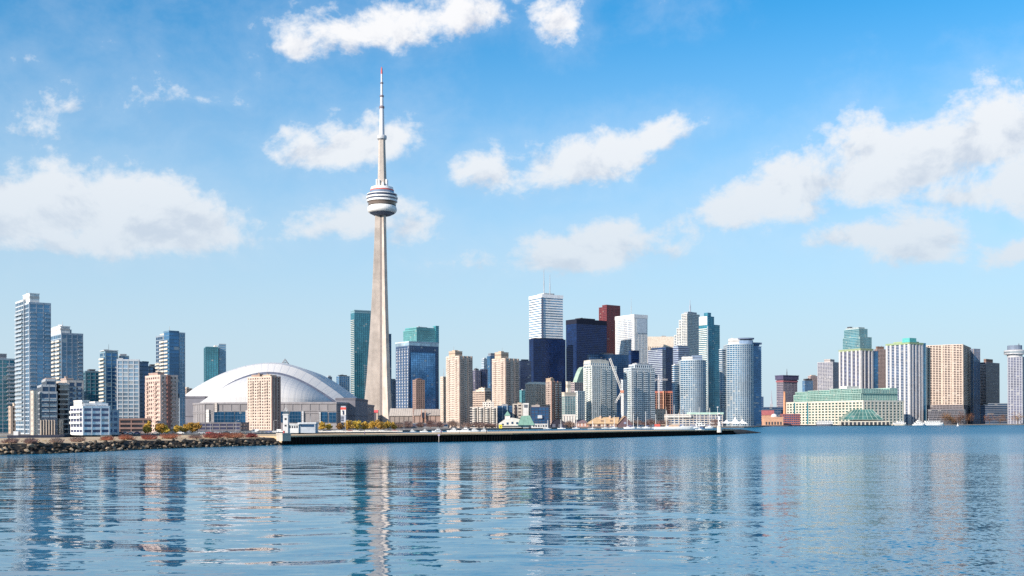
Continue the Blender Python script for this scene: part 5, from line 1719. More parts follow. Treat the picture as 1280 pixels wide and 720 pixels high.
# ---------------------------------------------------------------- low market and tents behind the sailing masts
fp = flat(834, 904, 1470, 26, 3)
o = building('market_hall', 'long cream market hall with a pale green roof edge behind the sailboats', fp, 'building')
zt = Z(518, 1470, 870)
block(o, fp, GZ, zt, style(G_DEEP, (.58, .53, .48), .4, (.55, .5, .45), .8, 5, 3.4, cap=CREAM))
mb = MB(); mb.prism(offset(inset(fp, .42, 1, 0, 1), .9), zt, Z(515.5, 1470, 880)); mb.build('green_roof', wall_mat((.42, .60, .52), .6), o)
mb = MB(); mb.prism(offset(inset(fp, 0, .42, -.1, 1), .4), zt - 4, zt - 1.5); mb.build('canopy', wall_mat((.66, .63, .58)), o)
gr = 'white marquee tents by the harbour'
for i, (L, R, yt, lab) in enumerate(((888, 898, 523, 'low white peaked tent tucked left of the harbour lighthouse'), (902.5, 916, 524.5, 'low white ridge tent just right of the harbour lighthouse'), (914, 926, 520.5, 'white peaked tent, tallest of the tents by the rounded glass tower'), (924, 934, 523.5, 'white peaked tent at the right end of the tent row'))):
    d = 1440
    f = flat(L, R, d, 14)
    t = thing('marquee_tent', lab, 'tent', (*centre(f), GZ), gr)
    ze, zp = Z(529 if i != 1 else 528.5, d, L), Z(yt, d, L)
    mb = MB(); c = centre(f); f2 = [tuple(Vector(c).lerp(Vector(p), .28)) for p in f]
    zm = ze + (zp - ze) * .42
    for k in range(4):
        j = (k + 1) % 4
        mb.face([(*f[k], ze), (*f[j], ze), (*f2[j], zm), (*f2[k], zm)]); mb.face([(*f2[k], zm), (*f2[j], zm), (*c, zp)])
        mb.face([(*f[k], ze - .7), (*f[j], ze - .7), (*f[j], ze), (*f[k], ze)])
    mb.build('tent_roof', wall_mat((.78, .77, .75), .6, .04), t)
    for k in range(4):
        mb = MB(); mb.tube([(f[k][0], f[k][1], GZ), (f[k][0], f[k][1], ze)], .22, 6); mb.build('pole', wall_mat(PGREY), t)

# tan roofed shed
def shed():
    d = 1420
    o = thing('tan_roof_shed', 'low waterfront shed with a tan hipped roof and a dark gabled end', 'building', (X(755, d), d, GZ))
    ze, zr = Z(529.6, d, 755), Z(521.5, d, 755)
    xa, xb, xc = X(733, d), X(771, d), X(790, d)
    mb = MB(); mb.cube(xa + 2, xb, d, d + 22, GZ, ze); mb.build('shed_wall', wall_mat((.30, .20, .17)), o)
    for k in range(9):
        x = xa + 4 + (xb - xa - 6) * k / 9
        mb = MB(); mb.cube(x, x + 2.2, d - .25, d + .1, GZ + 1, ze - 1); mb.build('window', wall_mat((.62, .56, .48)) if k % 3 else G_DARK, o)
    mb = MB()
    r0, r1 = (X(746, d), d + 11, zr), (xb + 4, d + 11, zr)
    A = [(xa, d - 1.2, ze), (xb + 1, d - 1.2, ze), (xb + 1, d + 23, ze), (xa, d + 23, ze)]
    mb.face([A[0], A[1], r1, r0]); mb.face([A[2], A[3], r0, r1]); mb.face([A[3], A[0], r0]); mb.face([A[1], A[2], r1])
    mb.build('hipped_roof', wall_mat((.50, .345, .20), .85, .18, .2), o)
    # cross gable, its dark face towards the lake
    ym = d - 6
    mb = MB()
    gx = (xb + xc) / 2
    za = Z(519.8, d, 781)
    w = (xc - xb) / 2 - 1
    mb.face([(gx - w, ym, GZ), (gx + w, ym, GZ), (gx + w, ym, ze), (gx, ym, za - .5), (gx - w, ym, ze)])
    mb.face([(gx + w, ym, GZ), (gx + w, d + 20, GZ), (gx + w, d + 20, ze), (gx + w, ym, ze)]); mb.face([(gx - w, d + 20, GZ), (gx - w, ym, GZ), (gx - w, ym, ze), (gx - w, d + 20, ze)])
    mb.build('gable_wall', wall_mat((.13, .085, .10)), o)
    mb = MB()
    for s in (-1, 1):
        a, b = Vector((gx + s * (w + 1.4), ym - 1, ze - .9)), Vector((gx, ym - 1, za))
        dep = Vector((0, 28, 0))
        mb.face([a, a + dep, b + dep, b]); mb.face([a + Vector((0, 0, -.5)), b + Vector((0, 0, -.5)), b, a])
    mb.build('gable_roof', wall_mat((.36, .25, .17), .85, .18, .2), o)
    mb = MB(); mb.cube(X(779, d), X(782, d), ym - .2, ym + .1, GZ + 4, GZ + 6.5); mb.build('gable_sign', wall_mat((.28, .32, .45)), o)
    for px in (750, 762):
        mb = MB(); mb.cube(X(px, d), X(px + 2, d), d + 8, d + 11, Z(525, d, px), Z(519.8, d, px)); mb.build('chimney', wall_mat((.55, .42, .34)), o)
    for px in (752.5, 764):
        mb = MB(); xm = X(px, d); z = Z(526.8, d, px); mb.cube(xm - 1.4, xm + 1.4, d + 2.4, d + 6, z, z + 1.6); mb.build('dormer', wall_mat((.22, .14, .13)), o)
shed()
fp = flat(707.5, 735, 1425, 18)
o = building('brick_shed', 'low red brick shed with dark hipped roof left of the tan roofed shed', fp, 'building')
ze = Z(528.8, 1425, 720)
mb = MB(); mb.prism(fp, GZ, ze); mb.build('shed_wall', wall_mat((.44, .25, .20)), o)
mb = MB(); f = offset(fp, 1); r0, r1 = Vector(f[0]).lerp(Vector(f[3]), .5) + Vector((7, 0)), Vector(f[1]).lerp(Vector(f[2]), .5) - Vector((7, 0)); zr = Z(524.5, 1425, 720)
mb.face([(*f[0], ze), (*f[1], ze), (*r1, zr), (*r0, zr)]); mb.face([(*f[2], ze), (*f[3], ze), (*r0, zr), (*r1, zr)]); mb.face([(*f[3], ze), (*f[0], ze), (*r0, zr)]); mb.face([(*f[1], ze), (*f[2], ze), (*r1, zr)])
mb.build('hipped_roof', wall_mat((.20, .14, .15)), o)
for k in range(6):
    mb = MB(); x = fp[0][0] + 2 + k * 4.4; mb.cube(x, x + 2, 1424.7, 1425.1, GZ + 1, ze - .6); mb.build('window', wall_mat((.6, .52, .5)), o)
# navy arched shelter
fp = flat(687.5, 707.5, 1410, 16)
o = building('arched_shelter', 'dark navy barrel roofed shelter left of the brick shed', fp, 'building')
mb = MB(); n = 12; x0, x1 = fp[0][0], fp[1][0]; za = Z(523.5, 1410, 697)
row = [(x0 + (x1 - x0) * k / n, GZ + (za - GZ) * (math.sin(math.pi * k / n) ** .55 if 0 < k < n else 0.0)) for k in range(n + 1)]
for (xa, z0), (xb, z1) in zip(row, row[1:]):
    mb.face([(xa, 1410, z0), (xb, 1410, z1), (xb, 1426, z1), (xa, 1426, z0)])
    mb.face([(xa, 1411, GZ), (xb, 1411, GZ), (xb, 1411, max(z1 - .4, GZ)), (xa, 1411, max(z0 - .4, GZ))], 1)
mb.build('barrel_roof', [wall_mat((.05, .055, .10), .5), wall_mat((.03, .03, .05))], o)
mb = MB(); mb.cube(x0 + 3, x0 + 7, 1410.4, 1410.9, GZ, GZ + 4); mb.cube(x0 + 11, x0 + 16, 1410.4, 1410.9, GZ, GZ + 4); mb.build('shelter_door', wall_mat((.12, .13, .18)), o)

# ---------------------------------------------------------------- right-hand waterfront
# tower under construction with flared dark top
fp = corner(970.8, 979, 996.5, 2300, 58)
o = building('flared_top_tower', 'dusky unfinished tower with a wider dark top and mast, alone in a gap of sky', fp, 'tower'); o['group'] = BUILDING
block(o, fp, GZ, Z(474, 2300, 983), style(G_VIOLET, (.27, .24, .27), .4, (.30, .26, .28), .7, 4, 3.6))
mb = MB(); f = offset(fp, 2.2); mb.prism(f, Z(474.5, 2300, 983), Z(469.2, 2300, 983)); mb.ring(f, Z(470, 2300, 983), Z(468.9, 2300, 983), .6); mb.build('flared_top', wall_mat((.075, .07, .13)), o)
mb = MB(); mb.ring(fp, Z(477.5, 2300, 983), Z(475.5, 2300, 983), 1.2); mb.build('red_band', wall_mat((.33, .12, .14)), o)
mast(o, *centre(fp), Z(469, 2300, 983), Z(460.5, 2300, 983), .9, .6, DGREY)
# background between: low blue shed, far spire
fp = flat(951, 979, 2250, 40)
o = building('blue_low_block', 'low dark blue warehouse beneath the unfinished flared tower', fp, 'building')
block(o, fp, GZ, Z(509, 2250, 965), style(G_DEEP, (.08, .11, .17), .5, (.08, .11, .17), .7, 6, 5, cap=DGREY))
fp = flat(951.5, 954.3, 2000, 12)
o = building('slim_blue_block', 'slim dark blue stub of a building at the foot of the rounded tower', fp, 'building')
block(o, fp, GZ, Z(496, 2000, 952), style(G_DEEP, (.08, .12, .2), .4, None, .6, 4, 4))
d = 2600
o = thing('church_spire', 'tiny grey church tower with a needle spire far off in the gap of sky', 'church', (X(964.5, d), d, GZ))
mb = MB(); mb.cube(X(963, d), X(966.2, d), d, d + 6, GZ, Z(505, d, 964)); mb.build('church_wall', wall_mat((.40, .42, .46)), o)
mb = MB(); mb.tube([(X(964.6, d), d + 3, Z(505, d, 964)), (X(964.6, d), d + 3, Z(500, d, 964)), (X(964.6, d), d + 3, Z(488, d, 964))], [2.4, 1.4, .3], 8); mb.build('spire', wall_mat((.34, .36, .42)), o)

# red and orange harbour buildings
fp = flat(934, 967, 1905, 20)
o = building('red_roof_building', 'long low building with a red upper storey and orange left end', fp, 'building')
mb = MB(); mb.prism(fp, GZ, Z(519, 1905, 950)); mb.build('brick_wall', wall_mat((.50, .30, .21)), o)
mb = MB(); mb.prism(offset(inset(fp, .26, 1, 0, 1), .5), Z(519, 1905, 950), Z(513, 1905, 950)); mb.build('red_storey', wall_mat((.38, .13, .14)), o)
mb = MB(); mb.prism(offset(inset(fp, 0, .26, -.05, 1), .5), Z(519, 1905, 950), Z(513, 1905, 940)); mb.build('orange_end', wall_mat((.62, .36, .21)), o)
for k in range(7):
    mb = MB(); x = fp[0][0] + 4 + k * 6; mb.cube(x, x + 3, 1904.6, 1905.2, GZ + 1, GZ + 7); mb.build('window', G_DARK, o)
fp = flat(955, 979, 1880, 16)
o = building('orange_brick_building', 'low orange brick waterfront building with a white dome on its roof', fp, 'building')
mb = MB(); mb.prism(fp, GZ, Z(521.5, 1880, 965)); mb.ring(fp, Z(522.3, 1880, 965), Z(521.2, 1880, 965), .5); mb.build('brick_wall', wall_mat((.54, .32, .22)), o)
for k in range(6):
    mb = MB(); x = fp[0][0] + 2.5 + k * 5; mb.cube(x, x + 2.6, 1879.6, 1880.2, GZ + 1, GZ + 6); mb.build('window', G_DARK, o)
mb = MB(); cxp, cyp = X(967.5, 1888), 1888.0
mb.lathe((cxp, cyp), [(5.5, Z(521.6, 1888, 967)), (5.2, Z(519.5, 1888, 967)), (3.6, Z(517.8, 1888, 967)), (0, Z(517, 1888, 967))], 16); mb.build('roof_dome', wall_mat((.66, .62, .60)), o, True)
fp = flat(978, 1000, 1915, 16)
o = building('red_brick_building', 'low dark red brick building with dark windows left of the terminal', fp, 'building')
block(o, fp, GZ, Z(517.5, 1915, 990), style(G_DEEP, (.33, .13, .12), .45, (.33, .13, .12), 1.0, 4, 4, cap=BROWN))
# orange chimney
d = 1930
o = thing('brick_chimney', 'tall tapering orange brick chimney at the left end of the cream terminal', 'chimney', (X(980.6, d), d, GZ))
mb = MB(); x = X(980.6, d); mb.tube([(x, d, GZ), (x, d, Z(500, d, 980)), (x, d, Z(490, d, 980))], [2.7, 2.0, 1.4], 12); mb.build('chimney_shaft', wall_mat((.62, .30, .17)), o)
mb = MB(); mb.tube([(x, d, Z(491, d, 980)), (x, d, Z(489.5, d, 980))], [1.8, 1.8], 12); mb.build('cap', wall_mat((.45, .22, .14)), o)

# cream terminal
def terminal():
    d = 1925
    fp = corner(983, 1079, 1129.5, d, 64)
    o = building('cream_terminal', 'huge cream waterfront terminal with window grid and green glass storeys on its roof', fp, 'building')
    zt = Z(500.5, d, 1079)
    sTm = style(glass_mat((.04, .12, .12), .25), (.58, .56, .49), .42, (.60, .55, .46), 3.2, 9.0, 5.0, bt=.45, pt=.6, cap=CREAM, parapet=3)
    block(o, fp, GZ, zt, sTm, win=(0, 3))
    # glass storeys set back, in stepped bays
    sG = style(glass_mat((.10, .26, .24), .3), (.34, .48, .43), .25, (.42, .55, .50), .5, 4, 3.4, cap=(.45, .55, .5))
    f1 = inset(fp, .04, .95, .05, .92)
    block(o, f1, zt, Z(491, d, 1079), sG, 'glass_storey')
    for (f0, f1_, g0, g1, y) in ((.05, .5, .04, .16, 485.8), (.05, .5, .17, .29, 486.5), (.05, .5, .30, .43, 484.8), (.05, .5, .44, .58, 486), (.05, .5, .59, .73, 486), (.05, .5, .74, .9, 487), (.52, .72, .04, .4, 487), (.74, .93, .04, .5, 484.5)):
        block(o, inset(fp, f0, f1_, g0, g1), Z(491.5, d, 1079), Z(y, d, 1050), sG, 'glass_bay')
    box_on(o, inset(fp, .2, .5, .3, .38), Z(485, d, 1060), Z(481.5, d, 1060), (.72, .70, .66), 'clock_box')
    for t in (.12, .30):
        p, q = Vector(fp[3]), Vector(fp[0]); e = (q - p).normalized(); nn = Vector((e.y, -e.x)); c = p.lerp(q, t) + nn * .9
        mb = MB(); mb.box((c.x, c.y, (GZ + zt) / 2), (e.x * 1.6, e.y * 1.6, 0), (nn.x * .5, nn.y * .5, 0), (0, 0, (zt - GZ) / 2 - 1)); mb.build('green_bay', G_TEAL, o)
    # the glazed atrium reaching down to the quay
    p, q = Vector(fp[3]), Vector(fp[0])
    mb = MB()
    d2 = d - 14
    base = [(1053, 524), (1104, 524)]
    tops = [(1067, 512), (1090, 511.7)]
    a, b = (X(1053, d2), d2, Z(524.5, d2, 1053)), (X(1104, d2), d2, Z(524.5, d2, 1104))
    c, e_ = (X(1090, d2 + 10), d2 + 10, Z(511.7, d2, 1090)), (X(1067, d2 + 10), d2 + 10, Z(512, d2, 1067))
    ab, bb = (a[0], d + 14, a[2]), (b[0], d + 14, b[2]); cb, eb = (c[0], d + 14, c[2]), (e_[0], d + 14, e_[2])
    mb.face([a, b, c, e_], 0, [(0, 0), (14, 0), (10, 5), (4, 5)]); mb.face([b, bb, cb, c], 0, [(0, 0), (6, 0), (6, 5), (0, 5)]); mb.face([ab, a, e_, eb], 0, [(0, 0), (6, 0), (6, 5), (0, 5)]); mb.face([c, cb, eb, e_])
    at = mb.build('glass_atrium', glass_mat((.10, .25, .22), .3), o)
    mb = MB()
    for k in range(9):
        t = k / 8; mb.tube([Vector(a).lerp(Vector(b), t), Vector(e_).lerp(Vector(c), t)], .35, 5)
    for t in (0, .33, .66, 1): mb.tube([Vector(a).lerp(Vector(e_), t), Vector(b).lerp(Vector(c), t)], .3, 5)
    mb.build('frame', wall_mat((.36, .46, .40)), at)
    mb = MB(); f = flat(1050, 1112, d2 - 4, 5); mb.prism(f, GZ, Z(526.2, d2, 1080)); mb.build('arcade_wall', wall_mat((.55, .5, .42)), o)
    for k in range(12):
        x = f[0][0] + 2 + k * 7.2
        mb = MB(); mb.cube(x, x + 4.4, d2 - 4.4, d2 - 3.9, GZ, GZ + 5); mb.build('arcade_opening', G_DARK, o)
terminal()

# towers behind the terminal
s = style(G_BLUE, (.16, .24, .34), .3, (.15, .22, .32), .5, 4, 3.2)
o, fp, zt = tw('far_block', 'small blue far block beside a pink one above the terminal roof', 1003, 1006, 1016, 476, 2620, s, 60)
box_on(o, inset(fp, .1, .9, .1, .9), zt, zz(475, fp), DGREY)
s = style(G_BROWN, (.46, .36, .35), .5, (.44, .34, .33), 1, 4, 3.2)
o, fp, zt = tw('far_block', 'pink brown far block peeping over the small blue block', 1010, 1013, 1022, 470, 2720, s, 60)
box_on(o, inset(fp, .2, .8, .2, .8), zt, zt + 2.5, PINK)
s = style(G_VIOLET, (.44, .44, .46), .4, (.42, .42, .45), .9, 4, 3.2)
o, fp, zt = tw('grey_tower', 'grey tower with a blue shaded right side left of the green crowned tower', 1022, 1041, 1048.5, 452.5, 2460, s, 40)
box_on(o, inset(fp, .1, .8, .2, .6), zt, zz(451, fp), (.42, .38, .37))
# green glass crowned tower
fp = corner(1049.3, 1076, 1091, 2330, 60)
o = building('green_crown_tower', 'white ribbed tower with a stepped green glass crown behind the terminal', fp, 'tower'); o['group'] = BUILDING
sG1 = style(G_NAVY, (.34, .35, .40), .34, (.54, .53, .54), 4.2, 12.0, 3.0, pt=1.4, cap=GREEN)
zt = Z(437.5, 2330, 1076)
block(o, fp, GZ, zt, sG1)
mb = MB(); mb.ring(fp, zt - 1.5, zt + 3.5, 1.2); mb.build('green_cornice', wall_mat((.28, .34, .21)), o)
sGc = style(glass_mat((.05, .20, .26), .35), (.30, .42, .43), .25, (.22, .36, .38), .5, 4, 3.2, cap=GREEN)
f2 = inset(fp, -.02, .95, .02, .82); block(o, f2, zt + .5, Z(421, 2330, 1076), sGc, 'glass_crown')
f3 = inset(fp, .05, .75, .1, .8); block(o, f3, Z(421, 2330, 1076), Z(410.5, 2330, 1076), sGc, 'glass_crown')
box_on(o, inset(fp, .1, .6, .15, .75), Z(410.5, 2330, 1076), Z(408.6, 2330, 1076), (.40, .46, .48))
box_on(o, inset(fp, .1, .3, .55, .68), Z(408.6, 2330, 1076), Z(407, 2330, 1076), DGREY, 'lift_box')
f4 = inset(fp, 1.002, 1.45, .0, .6); block(o, f4, GZ, Z(438, 2330, 1090), style(G_BLUE, (.05, .15, .25), .25, None, .5, 4, 3.2), 'blue_wing')
s = style(G_BROWN, (.36, .28, .26), .45, (.36, .27, .25), 1, 4, 3.1)
o, fp, zt = tw('brown_tower', 'brown tower squeezed between the green crowned tower and the white ribbed tower', 1093, 1096, 1110, 436.5, 2500, s, 70)
box_on(o, inset(fp, .1, .7, .2, .8), zt, zz(435, fp), BROWN)
# white ribbed tower with green roof
fp = corner(1108, 1137, 1153.5, 2080, 58)
o = building('green_roof_tower', 'white vertically ribbed tower with a lime green roof edge and blue right side', fp, 'tower'); o['group'] = BUILDING
zt = Z(429.5, 2080, 1137)
block(o, fp, GZ, zt, style(G_DEEP, (.36, .38, .44), .34, (.54, .53, .54), 3.9, 10.5, 3.0, pt=1.0, cap=GREEN))
mb = MB(); mb.ring(fp, zt - 1, zt + 2.6, 1.1); mb.prism(inset(fp, .02, .9, .1, .7), zt, zt + 5); mb.build('green_cornice', wall_mat((.28, .36, .21)), o)
mb = MB(); mb.prism(inset(fp, .0, .5, -.01, .3), zt, Z(422.3, 2080, 1137)); mb.ring(inset(fp, .0, .5, -.01, .3), zt + 3, zt + 5, .4); mb.build('penthouse', wall_mat((.10, .40, .38)), o)
block(o, inset(fp, 1.002, 1.24, .0, .5), GZ, Z(428, 2080, 1155), style(glass_mat((.02, .20, .36), .3, blind=.02), (.03, .22, .38), .25, None, .5, 4, 3.0), 'blue_wing')
# brown lattice slab
fp = corner(1158.5, 1203, 1213.5, 2090, 30)
o = building('lattice_slab', 'broad beige brown apartment slab with a fine window lattice and shaded right end', fp, 'tower'); o['group'] = BUILDING
zt = Z(430.5, 2090, 1190)
block(o, fp, Z(506, 2090, 1190), zt, style(G_BROWN, (.62, .50, .42), .36, (.64, .52, .44), 1.2, 5.6, 3.3, bt=.9, pt=.5, cap=TAN))
box_on(o, inset(fp, .3, .9, .2, .6), zt, zt + 3, STEEL)
block(o, inset(fp, -.02, 1, -.004, 1), GZ, Z(506, 2090, 1190), style(G_DARK, (.22, .19, .20), .5, (.2, .18, .19), 1, 6, 4), 'base_storey')
for g in (.0, .28, .56, .99):
    p = Vector(fp[0]).lerp(Vector(fp[3]), g); mb = MB(); mb.cube(p.x - 1.2, p.x + 1.2, p.y - 1.2, p.y + 1.2, GZ, zt + .6); mb.build('wall_rib', wall_mat((.62, .50, .41)), o)
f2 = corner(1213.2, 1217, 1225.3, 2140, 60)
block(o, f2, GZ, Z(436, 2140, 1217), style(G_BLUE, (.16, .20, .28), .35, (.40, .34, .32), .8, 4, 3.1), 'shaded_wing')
# sloping grey car park in front of it
fp = corner(1160, 1205, 1212, 2045, 25)
o = building('ramped_garage', 'dark grey garage with slanting ramps at the foot of the lattice slab', fp, 'building')
block(o, fp, GZ, Z(511.5, 2045, 1190), style(G_DARK, (.17, .165, .19), .45, None, 1, 6, 3.4, bt=.6, cap=DGREY))
mb = MB(); p, q = Vector(fp[3]), Vector(fp[0]); e = (q - p).normalized(); nn = Vector((e.y, -e.x)); L = (q - p).length
for k in range(9):
    a, b = p + e * L * (k / 9), p + e * L * ((k + .9) / 9)
    A, B = Vector((*(a + nn * 1.2), GZ + 4)), Vector((*(b + nn * 1.2), Z(512, 2045, 1190)))
    mb.box((A + B) / 2, (B - A) / 2, (nn.x * .3, nn.y * .3, 0), (0, 0, .9))
mb.build('ramp', wall_mat((.24, .23, .25)), o)
# shaded slab further right, low blocks
s = style(G_DARK, (.15, .16, .21), .32, (.22, .2, .22), .6, 4, 3.1)
o, fp, zt = tw('shaded_slab', 'dark shaded slab tower with a pinkish left edge right of the lattice slab', 1225, 1232.5, 1249.3, 453, 2230, s, 48)
balconies(o, fp, 3, .05, .95, 1.2, 8, zt - 2, 3.1, (.48, .38, .35))
box_on(o, inset(fp, .1, .6, .2, .6), zt, zz(451.5, fp), BROWN)
fp = flat(1226, 1262, 2150, 30)
o = building('dark_low_block', 'low dark terraced block at the waterside near the right edge', fp, 'building')
block(o, fp, GZ, Z(507, 2150, 1245), style(G_DEEP, (.14, .17, .23), .45, None, 1, 6, 3.5, bt=.6, cap=DGREY))
block(o, inset(fp, .3, 1, .1, .9), Z(507, 2150, 1245), Z(504.3, 2150, 1250), style(G_DEEP, (.2, .24, .3), .45, None, 1, 6, 3.5), 'upper_storey')
# hotel with the ring restaurant
fp = corner(1259.5, 1278, 1300, 2060, 45)
o = building('ring_top_hotel', 'pale grey hotel tower with a ring shaped storey on top at the right edge', fp, 'tower'); o['group'] = BUILDING
zt = Z(446, 2060, 1270)
block(o, fp, GZ, zt, style(G_VIOLET, (.31, .32, .36), .4, (.33, .34, .38), 1.6, 6, 3.2))
cxh, cyh = X(1268.5, 2085), 2085
mb = MB(); r1 = X(1281, 2085) - cxh
mb.lathe((cxh, cyh), [(r1 * .7, zt), (r1 * .72, Z(443.5, 2085, 1268)), (r1, Z(443, 2085, 1268)), (r1, Z(438.2, 2085, 1268)), (r1 * .7, Z(437.4, 2085, 1268)), (0, Z(437.2, 2085, 1268))], 36); mb.build('ring_storey', wall_mat((.50, .50, .52)), o)
mb = MB(); mb.lathe((cxh, cyh), [(r1 + .25, Z(441.8, 2085, 1268)), (r1 + .25, Z(439.6, 2085, 1268))], 36); mb.build('window_band', G_MID, o)
mb = MB(); mb.lathe((cxh, cyh), [(r1 * .68, Z(437.3, 2085, 1268)), (r1 * .68, Z(432, 2085, 1268)), (0, Z(431.4, 2085, 1268))], 24); mb.build('penthouse', wall_mat((.17, .21, .28)), o)
mast(o, cxh + 8, cyh, Z(431.5, 2085, 1268), Z(428.8, 2085, 1268), .6, .4, DGREY)
# ---------------------------------------------------------------- cranes
def luffing_crane():
    d = 1475
    o = thing('luffing_crane', 'white luffing crane with a long raised lattice boom beside the curved cap tower', 'crane', (X(777, d), d, GZ))
    wm = wall_mat((.72, .70, .66), .5)
    P = lambda px, py, dd=0: Vector((X(px, d + dd), d + dd, Z(py, d, px)))
    def lattice(a, b, w, n, r):
        mb = MB()
        ax = (b - a).normalized(); s = ax.cross(Vector((0, 1, 0))).normalized(); q = Vector((0, 1, 0))
        cs = [s * w + q * w, s * w - q * w, -s * w - q * w, -s * w + q * w]
        for c in cs: mb.tube([a + c, b + c], r, 4)
        for k in range(n):
            p0, p1 = a.lerp(b, k / n), a.lerp(b, (k + 1) / n)
            for i in range(4): mb.tube([p0 + cs[i], p1 + cs[(i + 1) % 4]], r * .6, 4, caps=False)
        return mb
    m = lattice(P(778.5, 530), P(778.5, 490), 1.0, 16, .3); m.build('mast', wm, o)
    m = lattice(P(777.5, 489.5), P(762.3, 448), 1.05, 18, .36); m.build('boom', wm, o)
    m = lattice(P(777, 490), P(769.3, 503), .9, 6, .36); m.build('counter_jib', wm, o)
    mb = MB(); c = P(777.5, 489.5); mb.cube(c.x - 2, c.x + 2, c.y - 2, c.y + 2, c.z - 1.6, c.z + 1.6); mb.build('cab', wall_mat((.66, .28, .18)), o)
    mb = MB(); c = P(769.8, 502.5); mb.cube(c.x - 1.4, c.x + 1.4, c.y - 1.5, c.y + 1.5, c.z - 1.5, c.z + 1.2); mb.build('counterweight', wall_mat(GREY), o)
    mb = MB(); mb.tube([P(762.3, 448), P(774, 484)], .12, 4); mb.tube([P(771, 475, -1.5), P(769.3, 503, -1.5)], .12, 4); mb.build('cable', wall_mat(DGREY), o)
luffing_crane()
def tower_crane():
    d = 1630
    o = thing('tower_crane', 'pale hammerhead tower crane with a flat jib standing over the unfinished building', 'crane', (X(823.5, d), d, GZ))
    wm = wall_mat((.58, .56, .56), .5)
    x = X(823.5, d); zj = Z(475.2, d, 823)
    mb = MB()
    for sx in (-.9, .9):
        for sy in (-.9, .9): mb.tube([(x + sx, d + sy, GZ), (x + sx, d + sy, zj)], .26, 4)
    n = 40
    for k in range(n):
        z0, z1 = GZ + (zj - GZ) * k / n, GZ + (zj - GZ) * (k + 1) / n
        mb.tube([(x - .9, d - .9, z0), (x + .9, d - .9, z1)], .15, 4); mb.tube([(x + .9, d + .9, z0), (x - .9, d + .9, z1)], .15, 4)
    mb.build('mast', wm, o)
    mb = MB(); xa, xb = X(817.5, d), X(834.5, d)
    for (dy, dz) in ((-.8, 0), (.8, 0), (0, 1.6)): mb.tube([(xa, d + dy, zj + dz), (xb, d + dy, zj + dz)], .24, 4)
    for k in range(10):
        a = xa + (xb - xa) * k / 10; b = xa + (xb - xa) * (k + 1) / 10
        mb.tube([(a, d - .8, zj), (b, d, zj + 1.6)], .13, 4); mb.tube([(a, d, zj + 1.6), (b, d + .8, zj)], .13, 4)
    mb.build('jib', wm, o)
    mb = MB(); mb.tube([(x, d, zj), (x, d, Z(468.8, d, 823))], [.8, .2], 5); mb.tube([(x, d, Z(469.3, d, 823)), (xb - 3, d, zj + 1.6)], .1, 4); mb.tube([(x, d, Z(469.3, d, 823)), (xa + 1, d, zj + 1.6)], .1, 4); mb.build('tie_bar', wm, o)
    mb = MB(); mb.cube(xa - .5, xa + 2.2, d - .9, d + .9, zj - 2.4, zj); mb.build('counterweight', wall_mat(GREY), o)
    mb = MB(); mb.cube(x + .9, x + 2.8, d - .9, d + .9, zj - 2.2, zj - .1); mb.build('cab', wall_mat(PGREY), o)
tower_crane()

# ---------------------------------------------------------------- harbour signal house with its white tower
def signal_house():
    d = 715
    o = thing('signal_house', 'white harbour signal house with a tall square tower and lattice mast before the dome', 'building', (X(372, d), d, GZ))
    w = wall_mat((.60, .59, .575))
    ZZ = lambda y: Z(y, d, 370)
    mb = MB(); f = flat(353.6, 359.8, d, 4); mb.prism(f, GZ, ZZ(518)); mb.ring(f, ZZ(518.6), ZZ(517.4), .3); mb.ring(f, ZZ(530), ZZ(529.4), .15); mb.build('tower_wall', w, o)
    mb = MB(); mb.cube(X(355.5, d), X(358, d), d - .12, d + .1, ZZ(525), ZZ(522.5)); mb.cube(X(355.5, d), X(358, d), d - .12, d + .1, ZZ(533), ZZ(531)); mb.build('window', G_DARK, o)
    mb = MB(); f = flat(354.2, 361.2, d + .5, 3); mb.prism(f, ZZ(517.2), ZZ(514.5)); mb.ring(f, ZZ(515), ZZ(514.2), .25); mb.build('lookout_cabin', glass_mat((.12, .17, .22), .2), o)
    mb = MB(); xc = X(356.8, d)
    for s in (-1.6, 1.6): mb.tube([(xc + s, d + 1.5, ZZ(514.4)), (xc, d + 1.5, ZZ(509))], .12, 5)
    mb.tube([(xc - 1.1, d + 1.5, ZZ(512.5)), (xc + 1.1, d + 1.5, ZZ(512.5))], .1, 5); mb.tube([(xc, d + 1.5, ZZ(514)), (xc, d + 1.5, ZZ(502.5))], [.13, .05], 5); mb.build('lattice_mast', w, o)
    mb = MB(); f = flat(360, 373, d + 1, 8); mb.prism(f, GZ, ZZ(531)); mb.prism(offset(f, .5), ZZ(531), ZZ(529.6)); mb.build('front_wing', w, o)
    mb = MB(); f = flat(373.2, 394, d + 2, 9); mb.prism(f, GZ, ZZ(529.6)); mb.prism(offset(f, .6), ZZ(529.6), ZZ(528.2), 1, 1); mb.build('side_wing', [wall_mat((.40, .43, .47)), wall_mat((.60, .61, .62))], o)
    mb = MB(); mb.cube(X(376, d + 2), X(392.5, d + 2), d + 1.85, d + 2.1, ZZ(533.6), ZZ(530.6)); mb.build('window_strip', G_DEEP, o)
    for k in range(4):
        mb = MB(); a = 361.5 + k * 2.9; mb.cube(X(a, d + 1), X(a + 1.6, d + 1), d + .85, d + 1.1, ZZ(535), ZZ(532.4)); mb.build('window', G_DARK, o)
    mb = MB(); xq = X(386.5, d); mb.tube([(xq, d + 4, ZZ(528.4)), (xq, d + 4, ZZ(519.5))], [.1, .05], 5); mb.build('flag_pole', w, o)
signal_house()

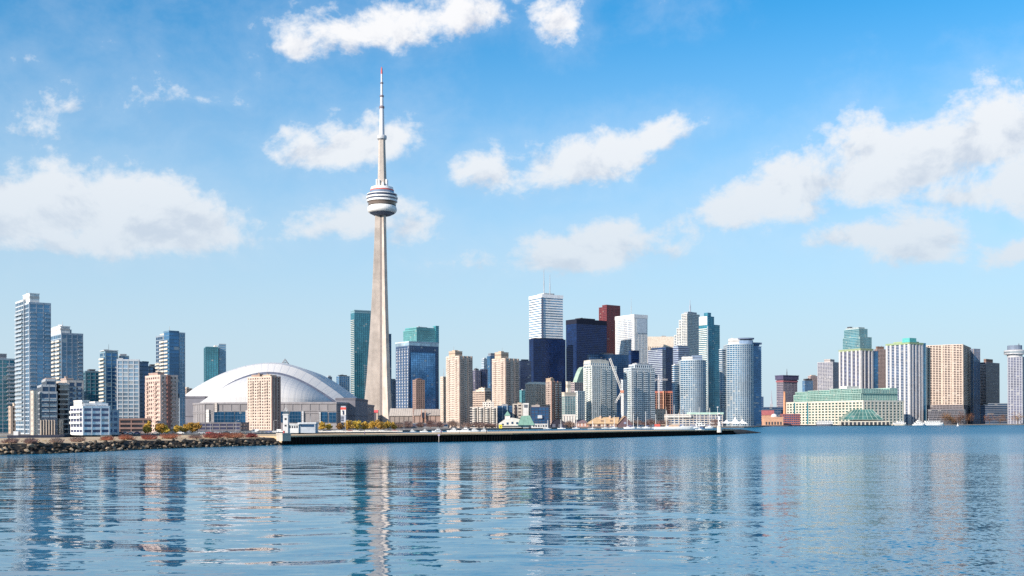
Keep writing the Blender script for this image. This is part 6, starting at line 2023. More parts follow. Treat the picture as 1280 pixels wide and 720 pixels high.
# ---------------------------------------------------------------- harbour lighthouse on the quay
def lighthouse():
    d = D(538.6, 3.0, 898)
    x = X(898.2, d, 538)
    o = thing('harbour_light', 'small white harbour light tower with a wide cream base near the tip of the quay', 'lighthouse', (x, d, 3.0))
    y0 = d - 2.2
    o.location.y = y0
    o.location.z = 2.95
    ZZ = lambda y: Z(y, y0, 898)
    k = y0 / F
    mb = MB(); mb.lathe((x, y0), [(2.9 * k, 2.2), (2.75 * k, ZZ(533.2)), (3.1 * k, ZZ(532.8)), (3.1 * k, ZZ(532.2)), (0, ZZ(532.2))], 20); mb.build('base', wall_mat((.66, .60, .52)), o)
    mb = MB(); mb.lathe((x, y0), [(1.7 * k, ZZ(532.3)), (1.45 * k, ZZ(521.2)), (2.1 * k, ZZ(520.8)), (2.1 * k, ZZ(520.2)), (0, ZZ(520.1))], 16); mb.build('tower_wall', wall_mat((.80, .79, .77)), o)
    mb = MB(); mb.lathe((x, y0), [(1.15 * k, ZZ(520.2)), (1.15 * k, ZZ(517.6))], 12); mb.build('lantern', G_DARK, o)
    mb = MB(); mb.lathe((x, y0), [(1.6 * k, ZZ(517.7)), (0, ZZ(516.2))], 12); mb.build('lantern_roof', wall_mat((.8, .79, .77)), o)
    mb = MB(); mb.tube([(x - .9, y0, ZZ(520)), (x - .9, y0, ZZ(509))], [.10, .06], 6); mb.cube(x - 1.3, x - .5, y0 - .2, y0 + .2, ZZ(509.4), ZZ(508.4)); mb.build('mast', wall_mat(WHITE), o)
    mb = MB(); mb.cube(x - .5, x + .5, y0 - 1.72 * k, y0 - 1.4 * k, ZZ(527), ZZ(525)); mb.build('window', G_DARK, o)
lighthouse()

# ---------------------------------------------------------------- white tapered concrete mooring block at the joint of spit and quay
d = D(549, 2.6, 353) 
mb = MB()
x0, x1, x2 = X(344.8, d), X(355.5, d), X(362.6, d)
zt, zb = Z(541.8, d, 353), 2.0
o = thing('concrete_block', 'pale concrete block with a shaded right side where the rubble spit meets the quay', 'block', ((x0 + x1) / 2, d, 2.6))
fpm = [(x1 - .4, d - 1.4), (x2, d + .9), (x1 - .2, d + 3.2), (x0, d + .8)]
mb.prism(fpm, zb, zt); mb.ring(fpm, zt - .4, zt + .12, .12)
mb.build('block_body', wall_mat((.44, .385, .325)), o)
mb = MB(); c = centre(fpm); mb.tube([(c[0], c[1], zt), (c[0], c[1], zt + .9)], [.28, .36], 8); mb.build('bollard', wall_mat((.45, .10, .10)), o)

# ---------------------------------------------------------------- vegetation
def leaf_mat(name, c1, c2, c3, trans=.38):
    m, t, b = pbsdf(name)
    g = t.n('ShaderNodeNewGeometry')
    oi = t.n('ShaderNodeObjectInfo')
    tc = t.n('ShaderNodeTexCoord')
    r = g.outputs['Random Per Island']
    n = t.noise(tc.outputs['Object'], .6, 2.0, .5)
    f = t.m('ADD', t.m('MULTIPLY', r, .55), t.m('MULTIPLY', t.smooth(n, .35, .65), .45))
    c = t.ramp(f, [(0, c1), (.5, c2), (1, c3)])
    hs = t.n('ShaderNodeHueSaturation')
    t.l(t.m('MULTIPLY_ADD', oi.outputs['Random'], .03, .485), hs.inputs['Hue'])
    t.l(t.m('MULTIPLY_ADD', oi.outputs['Random'], .35, .85), hs.inputs['Value'])
    t.l(c, hs.inputs['Color'])
    t.l(hs.outputs[0], b.inputs['Base Color'])
    b.inputs['Roughness'].default_value = .8
    # light comes through the leaves
    tr = t.n('ShaderNodeBsdfTranslucent'); t.l(hs.outputs[0], tr.inputs[0])
    mx = t.n('ShaderNodeMixShader'); mx.inputs[0].default_value = trans
    t.l(b.outputs[0], mx.inputs[1]); t.l(tr.outputs[0], mx.inputs[2])
    o = [n_ for n_ in m.node_tree.nodes if n_.type == 'OUTPUT_MATERIAL'][0]; t.l(mx.outputs[0], o.inputs[0])
    return m
LEAF_Y = leaf_mat('golden_leaves', (.42, .26, .05), (.64, .42, .08), (.80, .56, .13))
LEAF_O = leaf_mat('russet_leaves', (.15, .075, .035), (.30, .15, .06), (.42, .23, .10))
TWIG = leaf_mat('bare_twigs', (.26, .17, .14), (.40, .27, .225), (.52, .37, .31))
TWIG_R = leaf_mat('red_twigs', (.30, .095, .07), (.46, .16, .115), (.56, .25, .17))
BARK = wall_mat((.11, .08, .065))
BARK_P = wall_mat((.24, .17, .13))
def crown_mesh(seed, w, h, n, leaf, mat, lobes=7, twig=False):
    rnd = random.Random(seed)
    mb = MB()
    L = []
    for k in range(lobes):
        a = rnd.uniform(0, 6.28); r = rnd.uniform(.05, .62)
        zc = rnd.uniform(.28, .86)
        L.append((Vector((math.cos(a) * r * w * .5, math.sin(a) * r * w * .5, zc * h)), rnd.uniform(.22, .38) * w * (1.15 - zc * .5), rnd.uniform(.16, .28) * h))
    for k in range(n):
        c, rx, rz = rnd.choice(L)
        v = Vector((rnd.gauss(0, 1), rnd.gauss(0, 1), rnd.gauss(0, 1))).normalized() * rnd.uniform(.35, 1.05)
        p = c + Vector((v.x * rx, v.y * rx, v.z * rz))
        s = leaf * rnd.uniform(.6, 1.4)
        if twig:
            u = (v + Vector((0, 0, .9)) + Vector((rnd.gauss(0, .4), rnd.gauss(0, .4), rnd.gauss(0, .4)))).normalized() * s * 2.2
            q = u.orthogonal().normalized() * s * .13
        else:
            u = Vector((rnd.gauss(0, 1), rnd.gauss(0, 1), rnd.gauss(0, 1))).normalized() * s
            q = u.orthogonal().normalized() * s * .8
        mb.face([p - u - q, p + u - q, p + u + q, p - u + q])
    return mb
def tree(label, px, d, y_top, w_px, kind, seed, group, y_base=None, cat='tree'):
    x = X(px, d, 535)
    z0 = GZ
    h = Z(y_top, d, px) - z0
    w = w_px * 1.5 * d / F
    o = thing({'y': 'autumn_tree', 'o': 'russet_tree', 't': 'bare_tree'}[kind], label, cat, (x, d, z0), group)
    rnd = random.Random(seed * 7 + 1)
    mb = MB()
    mb.tube([(x, d, z0 - .1), (x + .1, d, z0 + h * .18), (x + rnd.uniform(-.3, .3), d, z0 + h * .6)], [h * .030, h * .022, h * .008], 7)
    for k in range(7):
        a = rnd.uniform(0, 6.28); zs = z0 + h * rnd.uniform(.2, .45)
        e = Vector((x + math.cos(a) * w * .36, d + math.sin(a) * w * .36, z0 + h * rnd.uniform(.55, .9)))
        mb.tube([(x, d, zs), Vector((x, d, zs)).lerp(e, .5) + Vector((0, 0, h * .04)), e], [h * .012, h * .008, h * .003], 5)
    mb.build('trunk', BARK_P if kind == 't' else BARK, o)
    if kind == 't':
        mb = crown_mesh(seed, w, h * 1.02, 800, .62, None, 9, True); m = TWIG
    else:
        mb = crown_mesh(seed, w, h * 1.03, 620, .36, None, 8); m = LEAF_Y if kind == 'y' else LEAF_O
    mb.v = [(a + x, b + d, c + z0 + h * .02) for a, b, c in mb.v]
    mb.build('crown', m, o)
    return o
YG = 'yellow autumn trees along the near shore'
yt = [(184.5, 672, 528, 9, 'tall narrow yellow tree before the pink tower, leftmost of the golden trees'), (199, 676, 531, 10, 'low yellow tree to the right of the tall narrow leftmost one'), (207, 678, 532, 9, 'small dull yellow tree at the foot of the pink tower'),
      (221, 682, 532.5, 9, 'small ochre tree at the right corner of the pink tower'), (232.5, 686, 530, 10, 'yellow tree left of a close pair by the stadium left wall'), (240, 688, 528.5, 10, 'bright yellow tree, left one of a close pair below the stadium left wall'), (247, 690, 529, 10, 'bright yellow tree, right one of a close pair below the stadium left wall')]
for i, (px, d, y, w, lab) in enumerate(yt): tree(lab, px, d, y, w, 'y', 10 + i, YG)
yt = [(402, 900, 527.5, 9, 'yellow tree directly right of the harbour signal house'), (411, 905, 529.5, 8, 'low yellow tree between the signal house and the stadium sign tower'), (424, 915, 528.5, 9, 'orange yellow tree in front of the stadium sign tower'), (437.5, 900, 525.5, 10, 'tall golden tree right of the stadium sign tower'),
      (447, 905, 526.5, 10, 'golden tree just left of the needle tower foot'), (456, 910, 527.5, 8, 'small golden tree before the needle entrance hall'), (466.5, 905, 527, 10, 'golden tree below the red sign of the needle entrance'), (476, 900, 525.5, 11, 'bright golden tree right under the needle shaft'), (485, 905, 526, 10, 'golden tree at the right edge of the needle foot'), (493, 912, 528, 8, 'small golden tree, last of the row, below the sloping hall roof')]
for i, (px, d, y, w, lab) in enumerate(yt): tree(lab, px, d, y, w, 'y' if i != 2 else 'o', 30 + i, YG)
BG = 'bare reddish trees along the marina'
bt = [(500, 528, 'bare reddish tree right of the last golden tree, under the sloping hall'), (511, 527, 'bare twiggy tree under the right end of the sloping hall'), (524, 529, 'bare tree in front of the round arched window'), (538, 526.5, 'bare tree before the right half of the brick hall'), (549, 528, 'bare tree at the left corner of the first beige tower'), (566, 526, 'bare tree at the foot of the first beige tower'), (583, 528, 'bare tree between the first beige tower and the balconied block'), (597, 528.5, 'bare tree under the left bays of the balconied block'), (612, 529, 'bare tree under the right bays of the balconied block')]
for i, (px, y, lab) in enumerate(bt): tree(lab, px, 1215 + (i % 3) * 12, y, 14, 't', 60 + i, BG)
bt = [(712, 527, 'bare tree before the portico left of the brick shed'), (797, 524.5, 'bare tree right of the dark shed gable'), (806, 525.5, 'bare tree behind the red moored boat'), (815, 524, 'bare tree under the cream low block'), (829, 525, 'bare tree at the left end of the market hall'), (895, 525, 'bare tree behind the harbour light')]
for i, (px, y, lab) in enumerate(bt): tree(lab, px, 1432 + (i % 2) * 8 if px > 715 else 1408, y, 14, 't', 80 + i, 'bare trees behind the sailing boats')
rt = [(1181, 515.5, 15, 'russet leafless tree, left one before the ramped garage'), (1190, 517, 12, 'smaller brown tree between the two largest russet trees'), (1200, 513.8, 17, 'largest russet golden tree by the right waterfront'), (1209, 516.5, 14, 'russet tree at the right end of its clump'), (1237, 517.5, 15, 'dark russet tree before the dark low block'), (1250, 518, 14, 'dark brown tree right of the shaded slab'), (1272, 515, 16, 'brown tree at the foot of the ring topped hotel')]
for i, (px, y, w, lab) in enumerate(rt): tree(lab, px, 2035 + (i % 2) * 6, y, w, 'o', 95 + i, 'russet trees on the right waterfront')

def bush(label, px, y, off, w, h, seed, mat, group, name='bush'):
    """a shrub on the spit, off metres behind the waterline"""
    for (a, b), (pa, pb) in zip(zip(spit, spit[1:]), zip(SPIT, SPIT[1:])):
        if pa[0] <= px <= pb[0]:
            t = (px - pa[0]) / (pb[0] - pa[0]); p = a.lerp(b, t); e = (b - a).normalized(); nn = Vector((e.y, -e.x)); break
    p = p - nn * off
    o = thing(name, label, 'bush', (p.x, p.y, TOPZ), group)
    h *= .6
    mb = crown_mesh(seed, w * 1.25, h, 640, .26, None, 13, True)
    mb.v = [(a + p.x, b + p.y, c + TOPZ) for a, b, c in mb.v]
    mb.build('twigs', mat, o)
    mb = MB(); rnd = random.Random(seed)
    for k in range(6):
        a = rnd.uniform(0, 6.28); mb.tube([(p.x, p.y, TOPZ - .2), (p.x + math.cos(a) * w * .3, p.y + math.sin(a) * w * .3, TOPZ + h * .6)], [.05, .02], 4)
    mb.build('stem', BARK_P, o)
RB = 'red leafless bushes on the rubble spit'
for i, (px, off, w, h, lab) in enumerate(((168, 9, 4, 1.7, 'low red bush on the spit below the brown car park building'), (183, 8, 5, 2.3, 'red bush on the spit under the leftmost golden tree'), (209, 9, 5, 2.2, 'red bush on the spit below the pink tower'), (222, 12, 4, 1.6, 'small red bush on the spit right of the pink tower foot'), (243, 10, 6, 2.4, 'wide red bush on the spit under the stadium left wall'),
        (287, 8, 5, 2.2, 'red bush at the left end of the thick red patch by the quay'), (297, 9, 6, 3.0, 'tallest red bush in the thick patch on the spit'), (307, 8, 6, 2.7, 'dense red bush right of the tallest one on the spit'), (317, 9, 6, 2.9, 'red bush at the right end of the thick red patch'), (330, 7, 4, 2.0, 'lone red bush nearest the pale concrete block'))):
    bush(lab, px, 0, off, w, h, 200 + i, TWIG_R, RB)
for i, (px, off, lab) in enumerate(((30, 7, 'dry brown bush on the spit near the left edge'), (62, 6, 'dry brown bush on the spit below the stepped dark block'), (90, 5, 'dark dry bush on the spit at the white block left corner'), (128, 8, 'dry brown bush on the spit below the white block'), (268, 8, 'dry brown bush on the spit between the red patches'))):
    bush(lab, px, 0, off, 4, 1.5, 230 + i, TWIG, 'dry brown bushes on the rubble spit')

# dry grass on the crest of the spit: nobody could count the blades
rg = random.Random(5)
mb = MB()
for p, e, nn in along(spit[1:], .5):
    for k in range(3):
        q = p - nn * rg.uniform(4.5, 30) + e * rg.uniform(-.4, .4)
        if noise.noise((q.x * .12, q.y * .12, 3)) < -.05: continue
        h = rg.uniform(.15, .5); a = rg.uniform(0, 3.14); w = rg.uniform(.1, .35)
        dx, dy = math.cos(a) * w, math.sin(a) * w
        z = TOPZ + .1
        mb.face([(q.x - dx, q.y - dy, z), (q.x + dx, q.y + dy, z), (q.x + dx * .6 + rg.uniform(-.2, .2), q.y + dy * .6, z + h), (q.x - dx * .8, q.y - dy * .8, z + h * .8)])
g = mb.build('dry_grass', leaf_mat('dry_grass_blades', (.24, .17, .08), (.36, .26, .13), (.45, .34, .19)))
g['kind'] = 'stuff'

# ---------------------------------------------------------------- cars and lamp posts on the shore
CARW = glass_mat((.03, .04, .05), .2)
def make_car(col, x, y, z, rz, name='parked_car', van=False):
    L, W, H = (4.5, 1.8, 1.45) if not van else (5.4, 2.0, 2.3)
    o = bpy.data.objects.new(name, None); COL.objects.link(o); o.location = (0, 0, 0)
    prof = [(-.5, .22), (-.5, .5), (-.47, .62), (-.22, .66), (-.12, 1.0), (.22, 1.0), (.40, .66), (.5, .6), (.5, .22)] if not van else [(-.5, .18), (-.5, .45), (-.44, .55), (-.34, .95), (-.28, 1.0), (.49, 1.0), (.5, .9), (.5, .18)]
    mb = MB()
    P = [(a * L, b * H) for a, b in prof]
    for s in (-1, 1): mb.face([(a, s * W / 2 * (.86 if b > .7 * H else 1), b) for a, b in (P if s < 0 else reversed(P))])
    for k in range(len(P)):
        (a0, b0), (a1, b1) = P[k], P[(k + 1) % len(P)]
        w0, w1 = W / 2 * (.86 if b0 > .7 * H else 1), W / 2 * (.86 if b1 > .7 * H else 1)
        mb.face([(a0, -w0, b0), (a0, w0, b0), (a1, w1, b1), (a1, -w1, b1)])
    mb.build('body', wall_mat(col, .3, .03, .2, 0, .5), o)
    for s in (-1, 1):
        g_ = MB()
        y0 = s * W / 2 * .95
        q = [(-.19, .68), (-.11, .95), (.20, .95), (.35, .68)] if not van else [(-.40, .6), (-.32, .92), (-.1, .92), (-.1, .6)]
        g_.face([(a * L, y0 * (.965 if b > .8 else 1.055), b * H) for a, b in q]); g_.build('side_window', CARW, o)
        for a in (-.31, .31):
            w = MB(); w.tube([(a * L, s * W / 2 * .82, .33), (a * L, s * (W / 2 + .03), .33)], .33, 12); wh = w.build('wheel', wall_mat((.02, .02, .022)), o)
    return o
def copy_tree(o, parent=None):
    c = o.copy(); COL.objects.link(c)
    if parent is not None: c.parent = parent
    for ch in list(o.children): copy_tree(ch, c)
    return c
CARS = [((.74, .74, .73), 'white'), ((.04, .045, .05), 'black'), ((.42, .43, .45), 'silver'), ((.45, .04, .035), 'red'), ((.05, .09, .25), 'blue')]
proto = [(make_car(c, 0, 0, 0, 0), n) for c, n in CARS]
vanp = make_car((.76, .76, .75), 0, 0, 0, 0, 'delivery_van', True)
spots = [(163, 0, 'parked below the brown car park building'), (171, 4, 'parked between the leftmost golden tree and the car park building'), (194, 2, 'parked under the low yellow tree by the pink tower'), (214, 1, 'parked at the right foot of the pink tower'), (226, 0, 'parked by the ochre tree near the pink tower'), (252, 2, 'parked just right of the bright yellow pair of trees'), (262, 3, 'parked under the left stadium windows'), (272, 0, 'parked below the middle left stadium window'),
         (283, 1, 'parked alone behind the left end of the red bushes'), (292, 2, 'parked behind the tallest red bush'), (303, 1, 'parked left of the beige tower foot'), (325, 1, 'parked at the foot of the beige tower'), (336, 4, 'parked behind the lone red bush'), (344, 0, 'parked behind the pale concrete block'), (365, 3, 'parked before the signal house front wing'), (378, 0, 'parked in front of the signal house side wing'), (390, 2, 'parked at the right end of the signal house'), (405, 1, 'parked under the tree right of the signal house'), (418, 0, 'parked between two golden trees near the sign tower'), (431, 2, 'parked below the stadium sign tower'), (452, 1, 'parked below the needle entrance hall')]
spots += [(px, c, w_) for px, c, w_ in ((400, 0, 'parked at the left end of the pale barrier'), (411, 4, 'parked behind the pale barrier under the low yellow tree'), (424, 0, 'parked behind the pale barrier below the orange yellow tree'), (438, 3, 'parked below the tall golden tree beside the sign tower'), (445, 0, 'parked behind the barrier left of the needle foot'), (460, 0, 'parked below the red sign of the needle entrance'), (468, 2, 'parked right of the needle entrance'), (477, 0, 'parked directly under the needle shaft'), (486, 1, 'parked at the right edge of the needle foot'), (494, 3, 'parked under the last small golden tree'), (150, 1, 'parked right of the white block'), (157, 2, 'parked left of the brown car park building'))]
used = set()
for i, (px, c, where) in enumerate(spots):
    o, cname = proto[c]
    if c in used: o = copy_tree(o)
    used.add(c)
    dd = 676 + (i % 3) * 5 if px < 300 else (738 + (i % 3) * 6 if px < 398 else 790 + (i % 3) * 7)
    o.location = (X(px, dd, 540), dd, GZ + .012)
    o.rotation_euler = (0, 0, R_(rr.choice((4, 184, 8, 176))))
    tag(o, '%s car %s' % (cname, where), 'car', 'cars parked along the near shore')
for i, (px, where) in enumerate(((319, 'parked left of the beige tower'), (351, 'parked at the signal house tower foot'))):
    o = vanp if i == 0 else copy_tree(vanp)
    dd = 760
    o.location = (X(px, dd, 540), dd, GZ + .012); o.rotation_euler = (0, 0, R_(6 + 170 * i)); tag(o, 'white delivery van ' + where, 'van', 'vans on the near shore')
def make_lamp():
    o = bpy.data.objects.new('lamp_post', None); COL.objects.link(o)
    mb = MB(); mb.tube([(0, 0, 0), (0, 0, .6), (0, 0, 8)], [.16, .11, .07], 7); mb.tube([(0, 0, 7.9), (.5, 0, 8.4), (1.6, 0, 8.5)], [.06, .055, .05], 6); mb.build('pole', wall_mat((.50, .51, .52), .5), o)
    mb = MB(); mb.cube(1.4, 2.2, -.16, .16, 8.38, 8.56); mb.build('lamp_head', wall_mat((.55, .55, .55), .5), o)
    return o
lamp = make_lamp()
for i, (px, where) in enumerate(((38, 'before the tallest left glass tower'), (86, 'at the left corner of the white block'), (113, 'before the middle of the white block'), (140, 'right of the white block'), (176, 'before the brown car park building'), (228, 'between the ochre tree and the bright yellow pair'), (263, 'below the left stadium windows'), (295, 'left of the beige tower'), (316, 'at the beige tower left foot'), (342, 'at the beige tower right foot'), (394.5, 'at the right end of the signal house'), (432, 'below the stadium sign tower'), (505, 'left of the brick hall, by the marina'))):
    o = lamp if i == 0 else copy_tree(lamp)
    dd = 730 if px < 450 else 1000
    o.location = (X(px, dd, 535), dd, GZ); tag(o, 'slim grey lamp post ' + where, 'lamp post', 'lamp posts on the near shore')
# low railing along the near promenade
def railing(label, px0, px1, d, z, hh=1.1, col=PGREY):
    xa, xb = X(px0, d, 540), X(px1, d, 540)
    o = thing('railing', label, 'railing', ((xa + xb) / 2, d, z))
    mb = MB(); n = int((xb - xa) / 2.5)
    for k in range(n + 1): mb.tube([(xa + (xb - xa) * k / n, d, z), (xa + (xb - xa) * k / n, d, z + hh)], .07, 5)
    mb.build('posts', wall_mat(col, .5), o)['kind'] = 'stuff'
    mb = MB()
    for h in (.55, hh): mb.tube([(xa, d, z + h), (xb, d, z + h)], .06, 5)
    mb.build('rail', wall_mat(col, .5), o)
railing('long pale railing on the promenade in front of the stadium and parked cars', 160, 345, 725, GZ)
railing('pale railing in front of the golden trees by the needle', 398, 500, 812, GZ)

d = 786
xa, xb = X(398, d), X(503, d)
o = thing('concrete_barrier', 'long low pale concrete barrier in front of the cars and golden trees', 'barrier', ((xa + xb) / 2, d, GZ))
n = int((xb - xa) / 3)
mb = MB()
for k in range(n):
    a, b = xa + (xb - xa) * k / n + .06, xa + (xb - xa) * (k + 1) / n - .06
    pr = [(-.32, 0), (-.3, .15), (-.12, .4), (-.1, .85), (.1, .85), (.12, .4), (.3, .15), (.32, 0)]
    for (y0, z0), (y1, z1) in zip(pr, pr[1:]): mb.face([(a, d + y0, GZ + z0), (b, d + y0, GZ + z0), (b, d + y1, GZ + z1), (a, d + y1, GZ + z1)])
    mb.face([(a, d + y, GZ + z) for y, z in pr]); mb.face([(b, d + y, GZ + z) for y, z in reversed(pr)])
mb.build('barrier_blocks', wall_mat((.60, .57, .52)), o)

# ---------------------------------------------------------------- boats
def hull(mb, L, W, H, mi=0, bow=.35, rake=.06, n=14):
    """hull along x, stern at -L/2, bow at +L/2, waterline z=0"""
    rows = []
    for k in range(n + 1):
        s = k / n
        x = -L / 2 + L * s
        w = W / 2 * (1 if s < 1 - bow else max(0.0, math.cos((s - (1 - bow)) / bow * math.pi / 2)) ** .7) * (.86 + .14 * min(1, s * 4))
        sh = H * (1 + .25 * s * s)
        xr = x + rake * L * max(0, (s - .6) / .4) 
        rows.append([(x, 0, -.4), (x, -w * .8, -.2), (x + (xr - x) * .6, -w * .95, sh * .5), (xr, -w, sh), (xr, w, sh), (x + (xr - x) * .6, w * .95, sh * .5), (x, w * .8, -.2)])
    for a, b in zip(rows, rows[1:]):
        for k in range(7):
            j = (k + 1) % 7
            mb.face([a[k], b[k], b[j], a[j]], 1 if k == 3 else mi)
    mb.face(rows[0], mi)
    return rows
HW = wall_mat((.78, .78, .77), .35, .04)
def motor_yacht(L=12, two=True):
    o = bpy.data.objects.new('motor_yacht', None); COL.objects.link(o)
    mb = MB(); hull(mb, L, L * .3, L * .12); mb.build('hull', [HW, wall_mat((.62, .58, .52))], o)
    h = L * .12
    mb = MB(); pts = [(-L * .32, h), (-L * .30, h + L * .13), (L * .10, h + L * .13), (L * .26, h)]
    w = L * .115
    for s in (-1, 1): mb.face([(a, s * w, b) for a, b in (pts if s < 0 else reversed(pts))])
    for k in range(4):
        a, b = pts[k], pts[(k + 1) % 4]; mb.face([(a[0], -w, a[1]), (a[0], w, a[1]), (b[0], w, b[1]), (b[0], -w, b[1])])
    mb.build('cabin', HW, o)
    for s in (-1, 1):
        mb = MB(); mb.face([(-L * .27, s * (w + .03), h + L * .05), (L * .15, s * (w + .03), h + L * .05), (L * .10, s * (w + .03), h + L * .105), (-L * .27, s * (w + .03), h + L * .105)]); mb.build('window', CARW, o)
    if two:
        mb = MB(); mb.cube(-L * .22, L * .02, -w * .8, w * .8, h + L * .132, h + L * .20); mb.cube(-L * .24, L * .05, -w * .9, w * .9, h + L * .262, h + L * .275)
        for sx in (-L * .2, 0): 
            for sy in (-w * .7, w * .7): mb.tube([(sx, sy, h + L * .2), (sx, sy, h + L * .265)], .05, 5)
        mb.build('flybridge', HW, o)
        mb = MB(); mb.tube([(-L * .1, 0, h + L * .27), (-L * .1, 0, h + L * .46)], [.06, .03], 5); mb.build('aerial', HW, o)
    return o
def sail_boat(L=10, mh=14, hullc=(.78, .78, .77)):
    o = bpy.data.objects.new('sailing_boat', None); COL.objects.link(o)
    mb = MB(); hull(mb, L, L * .27, L * .1, bow=.5); mb.build('hull', [wall_mat(hullc, .35, .04), wall_mat((.62, .55, .45))], o)
    h = L * .1
    mb = MB(); mb.cube(-L * .15, L * .2, -L * .07, L * .07, h, h + L * .055); mb.build('cabin', HW, o)
    mb = MB(); mb.tube([(L * .08, 0, h), (L * .08, 0, mh)], [.40, .28], 7); mb.tube([(L * .08 - .9, 0, mh * .62), (L * .08 + .9, 0, mh * .62)], .05, 5); mb.build('mast', wall_mat((.72, .70, .67), .4), o)
    mb = MB(); mb.tube([(L * .08, 0, h + 1.3), (-L * .38, 0, h + 1.2)], .16, 6); mb.tube([(L * .02, 0, h + 1.5), (-L * .36, 0, h + 1.4)], [.22, .14], 6); mb.build('boom', wall_mat((.12, .18, .36)), o)
    mb = MB(); mb.tube([(L * .08, 0, mh), (L * .52, 0, h + .2)], .035, 4); mb.tube([(L * .08, 0, mh), (-L * .5, 0, h + .2)], .035, 4); mb.build('rigging', wall_mat(STEEL), o)
    return o
def put(o, px, d, rz, label, cat, group=None, s=1.0):
    o.location = (X(px, d, 538), d, 0.0); o.rotation_euler = (0, 0, R_(rz)); o.scale = (s, s, s)
    tag(o, label, cat, group)
my = motor_yacht()
YG_ = 'motor yachts moored in the marina'
for i, (px, d, rz, s, lab) in enumerate(((546.5, 905, 200, .72, 'small white motor yacht left of the violet covered one, below the first beige tower'), (566, 925, 175, .78, 'white motor yacht under a low cabin, right of the smallest yacht'), (580.5, 900, 172, .92, 'largest white motor yacht in the marina, in front of the first beige tower'), (594, 930, 10, .75, 'white motor yacht right of the largest one'), (604, 960, 190, .62, 'small white motor yacht below the balconied block'), (530, 930, 184, .55, 'little white motor yacht left of the row, below the brick hall'), (516, 960, 8, .5, 'tiny white motor yacht near the small golden trees'))):
    o = my if i == 0 else copy_tree(my)
    put(o, px, d, rz, lab, 'boat', YG_, s)
sb = sail_boat(12, 16)
SG = 'sailing boats moored behind the quay'
ms = [(785, 1300, 514, 'slim sailing boat whose mast stands before the dark shed gable'), (791, 1310, 517, 'sailing boat with the mast just right of the dark gable'), (843.5, 1290, 506, 'sailing boat whose tall mast rises left of the rounded glass tower'), (853, 1280, 506.5, 'tall masted boat before the left edge of the rounded glass tower'), (863.5, 1310, 510, 'sailing boat with its mast before the middle of the rounded glass tower'), (886.5, 1290, 510, 'sailing boat whose mast stands left of the harbour light'), (808, 1320, 514, 'sailing boat with the mast below the white balconied tower'), (767, 1330, 519, 'short masted boat before the tan shed roof'), (834, 1330, 513, 'sailing boat with its mast at the cream low block'), (740, 1240, 526, 'small sailing boat with a stubby mast before the shed windows'),
      (798, 1335, 521, 'low masted sailing boat between the dark gable and the white balconied tower'), (819, 1325, 518, 'sailing boat with its mast at the left end of the white schooner'), (849, 1330, 516, 'small sailing boat with the mast between the two tall masted boats'), (870, 1335, 517, 'sailing boat moored at the right end of the white schooner'), (757, 1335, 524, 'stubby masted sailing boat before the middle of the tan roof'), (720, 1330, 523, 'small sailing boat before the red brick shed'), (702, 1300, 524, 'small sailing boat under the navy arched shelter'), (684, 1290, 525, 'sailing boat at the right end of the white harbour hall')]
for i, (px, d, y, lab) in enumerate(ms):
    o = sb if i == 0 else copy_tree(sb)
    put(o, px, d, (175, 8, 190, 2)[i % 4], lab, 'boat', SG, 1.0)
    o.scale = (.8, .8, (Z(y, d, px)) / 16.0)
o = copy_tree(sb); put(o, 875, 890, 184, 'sailing boat with tall white mast crossing open water just behind the quay', 'boat', SG); o.scale = (.6, .6, Z(509, 890, 875) / 16.0)
# long white schooner
def schooner():
    d = 1180
    o = thing('schooner', 'long low white schooner with a red stern moored behind the quay', 'boat', (X(841, d, 533), d, 0))
    L = X(864, d) - X(817, d)
    mb = MB(); rows = hull(mb, L, 7, 2.6, bow=.45, rake=.08)
    ox = X(841, d, 533); mb.v = [(a + ox, b + d, c) for a, b, c in mb.v]; mb.build('hull', [HW, wall_mat((.5, .36, .25))], o)
    mb = MB(); mb.cube(ox - L * .1, ox + L * .15, d - 1.8, d + 1.8, 2.8, 4.4); mb.build('deck_house', wall_mat((.58, .42, .30)), o)
    mb = MB(); mb.cube(ox - L * .48, ox - L * .34, d - 2.2, d + 2.2, 3.0, 5.6); mb.build('stern_house', wall_mat((.60, .12, .09)), o)
    for t, h in ((-.18, 25), (.18, 22)):
        mb = MB(); mb.tube([(ox + L * t, d, 2.5), (ox + L * t, d, h)], [.28, .14], 7); mb.tube([(ox + L * t, d, 5), (ox + L * t - 9, d, 4.8)], .3, 6); mb.build('mast', wall_mat((.56, .43, .32)), o)
    mb = MB(); mb.tube([(ox + L * .5, d, 3.4), (ox + L * .64, d, 4.6)], [.2, .1], 6); mb.build('bowsprit', wall_mat((.6, .48, .36)), o)
schooner()
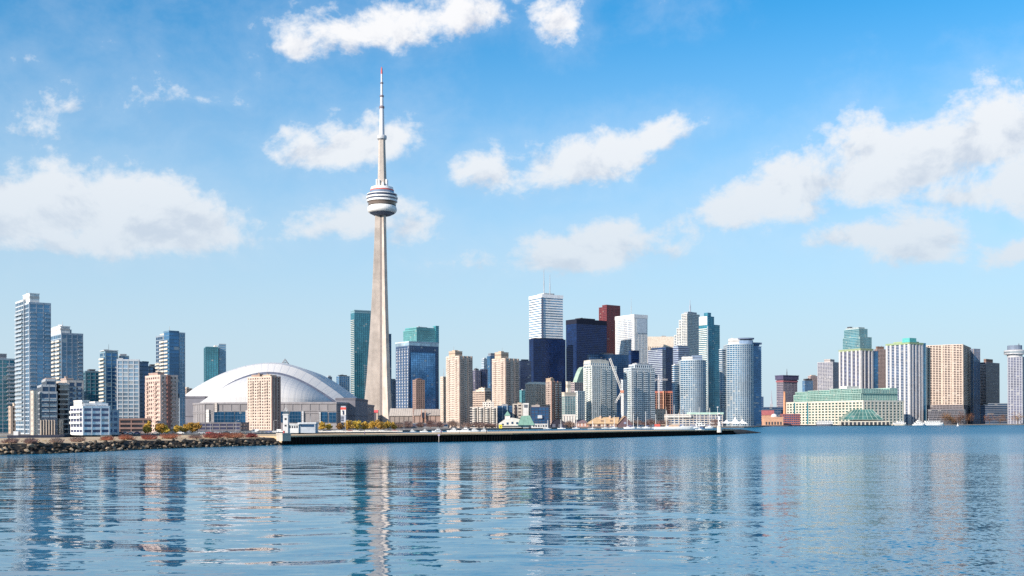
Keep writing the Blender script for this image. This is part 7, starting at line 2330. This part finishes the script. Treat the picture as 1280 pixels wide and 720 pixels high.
def ferry(label, L_px, R_px, d, zdecks, cat='ferry', mastp=None, hullc=(.78, .78, .77), z_h=2.4):
    x0, x1 = X(L_px, d, 528), X(R_px, d, 528)
    L = x1 - x0; cx = (x0 + x1) / 2
    o = thing('ferry', label, cat, (cx, d, 0))
    mb = MB(); hull(mb, L * .96, 9, z_h, bow=.3, rake=.03); mb.v = [(a + cx, b + d, c) for a, b, c in mb.v]; mb.build('hull', [wall_mat(hullc, .4, .05), HW], o)
    z = z_h * 1.1
    for i, (a, b, h) in enumerate(zdecks):
        xa, xb = x0 + L * a, x0 + L * b
        mb = MB(); mb.cube(xa, xb, d - 3.6 + i * .5, d + 3.6 - i * .5, z, z + h); mb.cube(xa - .5, xb + .5, d - 4 + i * .5, d + 4 - i * .5, z + h, z + h + .25); mb.build('deck_house', HW, o)
        n = max(2, int((xb - xa) / 3))
        mb = MB()
        for k in range(n):
            q = xa + .5 + (xb - xa - .5) * k / n; mb.cube(q, q + (xb - xa) / n * .66, d - 3.68 + i * .5, d - 3.5 + i * .5, z + h * .42, z + h * .82)
        mb.build('window_row', CARW, o)
        z += h + .25
    if mastp is not None:
        mb = MB(); xm = x0 + L * mastp; mb.tube([(xm, d, z), (xm, d, z + 4.5)], [.2, .1], 6); mb.tube([(xm - 1, d, z + 2.4), (xm + 1, d, z + 2.4)], .1, 5); mb.build('mast', HW, o)
    return o
ferry('big white tour boat with two decks lying before the blue edged tower', 1152, 1180, 1950, [(.05, .92, 2.6), (.15, .8, 2.4)], 'tour boat', .3)
ferry('sleek white yacht with a pointed upper deck, left of the big tour boat', 1141, 1156, 1935, [(.15, .85, 2.4), (.3, .65, 2.3), (.4, .55, 1.8)], 'yacht', .5)
ferry('white ferry with a dark hull lying before the cream terminal', 1020, 1041, 1900, [(.03, .97, 3.0), (.1, .9, 2.6)], 'ferry', .2, (.16, .17, .20), 3.0)
ferry('cream harbour boat moored at the right end of the terminal', 1115, 1133, 1925, [(.1, .9, 2.6), (.35, .75, 2.4)], 'tour boat', .6, (.66, .60, .50))
ferry('small white tour boat behind the sailing masts, before the market hall', 868, 882, 1340, [(.1, .9, 2.6), (.2, .6, 2.2)], 'tour boat', None, (.10, .11, .14))
# low dark barge by the left shore
d = 640
o = thing('barge', 'long low dark barge with pale wheelhouse lying along the left shore behind the spit', 'barge', (X(48, d), d, 0))
mb = MB(); hull(mb, X(86, d) - X(12, d), 6, 1.5, bow=.12); ox = X(48, d); mb.v = [(a + ox, b + d, c) for a, b, c in mb.v]; mb.build('hull', [wall_mat((.04, .045, .07)), wall_mat((.18, .15, .14))], o)
mb = MB(); mb.cube(X(-8, d), X(6, d) + 4, d - 1.6, d + 1.6, 1.4, 1.45); mb.cube(X(18, d), X(24, d), d - 1.5, d + 1.5, 1.5, 3.8); mb.build('wheelhouse', wall_mat((.62, .62, .62)), o)
# white channel buoy
d = 1640
x = X(1197, d)
o = thing('channel_buoy', 'small white pillar buoy afloat on the open water at right', 'buoy', (x, d, 0))
mb = MB(); mb.lathe((x, d), [(1.5, -.3), (1.7, .5), (1.2, 1.0), (.55, 1.2), (.45, 3.4), (0, 4.4)], 12); mb.build('float', wall_mat((.78, .77, .74)), o)
mb = MB(); mb.tube([(x, d, 4.2), (x, d, 5.2)], .18, 6); mb.build('lamp', wall_mat((.3, .3, .3)), o)
# yellow kiosk on the far quay
d = 1225
f = flat(623.6, 627.4, d, 3)
o = thing('yellow_kiosk', 'bright yellow kiosk at the left foot of the white harbour hall', 'kiosk', (*centre(f), GZ))
mb = MB(); mb.prism(f, GZ, Z(531.2, d, 625)); mb.build('kiosk_wall', wall_mat((.70, .62, .03)), o)
mb = MB(); mb.prism(offset(f, .35), Z(531.2, d, 625), Z(530.6, d, 625)); mb.build('kiosk_roof', wall_mat((.55, .5, .1)), o)
mb = MB(); mb.cube(f[0][0] + .8, f[1][0] - .8, d - .06, d + .05, GZ + 1, GZ + 2.2); mb.build('hatch', wall_mat(DGREY), o)
# navigation mark on the quay wall, red tug shed
def nav_post(label, px, py0, py1):
    d = qd(px) ; x = X(px, d, 543)
    o = thing('marker_post', label, 'post', (x, d, 0))
    mb = MB(); mb.tube([(x, d, -.8), (x, d, Z(py1, d, px))], .12, 7); mb.build('post', wall_mat((.42, .38, .34)), o)
    mb = MB(); mb.cube(x - .45, x + .45, d - .16, d + .1, Z(py1 + 1.6, d, px), Z(py1 - .4, d, px)); mb.build('board', wall_mat((.36, .32, .44)), o)
def qd(px, off=-1.0):
    """distance of the quay's face at this column"""
    for (a, b), (pa, pb) in zip(zip(qp, qp[1:]), zip(QUAY, QUAY[1:])):
        if pa[0] <= px <= pb[0]:
            k = X(px, 1.0, 543); t = (k * a.y - a.x) / ((b.x - a.x) - k * (b.y - a.y)); return a.y + (b.y - a.y) * t + off
nav_post('pale marker post with a dusky board fixed to the black quay wall', 548.6, 552, 543.2)

# ---------------------------------------------------------------- people on the quay
def person(label, px, off, top_c, leg_c, rz=0):
    d = qd(px, off); x = X(px, d, 540); z = 3.13
    o = bpy.data.objects.new('person', bpy.data.meshes.new('person'))
    J = [((0, 0, .95), .15), ((0, 0, 1.2), .15), ((0, 0, 1.42), .16), ((0, 0, 1.53), .06), ((0, .01, 1.62), .085), ((0, .01, 1.74), .07),
         ((.10, 0, .88), .10), ((.12, -.05, .48), .07), ((.12, .03, .08), .05), ((.12, -.12, .04), .045),
         ((-.10, 0, .88), .10), ((-.12, .06, .48), .07), ((-.12, .16, .09), .05), ((-.12, .03, .04), .045),
         ((.21, 0, 1.40), .06), ((.27, .04, 1.12), .048), ((.27, -.06, .88), .035), ((.27, -.09, .80), .03),
         ((-.21, 0, 1.40), .06), ((-.27, -.02, 1.12), .048), ((-.27, -.12, .90), .035), ((-.27, -.15, .82), .03)]
    E = [(0, 1), (1, 2), (2, 3), (3, 4), (4, 5), (0, 6), (6, 7), (7, 8), (8, 9), (0, 10), (10, 11), (11, 12), (12, 13), (2, 14), (14, 15), (15, 16), (16, 17), (2, 18), (18, 19), (19, 20), (20, 21)]
    me = o.data; me.from_pydata([p for p, r in J], E, [])
    COL.objects.link(o)
    md = o.modifiers.new('skin', 'SKIN')
    for v, (p, r) in zip(me.skin_vertices[0].data, J): v.radius = (r, r)
    me.skin_vertices[0].data[0].use_root = True
    o.modifiers.new('smooth', 'SUBSURF').levels = 1
    o.modifiers['smooth'].render_levels = 1
    m, t, b = pbsdf('clothing')
    tc = t.n('ShaderNodeTexCoord'); _, _, zc = t.sep(tc.outputs['Object'])
    c = t.mix(t.m('GREATER_THAN', zc, .93), (*leg_c, 1), (*top_c, 1))
    c = t.mix(t.m('GREATER_THAN', zc, 1.51), c, (.48, .30, .22, 1)); c = t.mix(t.m('GREATER_THAN', zc, 1.68), c, (.05, .03, .02, 1))
    t.l(c, b.inputs['Base Color']); b.inputs['Roughness'].default_value = .85
    me.materials.append(m)
    o.location = (x, d, z); o.rotation_euler = (0, 0, R_(rz))
    tag(o, label, 'person')
person('person in a dark coat walking on the quay below the harbour hall', 608.3, 4, (.03, .03, .04), (.03, .03, .05), 70)
person('person in a purple jacket standing on the quay near the marker post', 551.5, 4, (.16, .10, .30), (.05, .05, .10), 200)
person('person in a violet coat walking on the quay below the needle', 456, 5, (.20, .15, .34), (.08, .08, .16), 250)
person('person in a grey jacket on the quay to the right of the purple jacket', 574, 5, (.28, .28, .30), (.05, .06, .10), 100)
